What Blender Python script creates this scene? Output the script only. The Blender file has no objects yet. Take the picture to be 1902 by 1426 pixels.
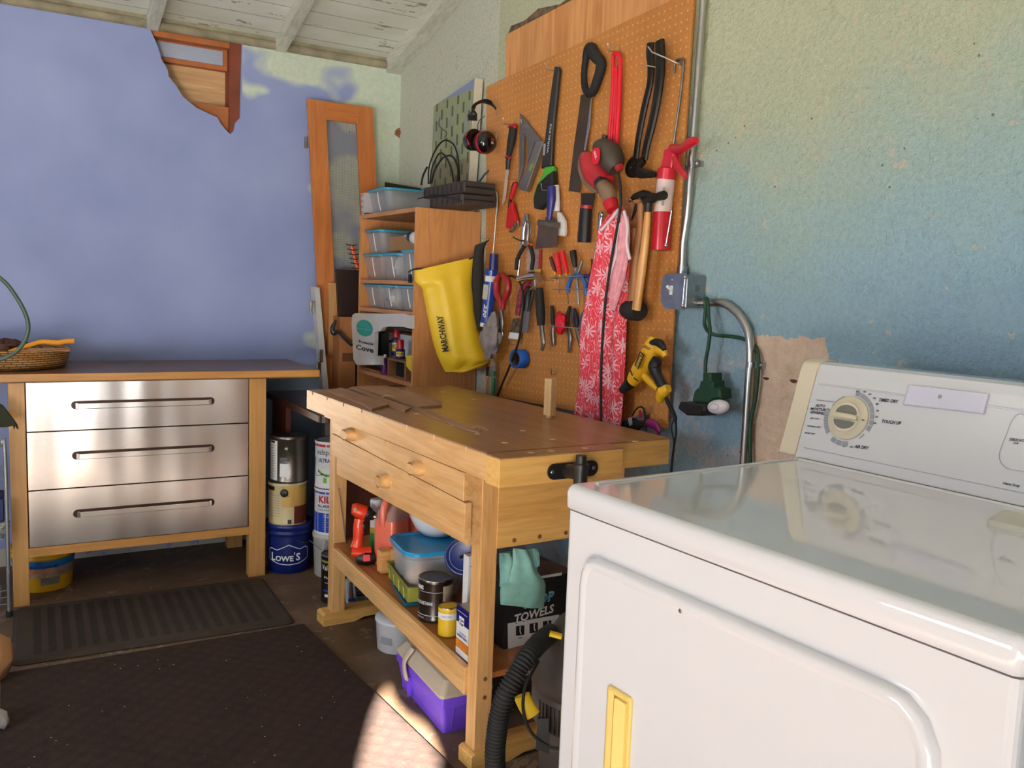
import bpy, bmesh, math, random
from mathutils import Vector, Matrix, noise as mnoise
random.seed(7)
PI = math.pi
col = bpy.context.scene.collection
sc = bpy.context.scene
# ------------------------------------------------------------ camera model
FOC, YAW, PITCH, ROLL, CZ = 1614.6, .5346, .1102, .0369, 1.249
_cy, _sy = math.cos(YAW), math.sin(YAW)
CF = Vector((_sy*math.cos(PITCH), _cy*math.cos(PITCH), -math.sin(PITCH)))
_r = Vector((_cy, -_sy, 0)); _u = _r.cross(CF)
CR = math.cos(ROLL)*_r + math.sin(ROLL)*_u
CU = -math.sin(ROLL)*_r + math.cos(ROLL)*_u
CC = Vector((0, 0, CZ))
cam = bpy.data.cameras.new('camera'); co = bpy.data.objects.new('camera', cam); col.objects.link(co)
m = Matrix((CR, CU, -CF)).transposed().to_4x4(); m.translation = CC
co.matrix_world = m
cam.sensor_fit = 'HORIZONTAL'; cam.sensor_width = 36; cam.lens = 36*FOC/1902
cam.clip_start = .02; cam.clip_end = 200
sc.camera = co
# measuring helpers: where the sight line of a photo pixel meets a real plane of the room
def _ray(p): return CF + CR*((p[0]-951)/FOC) - CU*((p[1]-713)/FOC)
def PX(p, x):
    d = _ray(p); return CC + d*(x/d.x)
def PY(p, y):
    d = _ray(p); return CC + d*(y/d.y)
def PZ(p, z):
    d = _ray(p); return CC + d*((z-CZ)/d.z)
def PP(p, o, n):
    d = _ray(p); o = Vector(o); n = Vector(n); return CC + d*((o-CC).dot(n)/d.dot(n))
def crop(ox, oy, s): return lambda a, b: (ox+a/s, oy+b/s)
c1 = crop(880, 60, 4.193); c2 = crop(880, 380, 3.241); c3 = crop(560, 170, 4.0737); c4 = crop(560, 480, 5.005)
c5 = crop(480, 680, 3.565); c6 = crop(580, 900, 2.7104); c7 = crop(0, 580, 2.3767); c8 = crop(1040, 640, 1.8144)
d2 = crop(1050, 60, 5.2815); d3 = crop(900, 180, 4.755); d4 = crop(860, 440, 4.752); d5 = crop(1060, 340, 5.092)
d6 = crop(1040, 580, 4.7526); d7 = crop(660, 320, 5.0917); d8 = crop(600, 560, 7.92)
e1 = crop(480, 690, 3.5625); e2 = crop(630, 870, 6.481); e3 = crop(700, 1040, 6.48); e4 = crop(900, 1000, 3.35)
e5 = crop(590, 1000, 7.918); e6 = crop(690, 1150, 5.94); e7 = crop(0, 490, 3.655); e8 = crop(0, 880, 2.97)
f1 = crop(1440, 650, 4.1169); f2 = crop(560, 670, 5.283); f3 = crop(880, 760, 4.5286); f6 = crop(760, 440, 5.094)
g5 = crop(780, 120, 5.093)
# ------------------------------------------------------------ materials
def lin(c):
    c = [v/255 for v in c]
    return tuple(v/12.92 if v <= .04045 else ((v+.055)/1.055)**2.4 for v in c)+(1,)
_M = {}
class NT:
    def __init__(s, m): s.t = m.node_tree; s.n = s.t.nodes; s.l = s.t.links; s.b = s.n['Principled BSDF']
    def new(s, t, **k):
        n = s.n.new('ShaderNode'+t)
        for a, v in k.items():
            if a.startswith('i_'): n.inputs[a[2:].replace('_', ' ')].default_value = v
            else: setattr(n, a, v)
        return n
    def link(s, a, b): s.l.new(a, b)
    def coord(s, scale=(1, 1, 1), kind='Object', rot=(0, 0, 0)):
        t = s.new('TexCoord'); mp = s.new('Mapping'); s.link(t.outputs[kind], mp.inputs['Vector'])
        mp.inputs['Scale'].default_value = scale; mp.inputs['Rotation'].default_value = rot; return mp.outputs[0]
    def noise(s, vec, scale=5, detail=4, rough=.55, dist=0):
        n = s.new('TexNoise'); s.link(vec, n.inputs['Vector']); n.inputs['Scale'].default_value = scale
        n.inputs['Detail'].default_value = detail; n.inputs['Roughness'].default_value = rough; n.inputs['Distortion'].default_value = dist
        return n.outputs['Fac']
    def ramp(s, fac, stops, interp='LINEAR'):
        r = s.new('ValToRGB'); s.link(fac, r.inputs[0]); r.color_ramp.interpolation = interp
        e = r.color_ramp.elements
        while len(e) > 1: e.remove(e[0])
        e[0].position = stops[0][0]; e[0].color = stops[0][1]
        for p_, c_ in stops[1:]:
            k = e.new(p_); k.color = c_
        return r.outputs[0]
    def mix(s, fac, a, b, mode='MIX'):
        n = s.new('Mix', data_type='RGBA', blend_type=mode)
        for i, v in ((0, fac), (6, a), (7, b)):
            if hasattr(v, 'is_linked') or isinstance(v, bpy.types.NodeSocket): s.link(v, n.inputs[i])
            else: n.inputs[i].default_value = v
        return n.outputs[2]
    def math(s, op, a, b=0., c=None):
        n = s.new('Math', operation=op)
        for i, v in enumerate((a, b) if c is None else (a, b, c)):
            if isinstance(v, bpy.types.NodeSocket): s.link(v, n.inputs[i])
            else: n.inputs[i].default_value = v
        return n.outputs[0]
    def base(s, c):
        if isinstance(c, bpy.types.NodeSocket): s.link(c, s.b.inputs['Base Color'])
        else: s.b.inputs['Base Color'].default_value = c
    def bump(s, h, strength=.3, dist=.01):
        n = s.new('Bump'); n.inputs['Strength'].default_value = strength; n.inputs['Distance'].default_value = dist
        s.link(h, n.inputs['Height']); s.link(n.outputs[0], s.b.inputs['Normal'])
def mat(name, c=(128, 128, 128), rough=.5, metal=0, var=.08, scale=8, trans=0, alpha=1, coat=0, emit=0, bump=0):
    """plain procedural paint/plastic/metal with slight mottling"""
    if name in _M: return _M[name]
    m = bpy.data.materials.new(name); m.use_nodes = True; t = NT(m); _M[name] = m
    cc = lin(c)
    t.b.inputs['Roughness'].default_value = rough; t.b.inputs['Metallic'].default_value = metal
    if var:
        f = t.noise(t.coord(), scale, 4)
        lo = tuple(v*(1-var*1.6) for v in cc[:3])+(1,); hi = tuple(min(1, v*(1+var)) for v in cc[:3])+(1,)
        t.base(t.ramp(f, [(.3, lo), (.7, hi)]))
    else: t.base(cc)
    if bump: t.bump(t.noise(t.coord(), 60, 3), bump, .002)
    if trans: t.b.inputs['Transmission Weight'].default_value = trans
    if alpha < 1: t.b.inputs['Alpha'].default_value = alpha
    if coat: t.b.inputs['Coat Weight'].default_value = coat
    if emit: t.b.inputs['Emission Color'].default_value = cc; t.b.inputs['Emission Strength'].default_value = emit
    return m
def wood(name, c1_, c2_, axis='Y', rough=.45, scale=1, contrast=1, coat=0, kind='Object'):
    """grain running along the given axis"""
    if name in _M: return _M[name]
    m = bpy.data.materials.new(name); m.use_nodes = True; t = NT(m); _M[name] = m
    sc_ = {'X': (1.2, 14, 14), 'Y': (14, 1.2, 14), 'Z': (14, 14, 1.2)}[axis]
    v = t.coord(tuple(k*scale for k in sc_), kind)
    n1 = t.noise(v, 1.6, 5, .6, 1.2); n2 = t.noise(t.coord(tuple(k*scale*6 for k in sc_), kind), 1.5, 3, .5)
    n3 = t.noise(t.coord((2, 2, 2), kind), 1.5, 2)
    w = t.math('SINE', t.math('MULTIPLY', n1, 26.)); w = t.math('MULTIPLY_ADD', w, .5, .5)
    a = t.ramp(w, [(.0, lin(c2_)), (.9, lin(c1_))]); a2 = t.ramp(n1, [(.3, lin(c2_)), (.65, lin(c1_))])
    mx = t.mix(.35*contrast, a2, a)
    dark = t.ramp(n2, [(.35, (.82, .8, .76, 1)), (.6, (1, 1, 1, 1))])
    mx = t.mix(.7, mx, dark, 'MULTIPLY')
    t.base(t.mix(.5, mx, t.ramp(n3, [(.35, (.86, .84, .82, 1)), (.7, (1.1, 1.08, 1.06, 1))]), 'MULTIPLY'))
    t.b.inputs['Roughness'].default_value = rough
    if coat: t.b.inputs['Coat Weight'].default_value = coat; t.b.inputs['Coat Roughness'].default_value = .15
    t.bump(n2, .05, .002)
    return m
# ------------------------------------------------------------ mesh building
class MB:
    def __init__(s): s.v = []; s.f = []; s.mi = []; s.sm = []; s.mats = []
    def _m(s, m):
        if m is None: return 0
        if m not in s.mats: s.mats.append(m)
        return s.mats.index(m)
    def add(s, vs, fs, m=None, smooth=False, T=None):
        o = len(s.v); k = s._m(m)
        s.v += [tuple(T @ Vector(v)) if T is not None else tuple(v) for v in vs]
        for f in fs: s.f.append(tuple(i+o for i in f)); s.mi.append(k); s.sm.append(smooth)
        return s
    def box(s, lo, hi, m=None, T=None):
        (a, b, c), (d, e, f) = lo, hi
        vs = [(a, b, c), (d, b, c), (d, e, c), (a, e, c), (a, b, f), (d, b, f), (d, e, f), (a, e, f)]
        return s.add(vs, [(0, 3, 2, 1), (4, 5, 6, 7), (0, 1, 5, 4), (1, 2, 6, 5), (2, 3, 7, 6), (3, 0, 4, 7)], m, False, T)
    def rbox(s, lo, hi, r, m=None, T=None, n=4, axis=2):
        """box with rounded corners seen along the axis"""
        ax = [i for i in range(3) if i != axis]
        a0, a1, b0, b1 = lo[ax[0]], hi[ax[0]], lo[ax[1]], hi[ax[1]]
        return s.prism(rrect(a0, b0, a1, b1, r, n), lo[axis], hi[axis], axis, m, T)
    def prism(s, pts, h0, h1, axis=2, m=None, T=None, bev=0, smooth=False):
        """extrude a 2D outline along an axis"""
        def mk(p, h):
            q = [0, 0, 0]; ax = [i for i in range(3) if i != axis]; q[ax[0]], q[ax[1]] = p; q[axis] = h; return q
        if bev:
            cx = sum(p[0] for p in pts)/len(pts); cy_ = sum(p[1] for p in pts)/len(pts)
            ins = inset(pts, bev)
            sg = 1 if h1 > h0 else -1
            rings = [[mk(p, h0) for p in ins], [mk(p, h0+sg*bev) for p in pts], [mk(p, h1-sg*bev) for p in pts], [mk(p, h1) for p in ins]]
        else: rings = [[mk(p, h0) for p in pts], [mk(p, h1) for p in pts]]
        return s.loft(rings, m, True, T, smooth)
    def loft(s, rings, m=None, cap=True, T=None, smooth=True, closed=True):
        n = len(rings[0]); vs = [v for r in rings for v in r]; fs = []
        for i in range(len(rings)-1):
            for j in range(n if closed else n-1):
                k = (j+1) % n; fs.append((i*n+j, i*n+k, (i+1)*n+k, (i+1)*n+j))
        s.add(vs, fs, m, smooth, T)
        if cap:
            s.add(rings[0], [tuple(range(n))[::-1]], m, False, T); s.add(rings[-1], [tuple(range(n))], m, False, T)
        return s
    def tube(s, path, r, m=None, seg=10, flat=1., up=None, cap=True, T=None, smooth=True):
        """round (or flattened) tube along a path; r = radius or a list of radii; flat scales the section along 'up'"""
        P = [Vector(p) for p in path]; n = len(P)
        R = r if isinstance(r, (list, tuple)) else [r]*n
        rings = []; ref = Vector(up).normalized() if up is not None else None; last = None
        for i in range(n):
            t = (P[min(i+1, n-1)]-P[max(i-1, 0)])
            if t.length < 1e-9: t = Vector((0, 0, 1))
            t.normalize()
            if ref is not None: a = ref - t*ref.dot(t)
            elif last is not None: a = last - t*last.dot(t)
            else: a = Vector((1, 0, 0)).cross(t) if abs(t.x) < .9 else Vector((0, 1, 0)).cross(t)
            if a.length < 1e-6: a = Vector((0, 0, 1)).cross(t)
            if a.length < 1e-6: a = Vector((0, 1, 0))
            a.normalize(); last = a; b = t.cross(a)
            f = flat[i] if isinstance(flat, (list, tuple)) else flat
            rings.append([P[i]+a*(math.cos(q*2*PI/seg)*R[i]*f)+b*(math.sin(q*2*PI/seg)*R[i]) for q in range(seg)])
        return s.loft(rings, m, cap, T, smooth)
    def cyl(s, p0, p1, r0, r1=None, m=None, seg=16, T=None):
        return s.tube([p0, p1], [r0, r0 if r1 is None else r1], m, seg, T=T)
    def lathe(s, prof, o=(0, 0, 0), m=None, seg=28, T=None, axis=(0, 0, 1), smooth=True, cap=True):
        """profile (radius, height) turned round an axis through o"""
        ax = Vector(axis).normalized(); a = ax.orthogonal().normalized(); b = ax.cross(a); o = Vector(o)
        rings = [[o+ax*h+a*(r*math.cos(2*PI*k/seg))+b*(r*math.sin(2*PI*k/seg)) for k in range(seg)] for r, h in prof]
        return s.loft(rings, m, cap, T, smooth)
    def sphere(s, o, r, m=None, seg=16, T=None):
        r = (r, r, r) if not isinstance(r, (tuple, list)) else r; o = Vector(o)
        rings = [[o+Vector((r[0]*math.cos(2*PI*k/seg)*math.sin(a), r[1]*math.sin(2*PI*k/seg)*math.sin(a), -r[2]*math.cos(a))) for k in range(seg)] for a in [PI*(i+.02)/(seg//2+.04) for i in range(seg//2+1)]]
        return s.loft(rings, m, True, T, True)
    def plate(s, pts, nrm, th, m=None, bev=0):
        """3D planar outline extruded by th along nrm"""
        nn = Vector(nrm).normalized(); P = [Vector(p) for p in pts]
        if bev:
            c = sum(P, Vector())/len(P); ext = max((p-c).length for p in P)
            u = (P[1]-P[0]).normalized(); w = nn.cross(u)
            q = [((p-c).dot(u), (p-c).dot(w)) for p in P]; iq = inset(q, bev)
            I = [c+u*a+w*b for a, b in iq]
            rings = [[p for p in I], [p+nn*bev for p in P], [p+nn*(th-bev) for p in P], [p+nn*th for p in I]]
        else: rings = [P, [p+nn*th for p in P]]
        return s.loft(rings, m, True, None, False)
    def build(s, name, m=None, parent=None, loc=None):
        me = bpy.data.meshes.new(name); me.from_pydata(s.v, [], s.f)
        mats = s.mats[:] or ([m] if m else [])
        for k in mats: me.materials.append(k)
        me.polygons.foreach_set('material_index', s.mi); me.polygons.foreach_set('use_smooth', s.sm)
        bm = bmesh.new(); bm.from_mesh(me); bmesh.ops.recalc_face_normals(bm, faces=bm.faces); bm.to_mesh(me); bm.free()
        me.update(); o = bpy.data.objects.new(name, me); col.objects.link(o)
        if parent is not None: o.parent = parent; o.matrix_parent_inverse = parent.matrix_basis.inverted()
        return o
def inset(pts, d):
    n = len(pts); A = sum(pts[i][0]*pts[(i+1) % n][1]-pts[(i+1) % n][0]*pts[i][1] for i in range(n)); sg = 1 if A > 0 else -1
    out = []
    for i in range(n):
        p0, p1, p2 = pts[i-1], pts[i], pts[(i+1) % n]
        def nr(a, b):
            x, y = b[0]-a[0], b[1]-a[1]; l = math.hypot(x, y) or 1; return (-y/l*sg, x/l*sg)
        a, b = nr(p0, p1), nr(p1, p2); k = 1+a[0]*b[0]+a[1]*b[1]; k = max(k, .35)
        out.append((p1[0]+d*(a[0]+b[0])/k, p1[1]+d*(a[1]+b[1])/k))
    return out
def rrect(x0, y0, x1, y1, r, n=4):
    out = []
    for cx, cy_, a in ((x1-r, y1-r, 0), (x0+r, y1-r, PI/2), (x0+r, y0+r, PI), (x1-r, y0+r, 3*PI/2)):
        for k in range(n+1):
            t = a+PI/2*k/n; out.append((cx+r*math.cos(t), cy_+r*math.sin(t)))
    return out
def smooth(pts, n=6, closed=False):
    """Catmull-Rom through points"""
    P = [Vector(p) for p in pts]; N = len(P); out = []
    rng = range(N if closed else N-1)
    for i in rng:
        if closed: a, b, c, d = P[i-1], P[i], P[(i+1) % N], P[(i+2) % N]
        else: a, b, c, d = P[max(i-1, 0)], P[i], P[i+1], P[min(i+2, N-1)]
        for k in range(n):
            t = k/n; out.append(.5*((2*b)+(c-a)*t+(2*a-5*b+4*c-d)*t*t+(3*b-3*c+d-a)*t**3))
    if not closed: out.append(P[-1])
    return out
def lerpn(vals, n):
    """spread a list of radii over n points"""
    out = []
    for i in range(n):
        t = i/(n-1)*(len(vals)-1); k = min(int(t), len(vals)-2); out.append(vals[k]+(vals[k+1]-vals[k])*(t-k))
    return out
def bevel(o, w=.002, seg=2, ang=40):
    b = o.modifiers.new('edge', 'BEVEL'); b.width = w; b.segments = seg; b.limit_method = 'ANGLE'; b.angle_limit = math.radians(ang); return o
def tag(o, label, cat, group=None):
    o['label'] = label; o['category'] = cat
    if group: o['group'] = group
    return o
def thing(name, label, cat, loc=(0, 0, 0), rz=0, group=None):
    o = bpy.data.objects.new(name, None); col.objects.link(o); o.empty_display_size = .05
    o.location = loc; o.rotation_euler = (0, 0, rz)
    o.matrix_basis = Matrix.Translation(loc) @ Matrix.Rotation(rz, 4, 'Z')
    return tag(o, label, cat, group)
def part(mb, name, m, parent, local=True, label=None):
    """a part; local=True: its coordinates are in the thing's own frame, else world"""
    o = mb.build(name, m)
    o.parent = parent
    if not local: o.matrix_parent_inverse = Matrix((parent.matrix_basis if parent.parent is None else parent.parent.matrix_basis)).inverted()
    if label: o['label'] = label
    return o
def wpart(mb, name, m, parent, label=None): return part(mb, name, m, parent, False, label)
def struct(o): o['kind'] = 'structure'; return o
def frame(o, u, v, w=None):
    """matrix whose axes are u, v and their normal"""
    u = Vector(u).normalized(); v = Vector(v); v = (v-u*v.dot(u)).normalized(); w = u.cross(v)
    mm = Matrix((u, v, w)).transposed().to_4x4(); mm.translation = Vector(o); return mm
_T = {}
def textmesh(s, bold=False, shear=0):
    k = (s, bold, shear)
    if k not in _T:
        cu = bpy.data.curves.new('text', 'FONT'); cu.body = s; cu.size = 1; cu.resolution_u = 2; cu.shear = shear
        if bold: cu.offset = .03
        ob = bpy.data.objects.new('text', cu); me = bpy.data.meshes.new_from_object(ob)
        vs = [tuple(v.co) for v in me.vertices]; fs = [tuple(p.vertices) for p in me.polygons]
        bpy.data.objects.remove(ob); bpy.data.curves.remove(cu); bpy.data.meshes.remove(me)
        x0 = min(v[0] for v in vs); x1 = max(v[0] for v in vs); y0 = min(v[1] for v in vs); y1 = max(v[1] for v in vs)
        _T[k] = ([((v[0]-x0)/(x1-x0), (v[1]-y0)/(y1-y0)) for v in vs], fs, (x1-x0)/(y1-y0))
    return _T[k]
def write(mb, s, o, u, v, w, h, m=None, bold=False, shear=0, off=.0006):
    """lettering w wide, h high, lower-left corner at o, along u with up v, on a flat face (normal u x v)"""
    vs, fs, _ = textmesh(s, bold, shear); u = Vector(u).normalized(); v = Vector(v).normalized(); n = u.cross(v); o = Vector(o)+n*off
    mb.add([o+u*(a*w)+v*(b*h) for a, b in vs], fs, m)
def wrap(mb, s, c, r, ang, z, w, h, m=None, bold=False, off=.0006, shear=0):
    """lettering wrapped round an upright can: centre angle ang (world), lower edge at height z, width w, height h"""
    vs, fs, _ = textmesh(s, bold, shear)
    R = r+off; mb.add([(c[0]+R*math.cos(ang+(a-.5)*w/r), c[1]+R*math.sin(ang+(a-.5)*w/r), z+b*h) for a, b in vs], fs, m)
def wrapquad(mb, c, r, a0, a1, z0, z1, m=None, off=.0004, n=10, r1=None):
    """a label patch wrapped round an upright can"""
    R = r+off; R1 = (r if r1 is None else r1)+off; vs = []
    for k in range(n+1):
        a = a0+(a1-a0)*k/n
        vs += [(c[0]+R*math.cos(a), c[1]+R*math.sin(a), z0), (c[0]+R1*math.cos(a), c[1]+R1*math.sin(a), z1)]
    mb.add(vs, [(2*k, 2*k+2, 2*k+3, 2*k+1) for k in range(n)], m, True)
def toward(c):
    """direction angle from a point on the floor plan to the camera"""
    return math.atan2(-c[1], -c[0])
XW, YW = 1.746, 4.14
# ------------------------------------------------------------ light and view
sc.view_settings.view_transform = 'Standard'; sc.view_settings.look = 'None'; sc.view_settings.gamma = 1
sc.view_settings.use_curve_mapping = False; sc.view_settings.exposure = 0.0
wd = bpy.data.worlds.new('sky'); sc.world = wd; wd.use_nodes = True
_wt = wd.node_tree; _bg = _wt.nodes['Background']
_sky = _wt.nodes.new('ShaderNodeTexSky'); _sky.sky_type = 'HOSEK_WILKIE'; _sky.turbidity = 3
_sky.sun_direction = (-.45, -.75, .5)
_wt.links.new(_sky.outputs[0], _bg.inputs[0]); _bg.inputs[1].default_value = .8
SUNAZ = Vector((.53, .848, 0)).normalized(); SUNEL = math.radians(25)
SUND = SUNAZ*math.cos(SUNEL)-Vector((0, 0, math.sin(SUNEL)))
sl = bpy.data.lights.new('sun', 'SUN'); sl.energy = 170; sl.angle = math.radians(.6); sl.color = (1, .93, .82)
so = bpy.data.objects.new('sun', sl); col.objects.link(so); so.rotation_euler = SUND.to_track_quat('-Z', 'Y').to_euler(); so.location = (-3, -6, 5)
def area(name, loc, tgt, sx, sy, power, c):
    l = bpy.data.lights.new(name, 'AREA'); l.shape = 'RECTANGLE'; l.size = sx; l.size_y = sy; l.energy = power; l.color = c
    o = bpy.data.objects.new(name, l); col.objects.link(o); o.location = loc
    o.rotation_euler = (Vector(tgt)-Vector(loc)).to_track_quat('-Z', 'Y').to_euler(); return o
FY = -1.5   # plane of the doorway wall behind the camera
area('doorway_daylight', (-.5, FY+.05, .5), (-.2, 3.0, 3.2), 2.6, .85, 45, (.92, .96, 1))
area('left_fill_light', (-2.55, 1.3, 1.25), (1.7, 1.6, 1.5), 1.3, .9, 48, (.88, .94, 1))  # added cool fill from the left; no window is built there
# ------------------------------------------------------------ paints
def m_back():
    m = bpy.data.materials.new('periwinkle_wall'); m.use_nodes = True; t = NT(m)
    v = t.coord(); sep = t.new('SeparateXYZ'); t.link(v, sep.inputs[0]); x, z = sep.outputs[0], sep.outputs[2]
    n1 = t.noise(v, 2.2, 3, .5); n2 = t.noise(t.coord((1, 1, 1.5)), 4.2, 1.5, .5, .15); n3 = t.noise(v, 60, 3)
    blue = t.ramp(n1, [(.3, lin((134, 148, 196))), (.7, lin((152, 165, 210)))])
    mint = t.ramp(n3, [(.3, lin((200, 214, 196))), (.7, lin((218, 228, 206)))])
    a = t.math('MULTIPLY', t.math('SUBTRACT', x, 1.42), 2.6)          # to the right of the screen door the wall stays mint
    b = t.math('MULTIPLY', t.math('SUBTRACT', z, 2.09), 2.8)
    b2 = t.math('MULTIPLY', b, t.math('GREATER_THAN', x, .97))
    s_ = t.math('ADD', t.math('MAXIMUM', a, b2), t.math('MULTIPLY', t.math('SUBTRACT', n2, .5), 1.9))
    s_ = t.math('MULTIPLY', s_, 5.)
    cl = t.new('Clamp'); t.link(s_, cl.inputs[0]); k = cl.outputs[0]
    k = t.math('MULTIPLY', k, t.math('GREATER_THAN', x, .975))
    # greener brush-out under the counter end
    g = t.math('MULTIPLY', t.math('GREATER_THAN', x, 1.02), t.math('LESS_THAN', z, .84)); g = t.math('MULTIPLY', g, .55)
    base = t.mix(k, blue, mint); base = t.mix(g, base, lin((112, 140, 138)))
    vor = t.new('TexVoronoi'); t.link(v, vor.inputs['Vector']); vor.inputs['Scale'].default_value = 3.1
    dot = t.math('LESS_THAN', vor.outputs['Distance'], .018)
    base = t.mix(t.math('MULTIPLY', dot, .8), base, lin((45, 42, 50)))
    pl = t.math('MULTIPLY', t.math('LESS_THAN', z, t.math('ADD', .03, t.math('MULTIPLY', n2, .09))), t.math('GREATER_THAN', t.noise(v, 14, 4, .7), .42))
    base = t.mix(pl, base, lin((190, 184, 172)))
    t.base(base); t.b.inputs['Roughness'].default_value = .55; t.bump(n3, .08, .003)
    return m
def m_right():
    m = bpy.data.materials.new('stucco_wall'); m.use_nodes = True; t = NT(m)
    v = t.coord(); sep = t.new('SeparateXYZ'); t.link(v, sep.inputs[0]); y, z = sep.outputs[1], sep.outputs[2]
    n1 = t.noise(v, 1.4, 4, .6); n2 = t.noise(v, 24, 5, .6); n3 = t.noise(v, 75, 5, .7); n4 = t.noise(v, 6, 4, .7)
    # rolled bands: yellow-green above, sea green in the middle, blue near the bench
    h = t.math('ADD', t.math('ADD', z, t.math('MULTIPLY', t.math('SUBTRACT', n1, .5), .7)), t.math('MULTIPLY', t.math('SUBTRACT', y, 1.6), .12))
    h = t.math('ADD', h, t.math('MULTIPLY', t.math('SUBTRACT', n4, .5), .25))
    hh = t.math('MULTIPLY', t.math('SUBTRACT', h, .9), .8)
    c = t.ramp(hh, [(.05, lin((142, 172, 192))), (.28, lin((160, 192, 204))), (.46, lin((172, 196, 188))), (.66, lin((192, 200, 170))), (.9, lin((202, 206, 172)))])
    # paler greenish beige beyond the pegboard, towards the corner
    far = t.math('GREATER_THAN', y, 3.15); c = t.mix(t.math('MULTIPLY', far, .8), c, lin((220, 222, 204)))
    # scraped flecks
    fl = t.math('GREATER_THAN', t.math('MULTIPLY', n4, n2), .385); c = t.mix(t.math('MULTIPLY', fl, .6), c, lin((214, 198, 176))); c = t.mix(.38, c, t.ramp(n3, [(.32, (.62, .62, .62, 1)), (.5, (.92, .92, .92, 1)), (.7, (1.15, 1.15, 1.12, 1))]), 'MULTIPLY')
    lowf = t.math('MULTIPLY', t.math('MULTIPLY', t.math('GREATER_THAN', y, 1.6), t.math('LESS_THAN', t.math('ADD', z, t.math('MULTIPLY', n4, .6)), 1.42)), t.math('GREATER_THAN', t.math('ADD', n4, t.math('MULTIPLY', n3, .35)), .70)); c = t.mix(t.math('MULTIPLY', lowf, .5), c, lin((186, 182, 184)))
    vor = t.new('TexVoronoi'); t.link(v, vor.inputs['Vector']); vor.inputs['Scale'].default_value = 26
    pit = t.math('MULTIPLY', t.math('LESS_THAN', vor.outputs['Distance'], .085), t.math('GREATER_THAN', n4, .55))
    c = t.mix(t.math('MULTIPLY', pit, .7), c, lin((70, 66, 62)))
    # bare plaster patch
    ny = t.math('ADD', y, t.math('MULTIPLY', t.math('SUBTRACT', n2, .5), .05)); nz = t.math('ADD', z, t.math('MULTIPLY', t.math('SUBTRACT', n2, .5), .05))
    pm = t.math('MULTIPLY', t.math('GREATER_THAN', ny, 1.438), t.math('LESS_THAN', ny, 1.700)); pm = t.math('MULTIPLY', pm, t.math('LESS_THAN', nz, 1.15))
    pl = t.ramp(n2, [(.3, lin((220, 188, 160))), (.7, lin((240, 214, 190)))]); c = t.mix(pm, c, pl)
    t.base(c); t.b.inputs['Roughness'].default_value = .8
    hgt = t.math('ADD', t.math('MULTIPLY', n2, .6), t.math('MULTIPLY', n3, .45)); hgt = t.math('SUBTRACT', hgt, t.math('MULTIPLY', pm, .25))
    t.bump(hgt, 1., .02)
    return m
def m_concrete():
    m = bpy.data.materials.new('concrete_floor'); m.use_nodes = True; t = NT(m); v = t.coord()
    n1 = t.noise(v, 3, 6, .65); n2 = t.noise(v, 9, 5, .7, .6)
    c = t.ramp(n1, [(.3, lin((78, 60, 44))), (.55, lin((106, 84, 64))), (.75, lin((134, 110, 86)))])
    c = t.mix(t.math('MULTIPLY', t.math('GREATER_THAN', n2, .6), .35), c, lin((170, 152, 130)))
    t.base(c); t.b.inputs['Roughness'].default_value = .6; t.bump(n2, .15, .004); return m
def m_ceiling():
    m = bpy.data.materials.new('ceiling_planks'); m.use_nodes = True; t = NT(m); v = t.coord((1.5, 12, 12))
    n1 = t.noise(v, 1.8, 5, .65, .6); n2 = t.noise(t.coord((1, 3, 3)), 6, 4, .7); n0 = t.noise(t.coord((1, 2, 2)), 2, 3)
    c = t.ramp(n0, [(.35, lin((212, 214, 198))), (.7, lin((236, 238, 226)))])
    c = t.mix(t.math('MULTIPLY', t.math('GREATER_THAN', t.math('MULTIPLY', n1, n2), .36), .75), c, lin((128, 112, 92)))
    sep = t.new('SeparateXYZ'); t.link(t.coord(), sep.inputs[0])
    fr = t.math('FRACT', t.math('MULTIPLY', sep.outputs[1], 1/.105)); gap = t.math('LESS_THAN', fr, .05)
    c = t.mix(t.math('MULTIPLY', gap, .5), c, lin((90, 84, 70)))
    t.base(c); t.b.inputs['Roughness'].default_value = .7
    t.bump(t.math('SUBTRACT', t.math('MULTIPLY', n1, .3), t.math('MULTIPLY', gap, 1.)), .5, .006); return m
M_back, M_right, M_conc, M_ceil = m_back(), m_right(), m_concrete(), m_ceiling()
M_raft = wood('painted_rafter', (222, 226, 212), (200, 202, 186), 'Y', .6, .7, .5)
M_out = mat('sunlit_driveway', (214, 204, 190), .8, var=.06, scale=2)
M_plain = mat('plain_wall_paint', (168, 178, 200), .7)
# ------------------------------------------------------------ shell
SL = .285
def roofz(y): return 2.348+SL*(4.14-y)     # underside of the roof boards
def slab(name, pts, m, axis, h0, h1):
    o = MB().prism(pts, h0, h1, axis).build(name, m); return struct(o)
slab('floor', [(-2.6, FY), (XW+.1, FY), (XW+.1, YW+.25), (-2.6, YW+.25)], M_conc, 2, -.1, 0)
# back wall board with the torn-out corner
hole = [(280, 57), (292, 83), (300, 110), (312, 130), (313, 142), (328, 160), (340, 180), (365, 200), (390, 212), (404, 218), (410, 230), (421, 243), (428, 249), (434, 243), (437, 228), (446, 219)]
hp = [PY(p, YW) for p in hole]
bw = [(-2.6, 0), (XW, 0), (XW, 2.30), (.972, 2.30)]+[(p.x, p.z) for p in hp[::-1]]+[(.58, 2.30), (-2.6, 2.30)]
wb = slab('wall_back', bw, M_back, 1, YW, YW+.013)
cav = PY((300, 100), YW)
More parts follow.
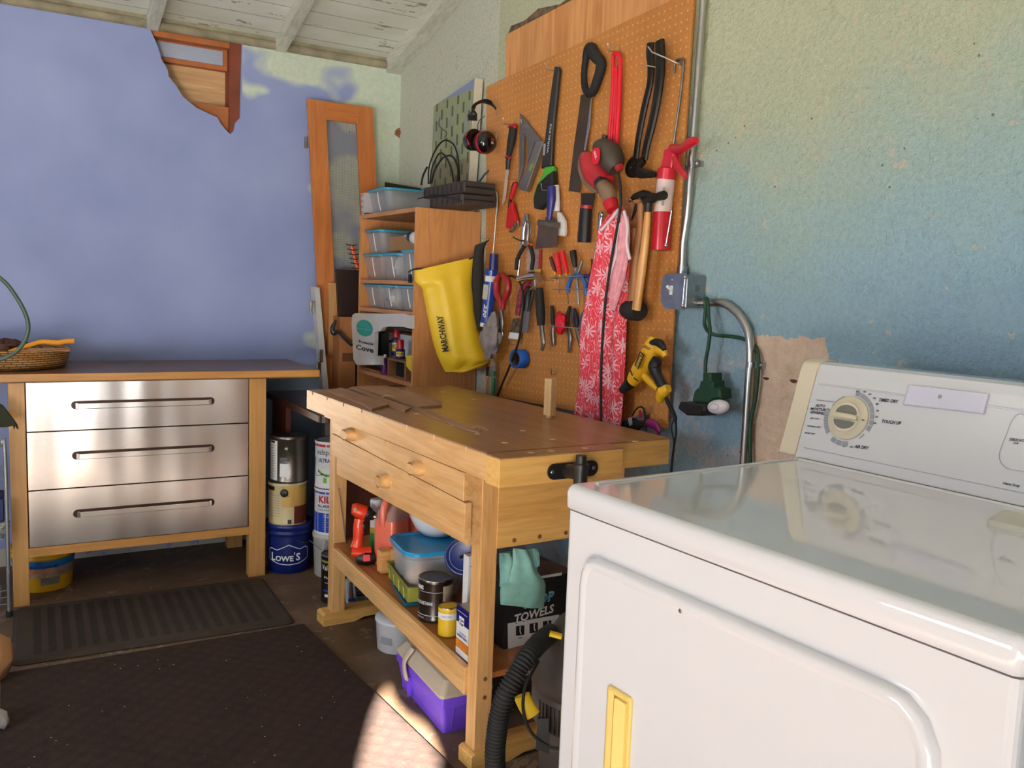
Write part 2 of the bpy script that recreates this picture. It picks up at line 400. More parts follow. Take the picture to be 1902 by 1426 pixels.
# framing seen in the hole: studs, header and outer sheathing
M_pine = wood('raw_pine_sheathing', (222, 186, 140), (196, 154, 108), 'X', .6, .8, .6)
M_red = mat('reddish_stud', (128, 62, 38), .6, var=.2); M_org = mat('stained_brace', (176, 104, 56), .6, var=.15)
mb = MB(); mb.box((.4, YW+.10, 1.8), (1.2, YW+.12, 2.30), M_pine)
mb.box((.4, YW+.014, 2.27), (1.3, YW+.10, 2.30), M_org)
mb.box((.57, YW+.06, 2.18), (.93, YW+.10, 2.28), M_org)
mb.box((.62, YW+.055, 2.200), (.90, YW+.0595, 2.262), M_plain)
mb.box((.92, YW+.013, 1.8), (.978, YW+.10, 2.31), M_red)
mb.box((.40, YW+.03, 1.84), (.92, YW+.09, 2.015), M_org)
struct(mb.build('trim_1', M_pine))
# right wall of stucco, the other two walls, ceiling
slab('wall_right', [(FY, 0), (YW+.2, 0), (YW+.2, roofz(YW+.2)+.05), (1.3, roofz(1.3)+.05), (FY, 2.5)], M_right, 0, XW, XW+.14)
slab('wall_left', [(FY, 0), (YW+.2, 0), (YW+.2, roofz(YW+.2)+.05), (1.3, roofz(1.3)+.05), (FY, 2.5)], M_plain, 0, -2.7, -2.6)
mb = MB()
yr = 1.3
mb.add([(-2.7, YW+.25, roofz(YW+.25)), (XW+.14, YW+.25, roofz(YW+.25)), (XW+.14, yr, roofz(yr)), (-2.7, yr, roofz(yr)),
        (-2.7, YW+.25, roofz(YW+.25)+.03), (XW+.14, YW+.25, roofz(YW+.25)+.03), (XW+.14, yr, roofz(yr)+.03), (-2.7, yr, roofz(yr)+.03)],
       [(0, 1, 2, 3), (4, 5, 6, 7), (0, 1, 5, 4), (1, 2, 6, 5), (3, 0, 4, 7)])
mb.add([(-2.7, yr, roofz(yr)), (XW+.14, yr, roofz(yr)), (XW+.14, FY-.1, 2.45), (-2.7, FY-.1, 2.45),
        (-2.7, yr, roofz(yr)+.03), (XW+.14, yr, roofz(yr)+.03), (XW+.14, FY-.1, 2.48), (-2.7, FY-.1, 2.48)],
       [(0, 1, 2, 3), (4, 5, 6, 7), (2, 3, 7, 6), (0, 3, 7, 4), (1, 2, 6, 5)])
struct(mb.build('ceiling', M_ceil))
# rafters
def rafter(x0, x1, n, dz=0):
    mb = MB(); y0, y1 = YW+.0, yr
    z0 = 2.288+dz; z1 = z0+SL*(y0-y1)
    mb.add([(x0, y0, z0), (x1, y0, z0), (x1, y1, z1), (x0, y1, z1), (x0, y0, roofz(y0)-.001), (x1, y0, roofz(y0)-.001), (x1, y1, roofz(y1)-.001), (x0, y1, roofz(y1)-.001)],
           [(0, 1, 2, 3), (4, 5, 6, 7), (0, 1, 5, 4), (1, 2, 6, 5), (2, 3, 7, 6), (3, 0, 4, 7)])
    struct(mb.build(n, M_raft))
rafter(1.668, XW-.001, 'trim_2', -.012); rafter(1.122, 1.170, 'trim_3'); rafter(.572, .618, 'trim_4'); rafter(-.02, .03, 'trim_5'); rafter(-.62, -.57, 'trim_6')
# blocking strips between the rafters above the wall board
mb = MB()
for a, b in ((1.17, 1.667), (.619, 1.121), (.031, .571), (-.569, -.021), (-2.6, -.621)):
    mb.tube([(a, YW+.002, 2.312), (b, YW+.002, 2.312)], .020, seg=10); mb.box((a, YW+.0, 2.325), (b, YW+.02, roofz(YW)))
struct(mb.build('trim_7', mat('dusty_blocking', (150, 142, 118), .8, var=.2, scale=14)))
# unseen wall behind the camera; doorway outline cut to shape the floor sun patch
pool = [(1.02, 2.50), (.925, 2.36), (.80, 2.13), (.745, 2.02), (.62, 1.88), (-1.2, 1.82), (-1.9, 1.2)]
prgt = [(1.018, 2.44), (.985, 2.29), (1.012, 2.20), (1.0, 2.06), (.975, 1.95)]
def backproj(p):
    k = (p[1]-FY)/SUND.y; return (p[0]-SUND.x*k, -SUND.z*k)
top = [backproj(p) for p in pool]; rgt = [backproj(p) for p in prgt]
xl = top[-1][0]; xr = rgt[-1][0]
outl = [(-2.6, 0), (xl, 0), (xl, top[-1][1])]+[q for q in top[::-1][1:]]+rgt+[(xr, 0), (XW, 0), (XW, 2.55), (-2.6, 2.55)]
slab('wall_front', outl, M_plain, 1, FY-.08, FY)
slab('trim_8', [(-9, -14), (9, -14), (9, FY-.085), (-9, FY-.085)], M_out, 2, -.14, -.02)
# ------------------------------------------------------------ woods and finishes
W_bench = wood('bench_rubberwood', (232, 186, 128), (208, 156, 94), 'Y', .38, .8, .7, coat=.2)
W_benchx = wood('bench_rubberwood_end', (236, 188, 112), (214, 160, 82), 'X', .38, .8, .6, coat=.2)
W_benchz = wood('bench_rubberwood_leg', (230, 182, 122), (206, 152, 90), 'Z', .4, .8, .8, coat=.2)
W_top = wood('brown_bench_surface', (164, 122, 82), (144, 104, 68), 'Y', .33, .6, .4, coat=.1)  # darker, duller brown for the top faces of bench and jaw
W_cab = wood('cabinet_birch', (206, 156, 92), (190, 138, 76), 'Z', .42, .5, .4, coat=.1)
W_cabx = wood('counter_edge', (206, 152, 84), (184, 128, 62), 'X', .4, .5, .4)
W_ctop = wood('counter_surface', (120, 84, 60), (104, 72, 52), 'X', .35, .5, .4)
W_oakz = wood('oak_veneer', (212, 152, 96), (192, 128, 74), 'Z', .45, 1.1, .9)
W_oaky = wood('oak_veneer_shelf', (200, 142, 96), (176, 118, 76), 'Y', .5, 1, .6)
W_door = wood('orange_cabinet_door', (200, 126, 68), (176, 100, 46), 'Z', .35, .8, .8, coat=.2)
W_raw = wood('rough_sawn_board', (172, 134, 104), (150, 112, 84), 'Y', .7, .8, .5)
P_white = mat('appliance_enamel', (216, 214, 215), .06, var=0, coat=.5)
P_beige = mat('aged_beige_plastic', (226, 212, 184), .4, var=.04)
K_black = mat('black_plastic', (24, 22, 22), .45, var=.2)
K_rub = mat('black_rubber', (30, 28, 27), .75, var=.2)
S_chrome = mat('chrome', (205, 205, 205), .15, 1, var=.03)
S_galv = mat('galvanised_steel', (170, 172, 174), .32, 1, var=.12, scale=20)
S_dull = mat('dull_steel', (138, 132, 124), .4, .9, var=.2, scale=20)
M_ink = mat('grey_print', (44, 46, 54), .6, var=0); M_ink2 = mat('light_grey_print', (150, 152, 158), .6, var=0)
M_blk = mat('black_print', (18, 18, 20), .6, var=0); M_wht = mat('white_print', (240, 240, 238), .6, var=0)
def steel_front():
    m = bpy.data.materials.new('brushed_drawer_steel'); m.use_nodes = True; t = NT(m)
    t.b.inputs['Metallic'].default_value = 1; t.base(lin((232, 222, 212)))
    r = t.noise(t.coord((2, 2, 140)), 4, 3); t.b.inputs['Roughness'].default_value = .24
    w = t.noise(t.coord((3.6, 1, .5)), 1.3, 1, .4); t.bump(t.math('ADD', t.math('MULTIPLY', w, 1.), t.math('MULTIPLY', r, .001)), .6, .034)
    return m
M_steel = steel_front()
# ------------------------------------------------------------ DRYER
dr = thing('clothes_dryer', 'large white clothes dryer with a dial console, in the right foreground', 'dryer', (.809, 1.183, 0), .056)
DW, DD, DH = .745, .655, .927
mb = MB(); mb.rbox((.006, -DW+.004, 0), (DD, -.004, .883), .012, P_white, axis=2)
o = part(mb, 'cabinet_body', P_white, dr); bevel(o, .006, 3)
# lid with rolled edges and a pressed border line
mb = MB(); prof = rrect(0, -DW, DD, 0, .016, 5)
rings = []
for ins_, z in ((.004, .886), (0, .890), (0, .914), (.0025, .921), (.0075, .926), (.013, .9275)):
    q = inset(prof, ins_) if ins_ else prof; rings.append([(a, b, z) for a, b in q])
mb.loft(rings, P_white, True, smooth=True)
part(mb, 'lid', P_white, dr)
mb = MB()
mb.tube(smooth([(.045, -.032, .9275), (.3, -.030, .9278), (.525, -.027, .9278), (.556, -.030, .9278), (.566, -.06, .9278), (.566, -.4, .9278), (.566, -.68, .9278)], 8), .0045, P_white, 8, flat=.8)
part(mb, 'pressed_ridge', P_white, dr)
# dark seam under the lid
mb = MB(); mb.rbox((.010, -DW+.008, .880), (DD-.01, -.008, .888), .01, mat('dark_lid_seam', (92, 74, 70), .8)); part(mb, 'seam', None, dr)
# door on the front face (facing -x): rounded outline
dpts = [(-.062, .12), (-.062, .775), (-.066, .800), (-.078, .818), (-.100, .826), (-.60, .826), (-.628, .823), (-.652, .806), (-.668, .775), (-.672, .74), (-.672, .12)]
dsm = []
for i, p in enumerate(dpts): dsm.append(p)
mb = MB(); rings = []
for ins_, x in ((0, .008), (0, -.004), (.004, -.010), (.010, -.0115), (.016, -.010), (.020, -.0085)):
    q = inset(dsm, ins_) if ins_ else dsm; rings.append([(x, a, b) for a, b in q])
mb.loft(rings, P_white, True, smooth=True)
dd = part(mb, 'door', P_white, dr)
# yellowed recessed handle
P_yel = mat('yellowed_handle_plastic', (226, 196, 112), .35, var=.06)
mb = MB(); rings = []; hq = rrect(-.206, .48, -.150, .640, .007, 4)
for ins_, x in ((0, -.0085), (0, -.0125), (.004, -.0135), (.009, -.0115), (.013, -.0095)):
    rings.append([(x, a, b) for a, b in (inset(hq, ins_) if ins_ else hq)])
mb.loft(rings, P_yel, False, smooth=True); mb.box((-.0100, -.193, .493), (-.0092, -.163, .627), mat('handle_recess', (170, 140, 66), .4))
mb.rbox((-.0150, -.196, .49), (-.0098, -.170, .627), .004, mat('handle_grip', (240, 216, 130), .3), axis=0)
h_ = part(mb, 'door_handle', P_yel, dd, label='yellowed recessed door handle'); h_.parent = dd
# console
def cons(y0, y1, m, dx=0, dz=0):
    mb = MB(); pr_ = [(.585-dx, .9285), (.590-dx, .945), (.602-dx, .985), (.622-dx, 1.052), (.636-dx, 1.100+dz), (.645-dx, 1.116+dz), (.660, 1.121+dz), (.704, 1.121+dz), (.704, .9285)]
    return mb.prism(pr_, y0, y1, 1, m)
part(cons(-DW-.02, -.004, P_white), 'console', P_white, dr)
mb = cons(-.007, .032, P_beige, .003, .002); o = part(mb, 'console_end_cap', P_beige, dr, label='beige console end cap'); bevel(o, .006, 3)
# fascia: plane of the console face, u runs along -y (left to right), v climbs the slope
fa = Vector((.590, -.018, .945)); fb = Vector((.634, -.018, 1.095)); fv = (fb-fa).normalized(); fu = Vector((0, -1, 0)); fn = fu.cross(fv)
def FA(u, v): return fa+fu*u+fv*v   # u metres to the right of the left edge, v metres up the slope
def fx(px):
    p = dr.matrix_basis.inverted() @ PP(px, dr.matrix_basis @ fa, dr.matrix_basis.to_3x3() @ fn); d = p-fa; return d.dot(fu), d.dot(fv)
M_fl = mat('fascia_grey', (176, 180, 190), .5, var=0)
mb = MB(); mb.tube([FA(.004, .004)+fn*.001, FA(.72, .004)+fn*.0006], .0007, M_fl, 6)
mb.tube(smooth([FA(*fx(f1(a, b)))+fn*.0008 for a, b in ((1902, 495), (1860, 490), (1810, 540), (1770, 640), (1720, 770), (1718, 840), (1750, 890), (1800, 912), (1902, 928))], 6), .0006, M_fl, 6)
mb.tube([FA(.0, .138)+fn*.001, FA(.72, .138)+fn*.001], .0016, P_white, 6)
part(mb, 'fascia_lines', M_ink2, dr)
# dial
dc = fx(f1(560, 520)); dcen = FA(*dc); rx = (fx(f1(718, 530))[0]-dc[0])
mb = MB(); R_ = rx*.98
mb.lathe([(R_, 0), (R_, .003), (R_*.96, .0045), (R_*.74, .006), (R_*.70, .010), (R_*.66, .0115)], dcen, P_beige, 40, axis=fn)
dl = part(mb, 'dial', P_beige, dr, label='cream timer dial with a raised grip')
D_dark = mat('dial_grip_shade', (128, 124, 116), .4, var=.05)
mb = MB()
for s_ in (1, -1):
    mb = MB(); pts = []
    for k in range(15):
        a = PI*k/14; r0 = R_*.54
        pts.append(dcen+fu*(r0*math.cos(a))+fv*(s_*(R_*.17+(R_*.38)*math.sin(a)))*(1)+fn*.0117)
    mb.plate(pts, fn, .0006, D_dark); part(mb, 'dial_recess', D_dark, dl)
mb = MB(); T_ = frame(dcen, fu, fv)
mb.tube([T_ @ Vector((-R_*.62, 0, .013)), T_ @ Vector((-R_*.3, 0, .019)), T_ @ Vector((R_*.3, 0, .019)), T_ @ Vector((R_*.62, 0, .013))], [R_*.10, R_*.15, R_*.15, R_*.10], P_beige, 12)
part(mb, 'dial_grip', P_beige, dl)
mb = MB(); mb.box((R_*.76, -.0008, .0058), (R_*.90, .0008, .0064), M_ink, T_); part(mb, 'dial_pointer', M_ink, dl)
# printed scale round the dial
mb = MB()
def dprint():
    global mb
    part(mb, 'dial_print', M_ink, dr); mb = MB()
def arc(a0, a1, r0, r1, n, gap=.12, m=M_ink2):
    for k in range(n):
        b0 = a0+(a1-a0)*(k+gap/2)/n; b1 = a0+(a1-a0)*(k+1-gap/2)/n
        vs = []
        for j in range(4):
            b = math.radians(b0+(b1-b0)*j/3)
            for r in (r0, r1): vs.append(dcen+fu*(r*math.cos(b))+fv*(r*math.sin(b))+fn*.0006)
        mb.add(vs, [(2*j, 2*j+2, 2*j+3, 2*j+1) for j in range(3)], m)
arc(88, -22, R_*1.06, R_*1.26, 8); dprint(); arc(-30, -48, R_*1.10, R_*1.16, 1); dprint(); arc(165, 225, R_*1.06, R_*1.26, 9); dprint(); arc(-120, -75, R_*1.08, R_*1.30, 3); dprint(); arc(112, 160, R_*1.05, R_*1.09, 1)
def ftext(s, p0, p1, h, m=M_ink, bold=True, shear=.18):
    a = fx(p0); b = fx(p1); write(mb, s, FA(*a), FA(*b)-FA(*a), fv, (Vector(b)-Vector(a)).length, h, m, bold, shear)
dprint()
ftext('AUTO', f1(305, 432), f1(380, 440), .0058); ftext('MOISTURE', f1(268, 458), f1(398, 470), .0058); ftext('SENSING', f1(266, 483), f1(378, 497), .0058)
dprint()
ftext('LESS DRY', f1(264, 526), f1(340, 533), .0032); ftext('NORMAL DRY', f1(243, 585), f1(350, 598), .0032); ftext('MORE DRY', f1(225, 638), f1(306, 648), .0032)
dprint()
ftext('WRINKLE GUARD', f1(316, 388), f1(450, 402), .0032, M_ink2)
dprint(); ftext('TIMED DRY', f1(790, 392), f1(940, 408), .0065); dprint(); ftext('TOUCH UP', f1(812, 556), f1(960, 573), .0065); dprint(); ftext('AIR DRY', f1(604, 748), f1(712, 762), .0065)
dprint()
for s_, p_ in (('80', (618, 322)), ('70', (670, 326)), ('60', (710, 343)), ('50', (745, 374)), ('40', (764, 418)), ('30', (768, 470)), ('20', (762, 516)), ('10', (748, 564)), ('10', (472, 722)), ('20', (514, 740)), ('30', (568, 746))):
    ftext(s_, f1(*p_), f1(p_[0]+24, p_[1]+3), .0036, M_ink)
dprint()
ftext('DELICATE', f1(1790, 692), f1(1915, 706), .0048); ftext('LOW', f1(1818, 718), f1(1862, 723), .0034); dprint(); ftext('Heavy Duty', f1(1738, 1032), f1(1868, 1056), .0058, M_ink)
part(mb, 'dial_print', M_ink, dr)
# clear light lens on the console
P_lens = mat('console_lamp_lens', (212, 208, 222), .25, var=.03, coat=.3)
q = [fx(f1(*p)) for p in ((985, 422), (1600, 492), (1640, 340), (1030, 270))]
mb = MB(); P4 = [FA(*a) for a in q]; ce = sum(P4, Vector())/4
mb.loft([P4, [p+fn*.006 for p in P4], [p+(ce-p)*.07+fn*.009 for p in P4]], P_lens, True, smooth=False)
ln = part(mb, 'lamp_lens', P_lens, dr, label='pale lilac plastic lamp lens')
mb = MB(); mb.lathe([(.004, .009), (.003, .0096)], FA(*fx(f1(1278, 365))), M_ink2, 14, axis=fn); part(mb, 'lens_screw', M_ink2, ln)
# lint screen cover at the back of the lid
mb = MB(); q = [dr.matrix_basis.inverted() @ PZ(p, .934) for p in ((1833, 966), (1866, 948), (1902, 950))]
mb.prism([(q[0].x, q[0].y), (q[1].x, q[1].y), (q[1].x+.004, -DW+.10), (q[0].x, -DW+.10)], .9275, .936, 2, mat('lint_cover_cream', (206, 203, 184), .4))
o = part(mb, 'lint_screen_cover', None, dr, label='cream lint screen cover'); bevel(o, .003)
mb = MB(); mb.lathe([(.0035, 0), (.0025, .001)], (-.0092, -.292, .806), S_dull, 12, axis=(-1, 0, 0)); part(mb, 'door_screw', S_dull, dr)

# ------------------------------------------------------------ WORKBENCH
bn = thing('workbench', 'golden wooden workbench with an end vise and drawers, standing beside the dryer', 'workbench', (.9774, 1.756, 0), .0336)
BL, BW, BH = 1.252, .575, .862
mb = MB(); mb.box((0, 0, BH-.004), (BW, BL, BH), W_top); mb.box((.0, .0, BH-.066), (.03, BL, BH-.004), W_bench); mb.box((.03, 0, BH-.071), (BW, .03, BH-.004), W_benchx)
mb.box((BW-.03, .03, BH-.066), (BW, BL, BH-.004), W_bench); mb.box((.03, BL-.03, BH-.066), (BW-.03, BL, BH-.004), W_benchx); mb.box((.03, .03, BH-.03), (BW-.03, BL-.03, BH-.004), W_bench)
o = part(mb, 'bench_top', W_top, bn, label='dull brown worktop with golden edges'); 
# dog holes: wooden discs let into the top
W_plug = mat('pale_wood_plug', (222, 192, 150), .5)
mb = MB(); inv = bn.matrix_basis.inverted()
for p_ in (f3(415, 180), f3(662, 253), f3(260, 282), f3(30, 205), f2(1385, 305), f2(1690, 378), f2(1130, 520), f2(1725, 718), f2(1480, 635), f3(1360, 268)):
    q = inv @ PZ(p_, BH); mb = MB(); mb.lathe([(.0085, -.001), (.0085, .0006)], (q.x, q.y, BH), W_plug, 16); part(mb, 'dog_hole_plug', W_plug, bn)
mb = MB()
for k, p_ in enumerate((f2(110, 318), f2(252, 366), f2(412, 428), f2(592, 490), f2(792, 562), f2(1036, 652), f2(1300, 752), f2(1616, 868))):
    q = inv @ PP(p_, bn.matrix_basis @ Vector((0, 0, 0)), bn.matrix_basis.to_3x3() @ Vector((1, 0, 0))); mb = MB(); mb.box((-.0008, q.y-.003, q.z-.006), (.001, q.y+.003, q.z+.006), W_plug if k > 3 else mat('dark_joint_slot', (110, 78, 44), .7)); part(mb, 'joint_pin', W_plug, bn)
# end vise
vj = MB(); vj.box((-.005, -.068, .792), (.358, -.006, BH-.003), W_benchx); vj.box((-.005, -.068, BH-.003), (.358, -.006, BH), W_top)
vo = part(vj, 'vise_jaw', W_benchx, bn, label='thick yellow-lit vise jaw'); bevel(vo, .0015)
for x in (.10, .16, .26): mb = MB(); mb.lathe([(.008, 0), (.008, .0006)], (x, -.037, BH), W_plug, 14); part(mb, 'jaw_plug', W_plug, vo)
mb = MB(); mb.prism(rrect(.128, .800, .275, .838, .018, 6), -.074, -.068, 1, K_black); mb.cyl((.182, -.074, .819), (.182, -.125, .825), .017, .019, K_black, 20)
vm = part(mb, 'vise_bracket', K_black, bn, label='black iron vise bracket')
mb = MB(); mb.cyl((.176, -.135, .70), (.176, -.135, .846), .0165, .0165, K_black, 24); mb.cyl((.176, -.135, .838), (.176, -.135, .848), .019, .019, K_black, 24); mb.cyl((.176, -.135, .848), (.176, -.135, .868), .0125, .0125, K_black, 24)
part(mb, 'vise_handle', K_black, vm)
for x in (.139, .262): mb = MB(); mb.lathe([(.005, 0), (.003, .002)], (x, -.074, .819), S_dull, 12, axis=(0, -1, 0)); part(mb, 'bracket_screw', S_dull, vm)
# carcass around the drawers
mb = MB(); mb.box((.03, .125, .600), (BW-.06, 1.03, .795), W_bench); o = part(mb, 'drawer_carcass', W_bench, bn)
mb = MB(); mb.box((.112, .120, .582), (BW-.05, .135, .793), W_benchx)
o = part(mb, 'end_panel', W_benchx, bn); bevel(o, .001)
for x in (.165, .245, .33): mb = MB(); mb.lathe([(.006, 0), (.0058, .001)], (x, .12, .598), mat('counterbored_hole', (120, 74, 36), .7), 14, axis=(0, -1, 0)); part(mb, 'bolt_hole', None, bn)
# drawers (fronts face the open room)
def drawer(y0, y1, z00, z01, z10, z11, hy, hz):
    """far end z00..z01, near end z10..z11"""
    mb = MB(); X0, X1 = .012, .032
    mb.add([(X0, y0, z10), (X1, y0, z10), (X1, y1, z00), (X0, y1, z00), (X0, y0, z11), (X1, y0, z11), (X1, y1, z01), (X0, y1, z01)],
           [(0, 1, 2, 3), (4, 5, 6, 7), (0, 1, 5, 4), (1, 2, 6, 5), (2, 3, 7, 6), (3, 0, 4, 7)], W_bench)
    d = part(mb, 'drawer', W_bench, bn); bevel(d, .0015)
    hb = MB(); rings = []
    for k in range(7):
        t = k/6; rr = .018*math.cos(t*1.1)+.006; rings.append([(X0-.030*t, hy+(.036-.006*t)*math.cos(a*2*PI/20), hz+rr*.9*math.sin(a*2*PI/20)) for a in range(20)])
    hb.loft(rings, W_bench, True); hb.lathe([(.019, 0), (.014, -.003)], (X0-.0295, hy, hz), mat('knob_hollow', (150, 96, 48), .6), 18, axis=(-1, 0, 0))
    part(hb, 'drawer_knob', W_bench, d); return d
drawer(.602, 1.034, .743, .794, .729, .790, .855, .766)
drawer(.125, .598, .729, .790, .716, .788, .372, .752)
drawer(.115, 1.034, .668, .740, .620, .713, .583, .672)
# legs, feet, rails, lower shelf
for (x, y) in ((.066, .122), (.44, .122), (.086, 1.200), (.44, 1.200)):
    mb = MB(); mb.box((x, y, .035), (x+.049, y+.048, .795), W_benchz); o = part(mb, 'leg', W_benchz, bn); bevel(o, .002)
for y in (.105, 1.19):
    mb = MB(); mb.prism([(.05, 0), (.17, 0), (.21, .012), (.36, .012), (.40, 0), (.53, 0), (.53, .040), (.52, .046), (.06, .046), (.05, .040)], y, y+.07, 1, W_benchx)
    o = part(mb, 'foot', W_benchx, bn); bevel(o, .003)
def shz(y): return .247+.055*(y-.15)
mb = MB()
mb.add([(.056, .168, .181), (.074, .168, .181), (.086, 1.150, .246), (.068, 1.150, .246), (.056, .168, .256), (.074, .168, .256), (.086, 1.150, .304), (.068, 1.150, .304)],
       [(0, 1, 2, 3), (4, 5, 6, 7), (0, 1, 5, 4), (1, 2, 6, 5), (2, 3, 7, 6), (3, 0, 4, 7)], W_bench); o = part(mb, 'shelf_rail', W_bench, bn); bevel(o, .003)
mb = MB(); mb.add([(.075, .13, shz(.13)-.016), (.50, .13, shz(.13)-.016), (.50, 1.24, shz(1.24)-.016), (.088, 1.24, shz(1.24)-.016), (.075, .13, shz(.13)), (.50, .13, shz(.13)), (.50, 1.24, shz(1.24)), (.088, 1.24, shz(1.24))],
       [(0, 1, 2, 3), (4, 5, 6, 7), (0, 1, 5, 4), (1, 2, 6, 5), (2, 3, 7, 6), (3, 0, 4, 7)], wood('lower_shelf_board', (186, 120, 70), (160, 96, 50), 'Y', .4, .7, .5)); part(mb, 'lower_shelf', None, bn)
for z in (.236, .186): mb = MB(); mb.lathe([(.006, 0), (.0058, .001)], (.093, .122, z), mat('counterbored_hole'), 14, axis=(0, -1, 0)); part(mb, 'leg_bolt', None, bn)
mb = MB(); mb.box((.035, 1.10, .776), (.07, 1.17, .795), W_bench); part(mb, 'top_cleat', W_bench, bn)
def BNW(x, y, z): return bn.matrix_basis @ Vector((x, y, z))

# ------------------------------------------------------------ CABINET with steel drawers
cb = thing('drawer_cabinet', 'wooden cabinet with three stainless steel drawers against the blue wall', 'cabinet', (.8767, 3.5905, 0), -.021)
mb = MB(); mb.box((-1.6, -.012, .840), (.289, .505, .845), W_ctop); mb.box((-1.6, -.012, .840), (.289, -.002, .872), W_cabx); mb.box((-1.6, -.002, .845), (.289, .505, .872), W_ctop)
o = part(mb, 'countertop', W_ctop, cb, label='dark brown countertop with an orange wood edge')
for x in (0, -.857):
    for y in (0, .44):
        mb = MB(); mb.box((x, y, 0), (x+(.068 if x == 0 else .053), y+.05, .840), W_cab); o = part(mb, 'leg', W_cab, cb); bevel(o, .0015)
mb = MB(); mb.box((-.804, .0, .185), (0, .02, .2185), W_cabx); part(mb, 'bottom_rail', W_cabx, cb)
mb = MB(); mb.box((-.857, .05, .19), (-.845, .44, .84), W_cab); mb.box((.055, .05, .19), (.067, .44, .84), W_cab); mb.box((-.804, .03, .185), (0, .44, .20), W_cab); mb.box((-.804, .45, .2), (0, .46, .84), W_cab); part(mb, 'carcass', W_cab, cb)
for z0, z1 in ((.6585, .839), (.4385, .6535), (.2205, .4335)):
    mb = MB(); hz = {.6585: .752, .4385: .560, .2205: .336}[z0]
    A = [(-.800, z0), (-.004, z0), (-.004, z1), (-.800, z1)]; mb.prism(A, .002, .022, 1, M_steel); d = part(mb, 'drawer', M_steel, cb, label='stainless steel drawer'); bevel(d, .0015)
    mb = MB(); mb.prism(rrect(-.654, hz-.0155, -.138, hz+.0155, .015, 6), .0000, .003, 1, mat('handle_slot', (70, 52, 46), .35, .9)); part(mb, 'handle_slot', None, d)  # dark plate; the shadow above the handle bar is put into its colour
    mb = MB(); mb.box((-.630, -.008, hz-.0135), (-.160, -.002, hz+.0065), M_steel); mb.box((-.640, -.008, hz-.0135), (-.630, .001, hz+.009), S_chrome); mb.box((-.160, -.008, hz-.0135), (-.150, .001, hz+.009), S_chrome)
    o = part(mb, 'drawer_handle', M_steel, d); bevel(o, .001)

# ------------------------------------------------------------ SHELF UNIT in the corner
hu = thing('shelf_unit', 'oak veneer shelving unit in the corner, its open shelves full of bins', 'shelf unit', (1.449, 3.245, 0), 0)
HX, HY, HZ = 1.742-1.449, .64, 1.5555
mb = MB(); mb.box((0, 0, .7435), (HX, .017, HZ), W_oakz); o = part(mb, 'side_panel', W_oakz, hu); bevel(o, .001)
mb = MB(); mb.box((0, HY-.017, .7435), (HX, HY, HZ), W_oakz); part(mb, 'side_panel', W_oakz, hu)
mb = MB(); mb.box((.0, .017, HZ-.017), (HX, HY-.017, HZ), W_oaky); part(mb, 'top_board', W_oaky, hu)
mb = MB(); mb.box((HX-.006, .017, .7435), (HX, HY-.017, HZ-.017), W_oaky); part(mb, 'back_panel', W_oaky, hu)
SHZ = [1.262, 1.135, .845, .762]
for z in SHZ:
    mb = MB(); mb.box((.002, .017, z-.017), (HX-.006, HY-.017, z), W_oaky); part(mb, 'shelf', W_oaky, hu)

# ------------------------------------------------------------ PEGBOARD and plywood
def m_peg():
    m = bpy.data.materials.new('pegboard'); m.use_nodes = True; t = NT(m); v = t.coord(rot=(.030, 0, 0)); sep = t.new('SeparateXYZ'); t.link(v, sep.inputs[0])
    a = t.math('SUBTRACT', t.math('FRACT', t.math('MULTIPLY_ADD', sep.outputs[1], 1/.0254, .3)), .5); b = t.math('SUBTRACT', t.math('FRACT', t.math('MULTIPLY_ADD', sep.outputs[2], 1/.0254, .2)), .5)
    d = t.math('ADD', t.math('MULTIPLY', a, a), t.math('MULTIPLY', b, b)); k = t.math('LESS_THAN', d, .016)
    n = t.noise(t.coord(), 3, 3); n2 = t.noise(t.coord(), 150, 2)
    c = t.ramp(n, [(.3, lin((184, 120, 58))), (.7, lin((204, 138, 72)))]); c = t.mix(.25, c, t.ramp(n2, [(.3, lin((150, 90, 34))), (.7, lin((220, 150, 78)))]))
    t.base(t.mix(t.math('MULTIPLY', k, .6), c, lin((236, 184, 118)))); t.b.inputs['Roughness'].default_value = .5; t.bump(t.math('MULTIPLY', k, -1.), .4, .003); return m
M_peg = m_peg()
PBX = 1.722
mb = MB(); mb.prism([(1.985, .846), (3.118, .808), (3.199, 2.053), (1.975, 2.108)], PBX, PBX+.006, 0, M_peg)
pb = mb.build('pegboard', M_peg); tag(pb, 'orange-brown pegboard full of hanging tools on the stucco wall', 'pegboard')
for y in (2.02, 2.52, 3.05): mb = MB(); mb.box((1.7282, y, .86), (1.7455, y+.04, 2.0), W_oakz); wpart(mb, 'furring_strip', W_oakz, pb)
W_ply = wood('fir_plywood', (226, 164, 104), (200, 130, 72), 'Z', .55, .55, 1.1)
mb = MB(); mb.prism([(1.99, 2.02), (3.053, 2.02), (3.063, 2.227), (1.99, 2.262)], 1.7285, 1.7445, 0, W_ply)
pw = mb.build('plywood_panel', W_ply); tag(pw, 'strip of orange fir plywood on the wall above the pegboard', 'plywood panel')

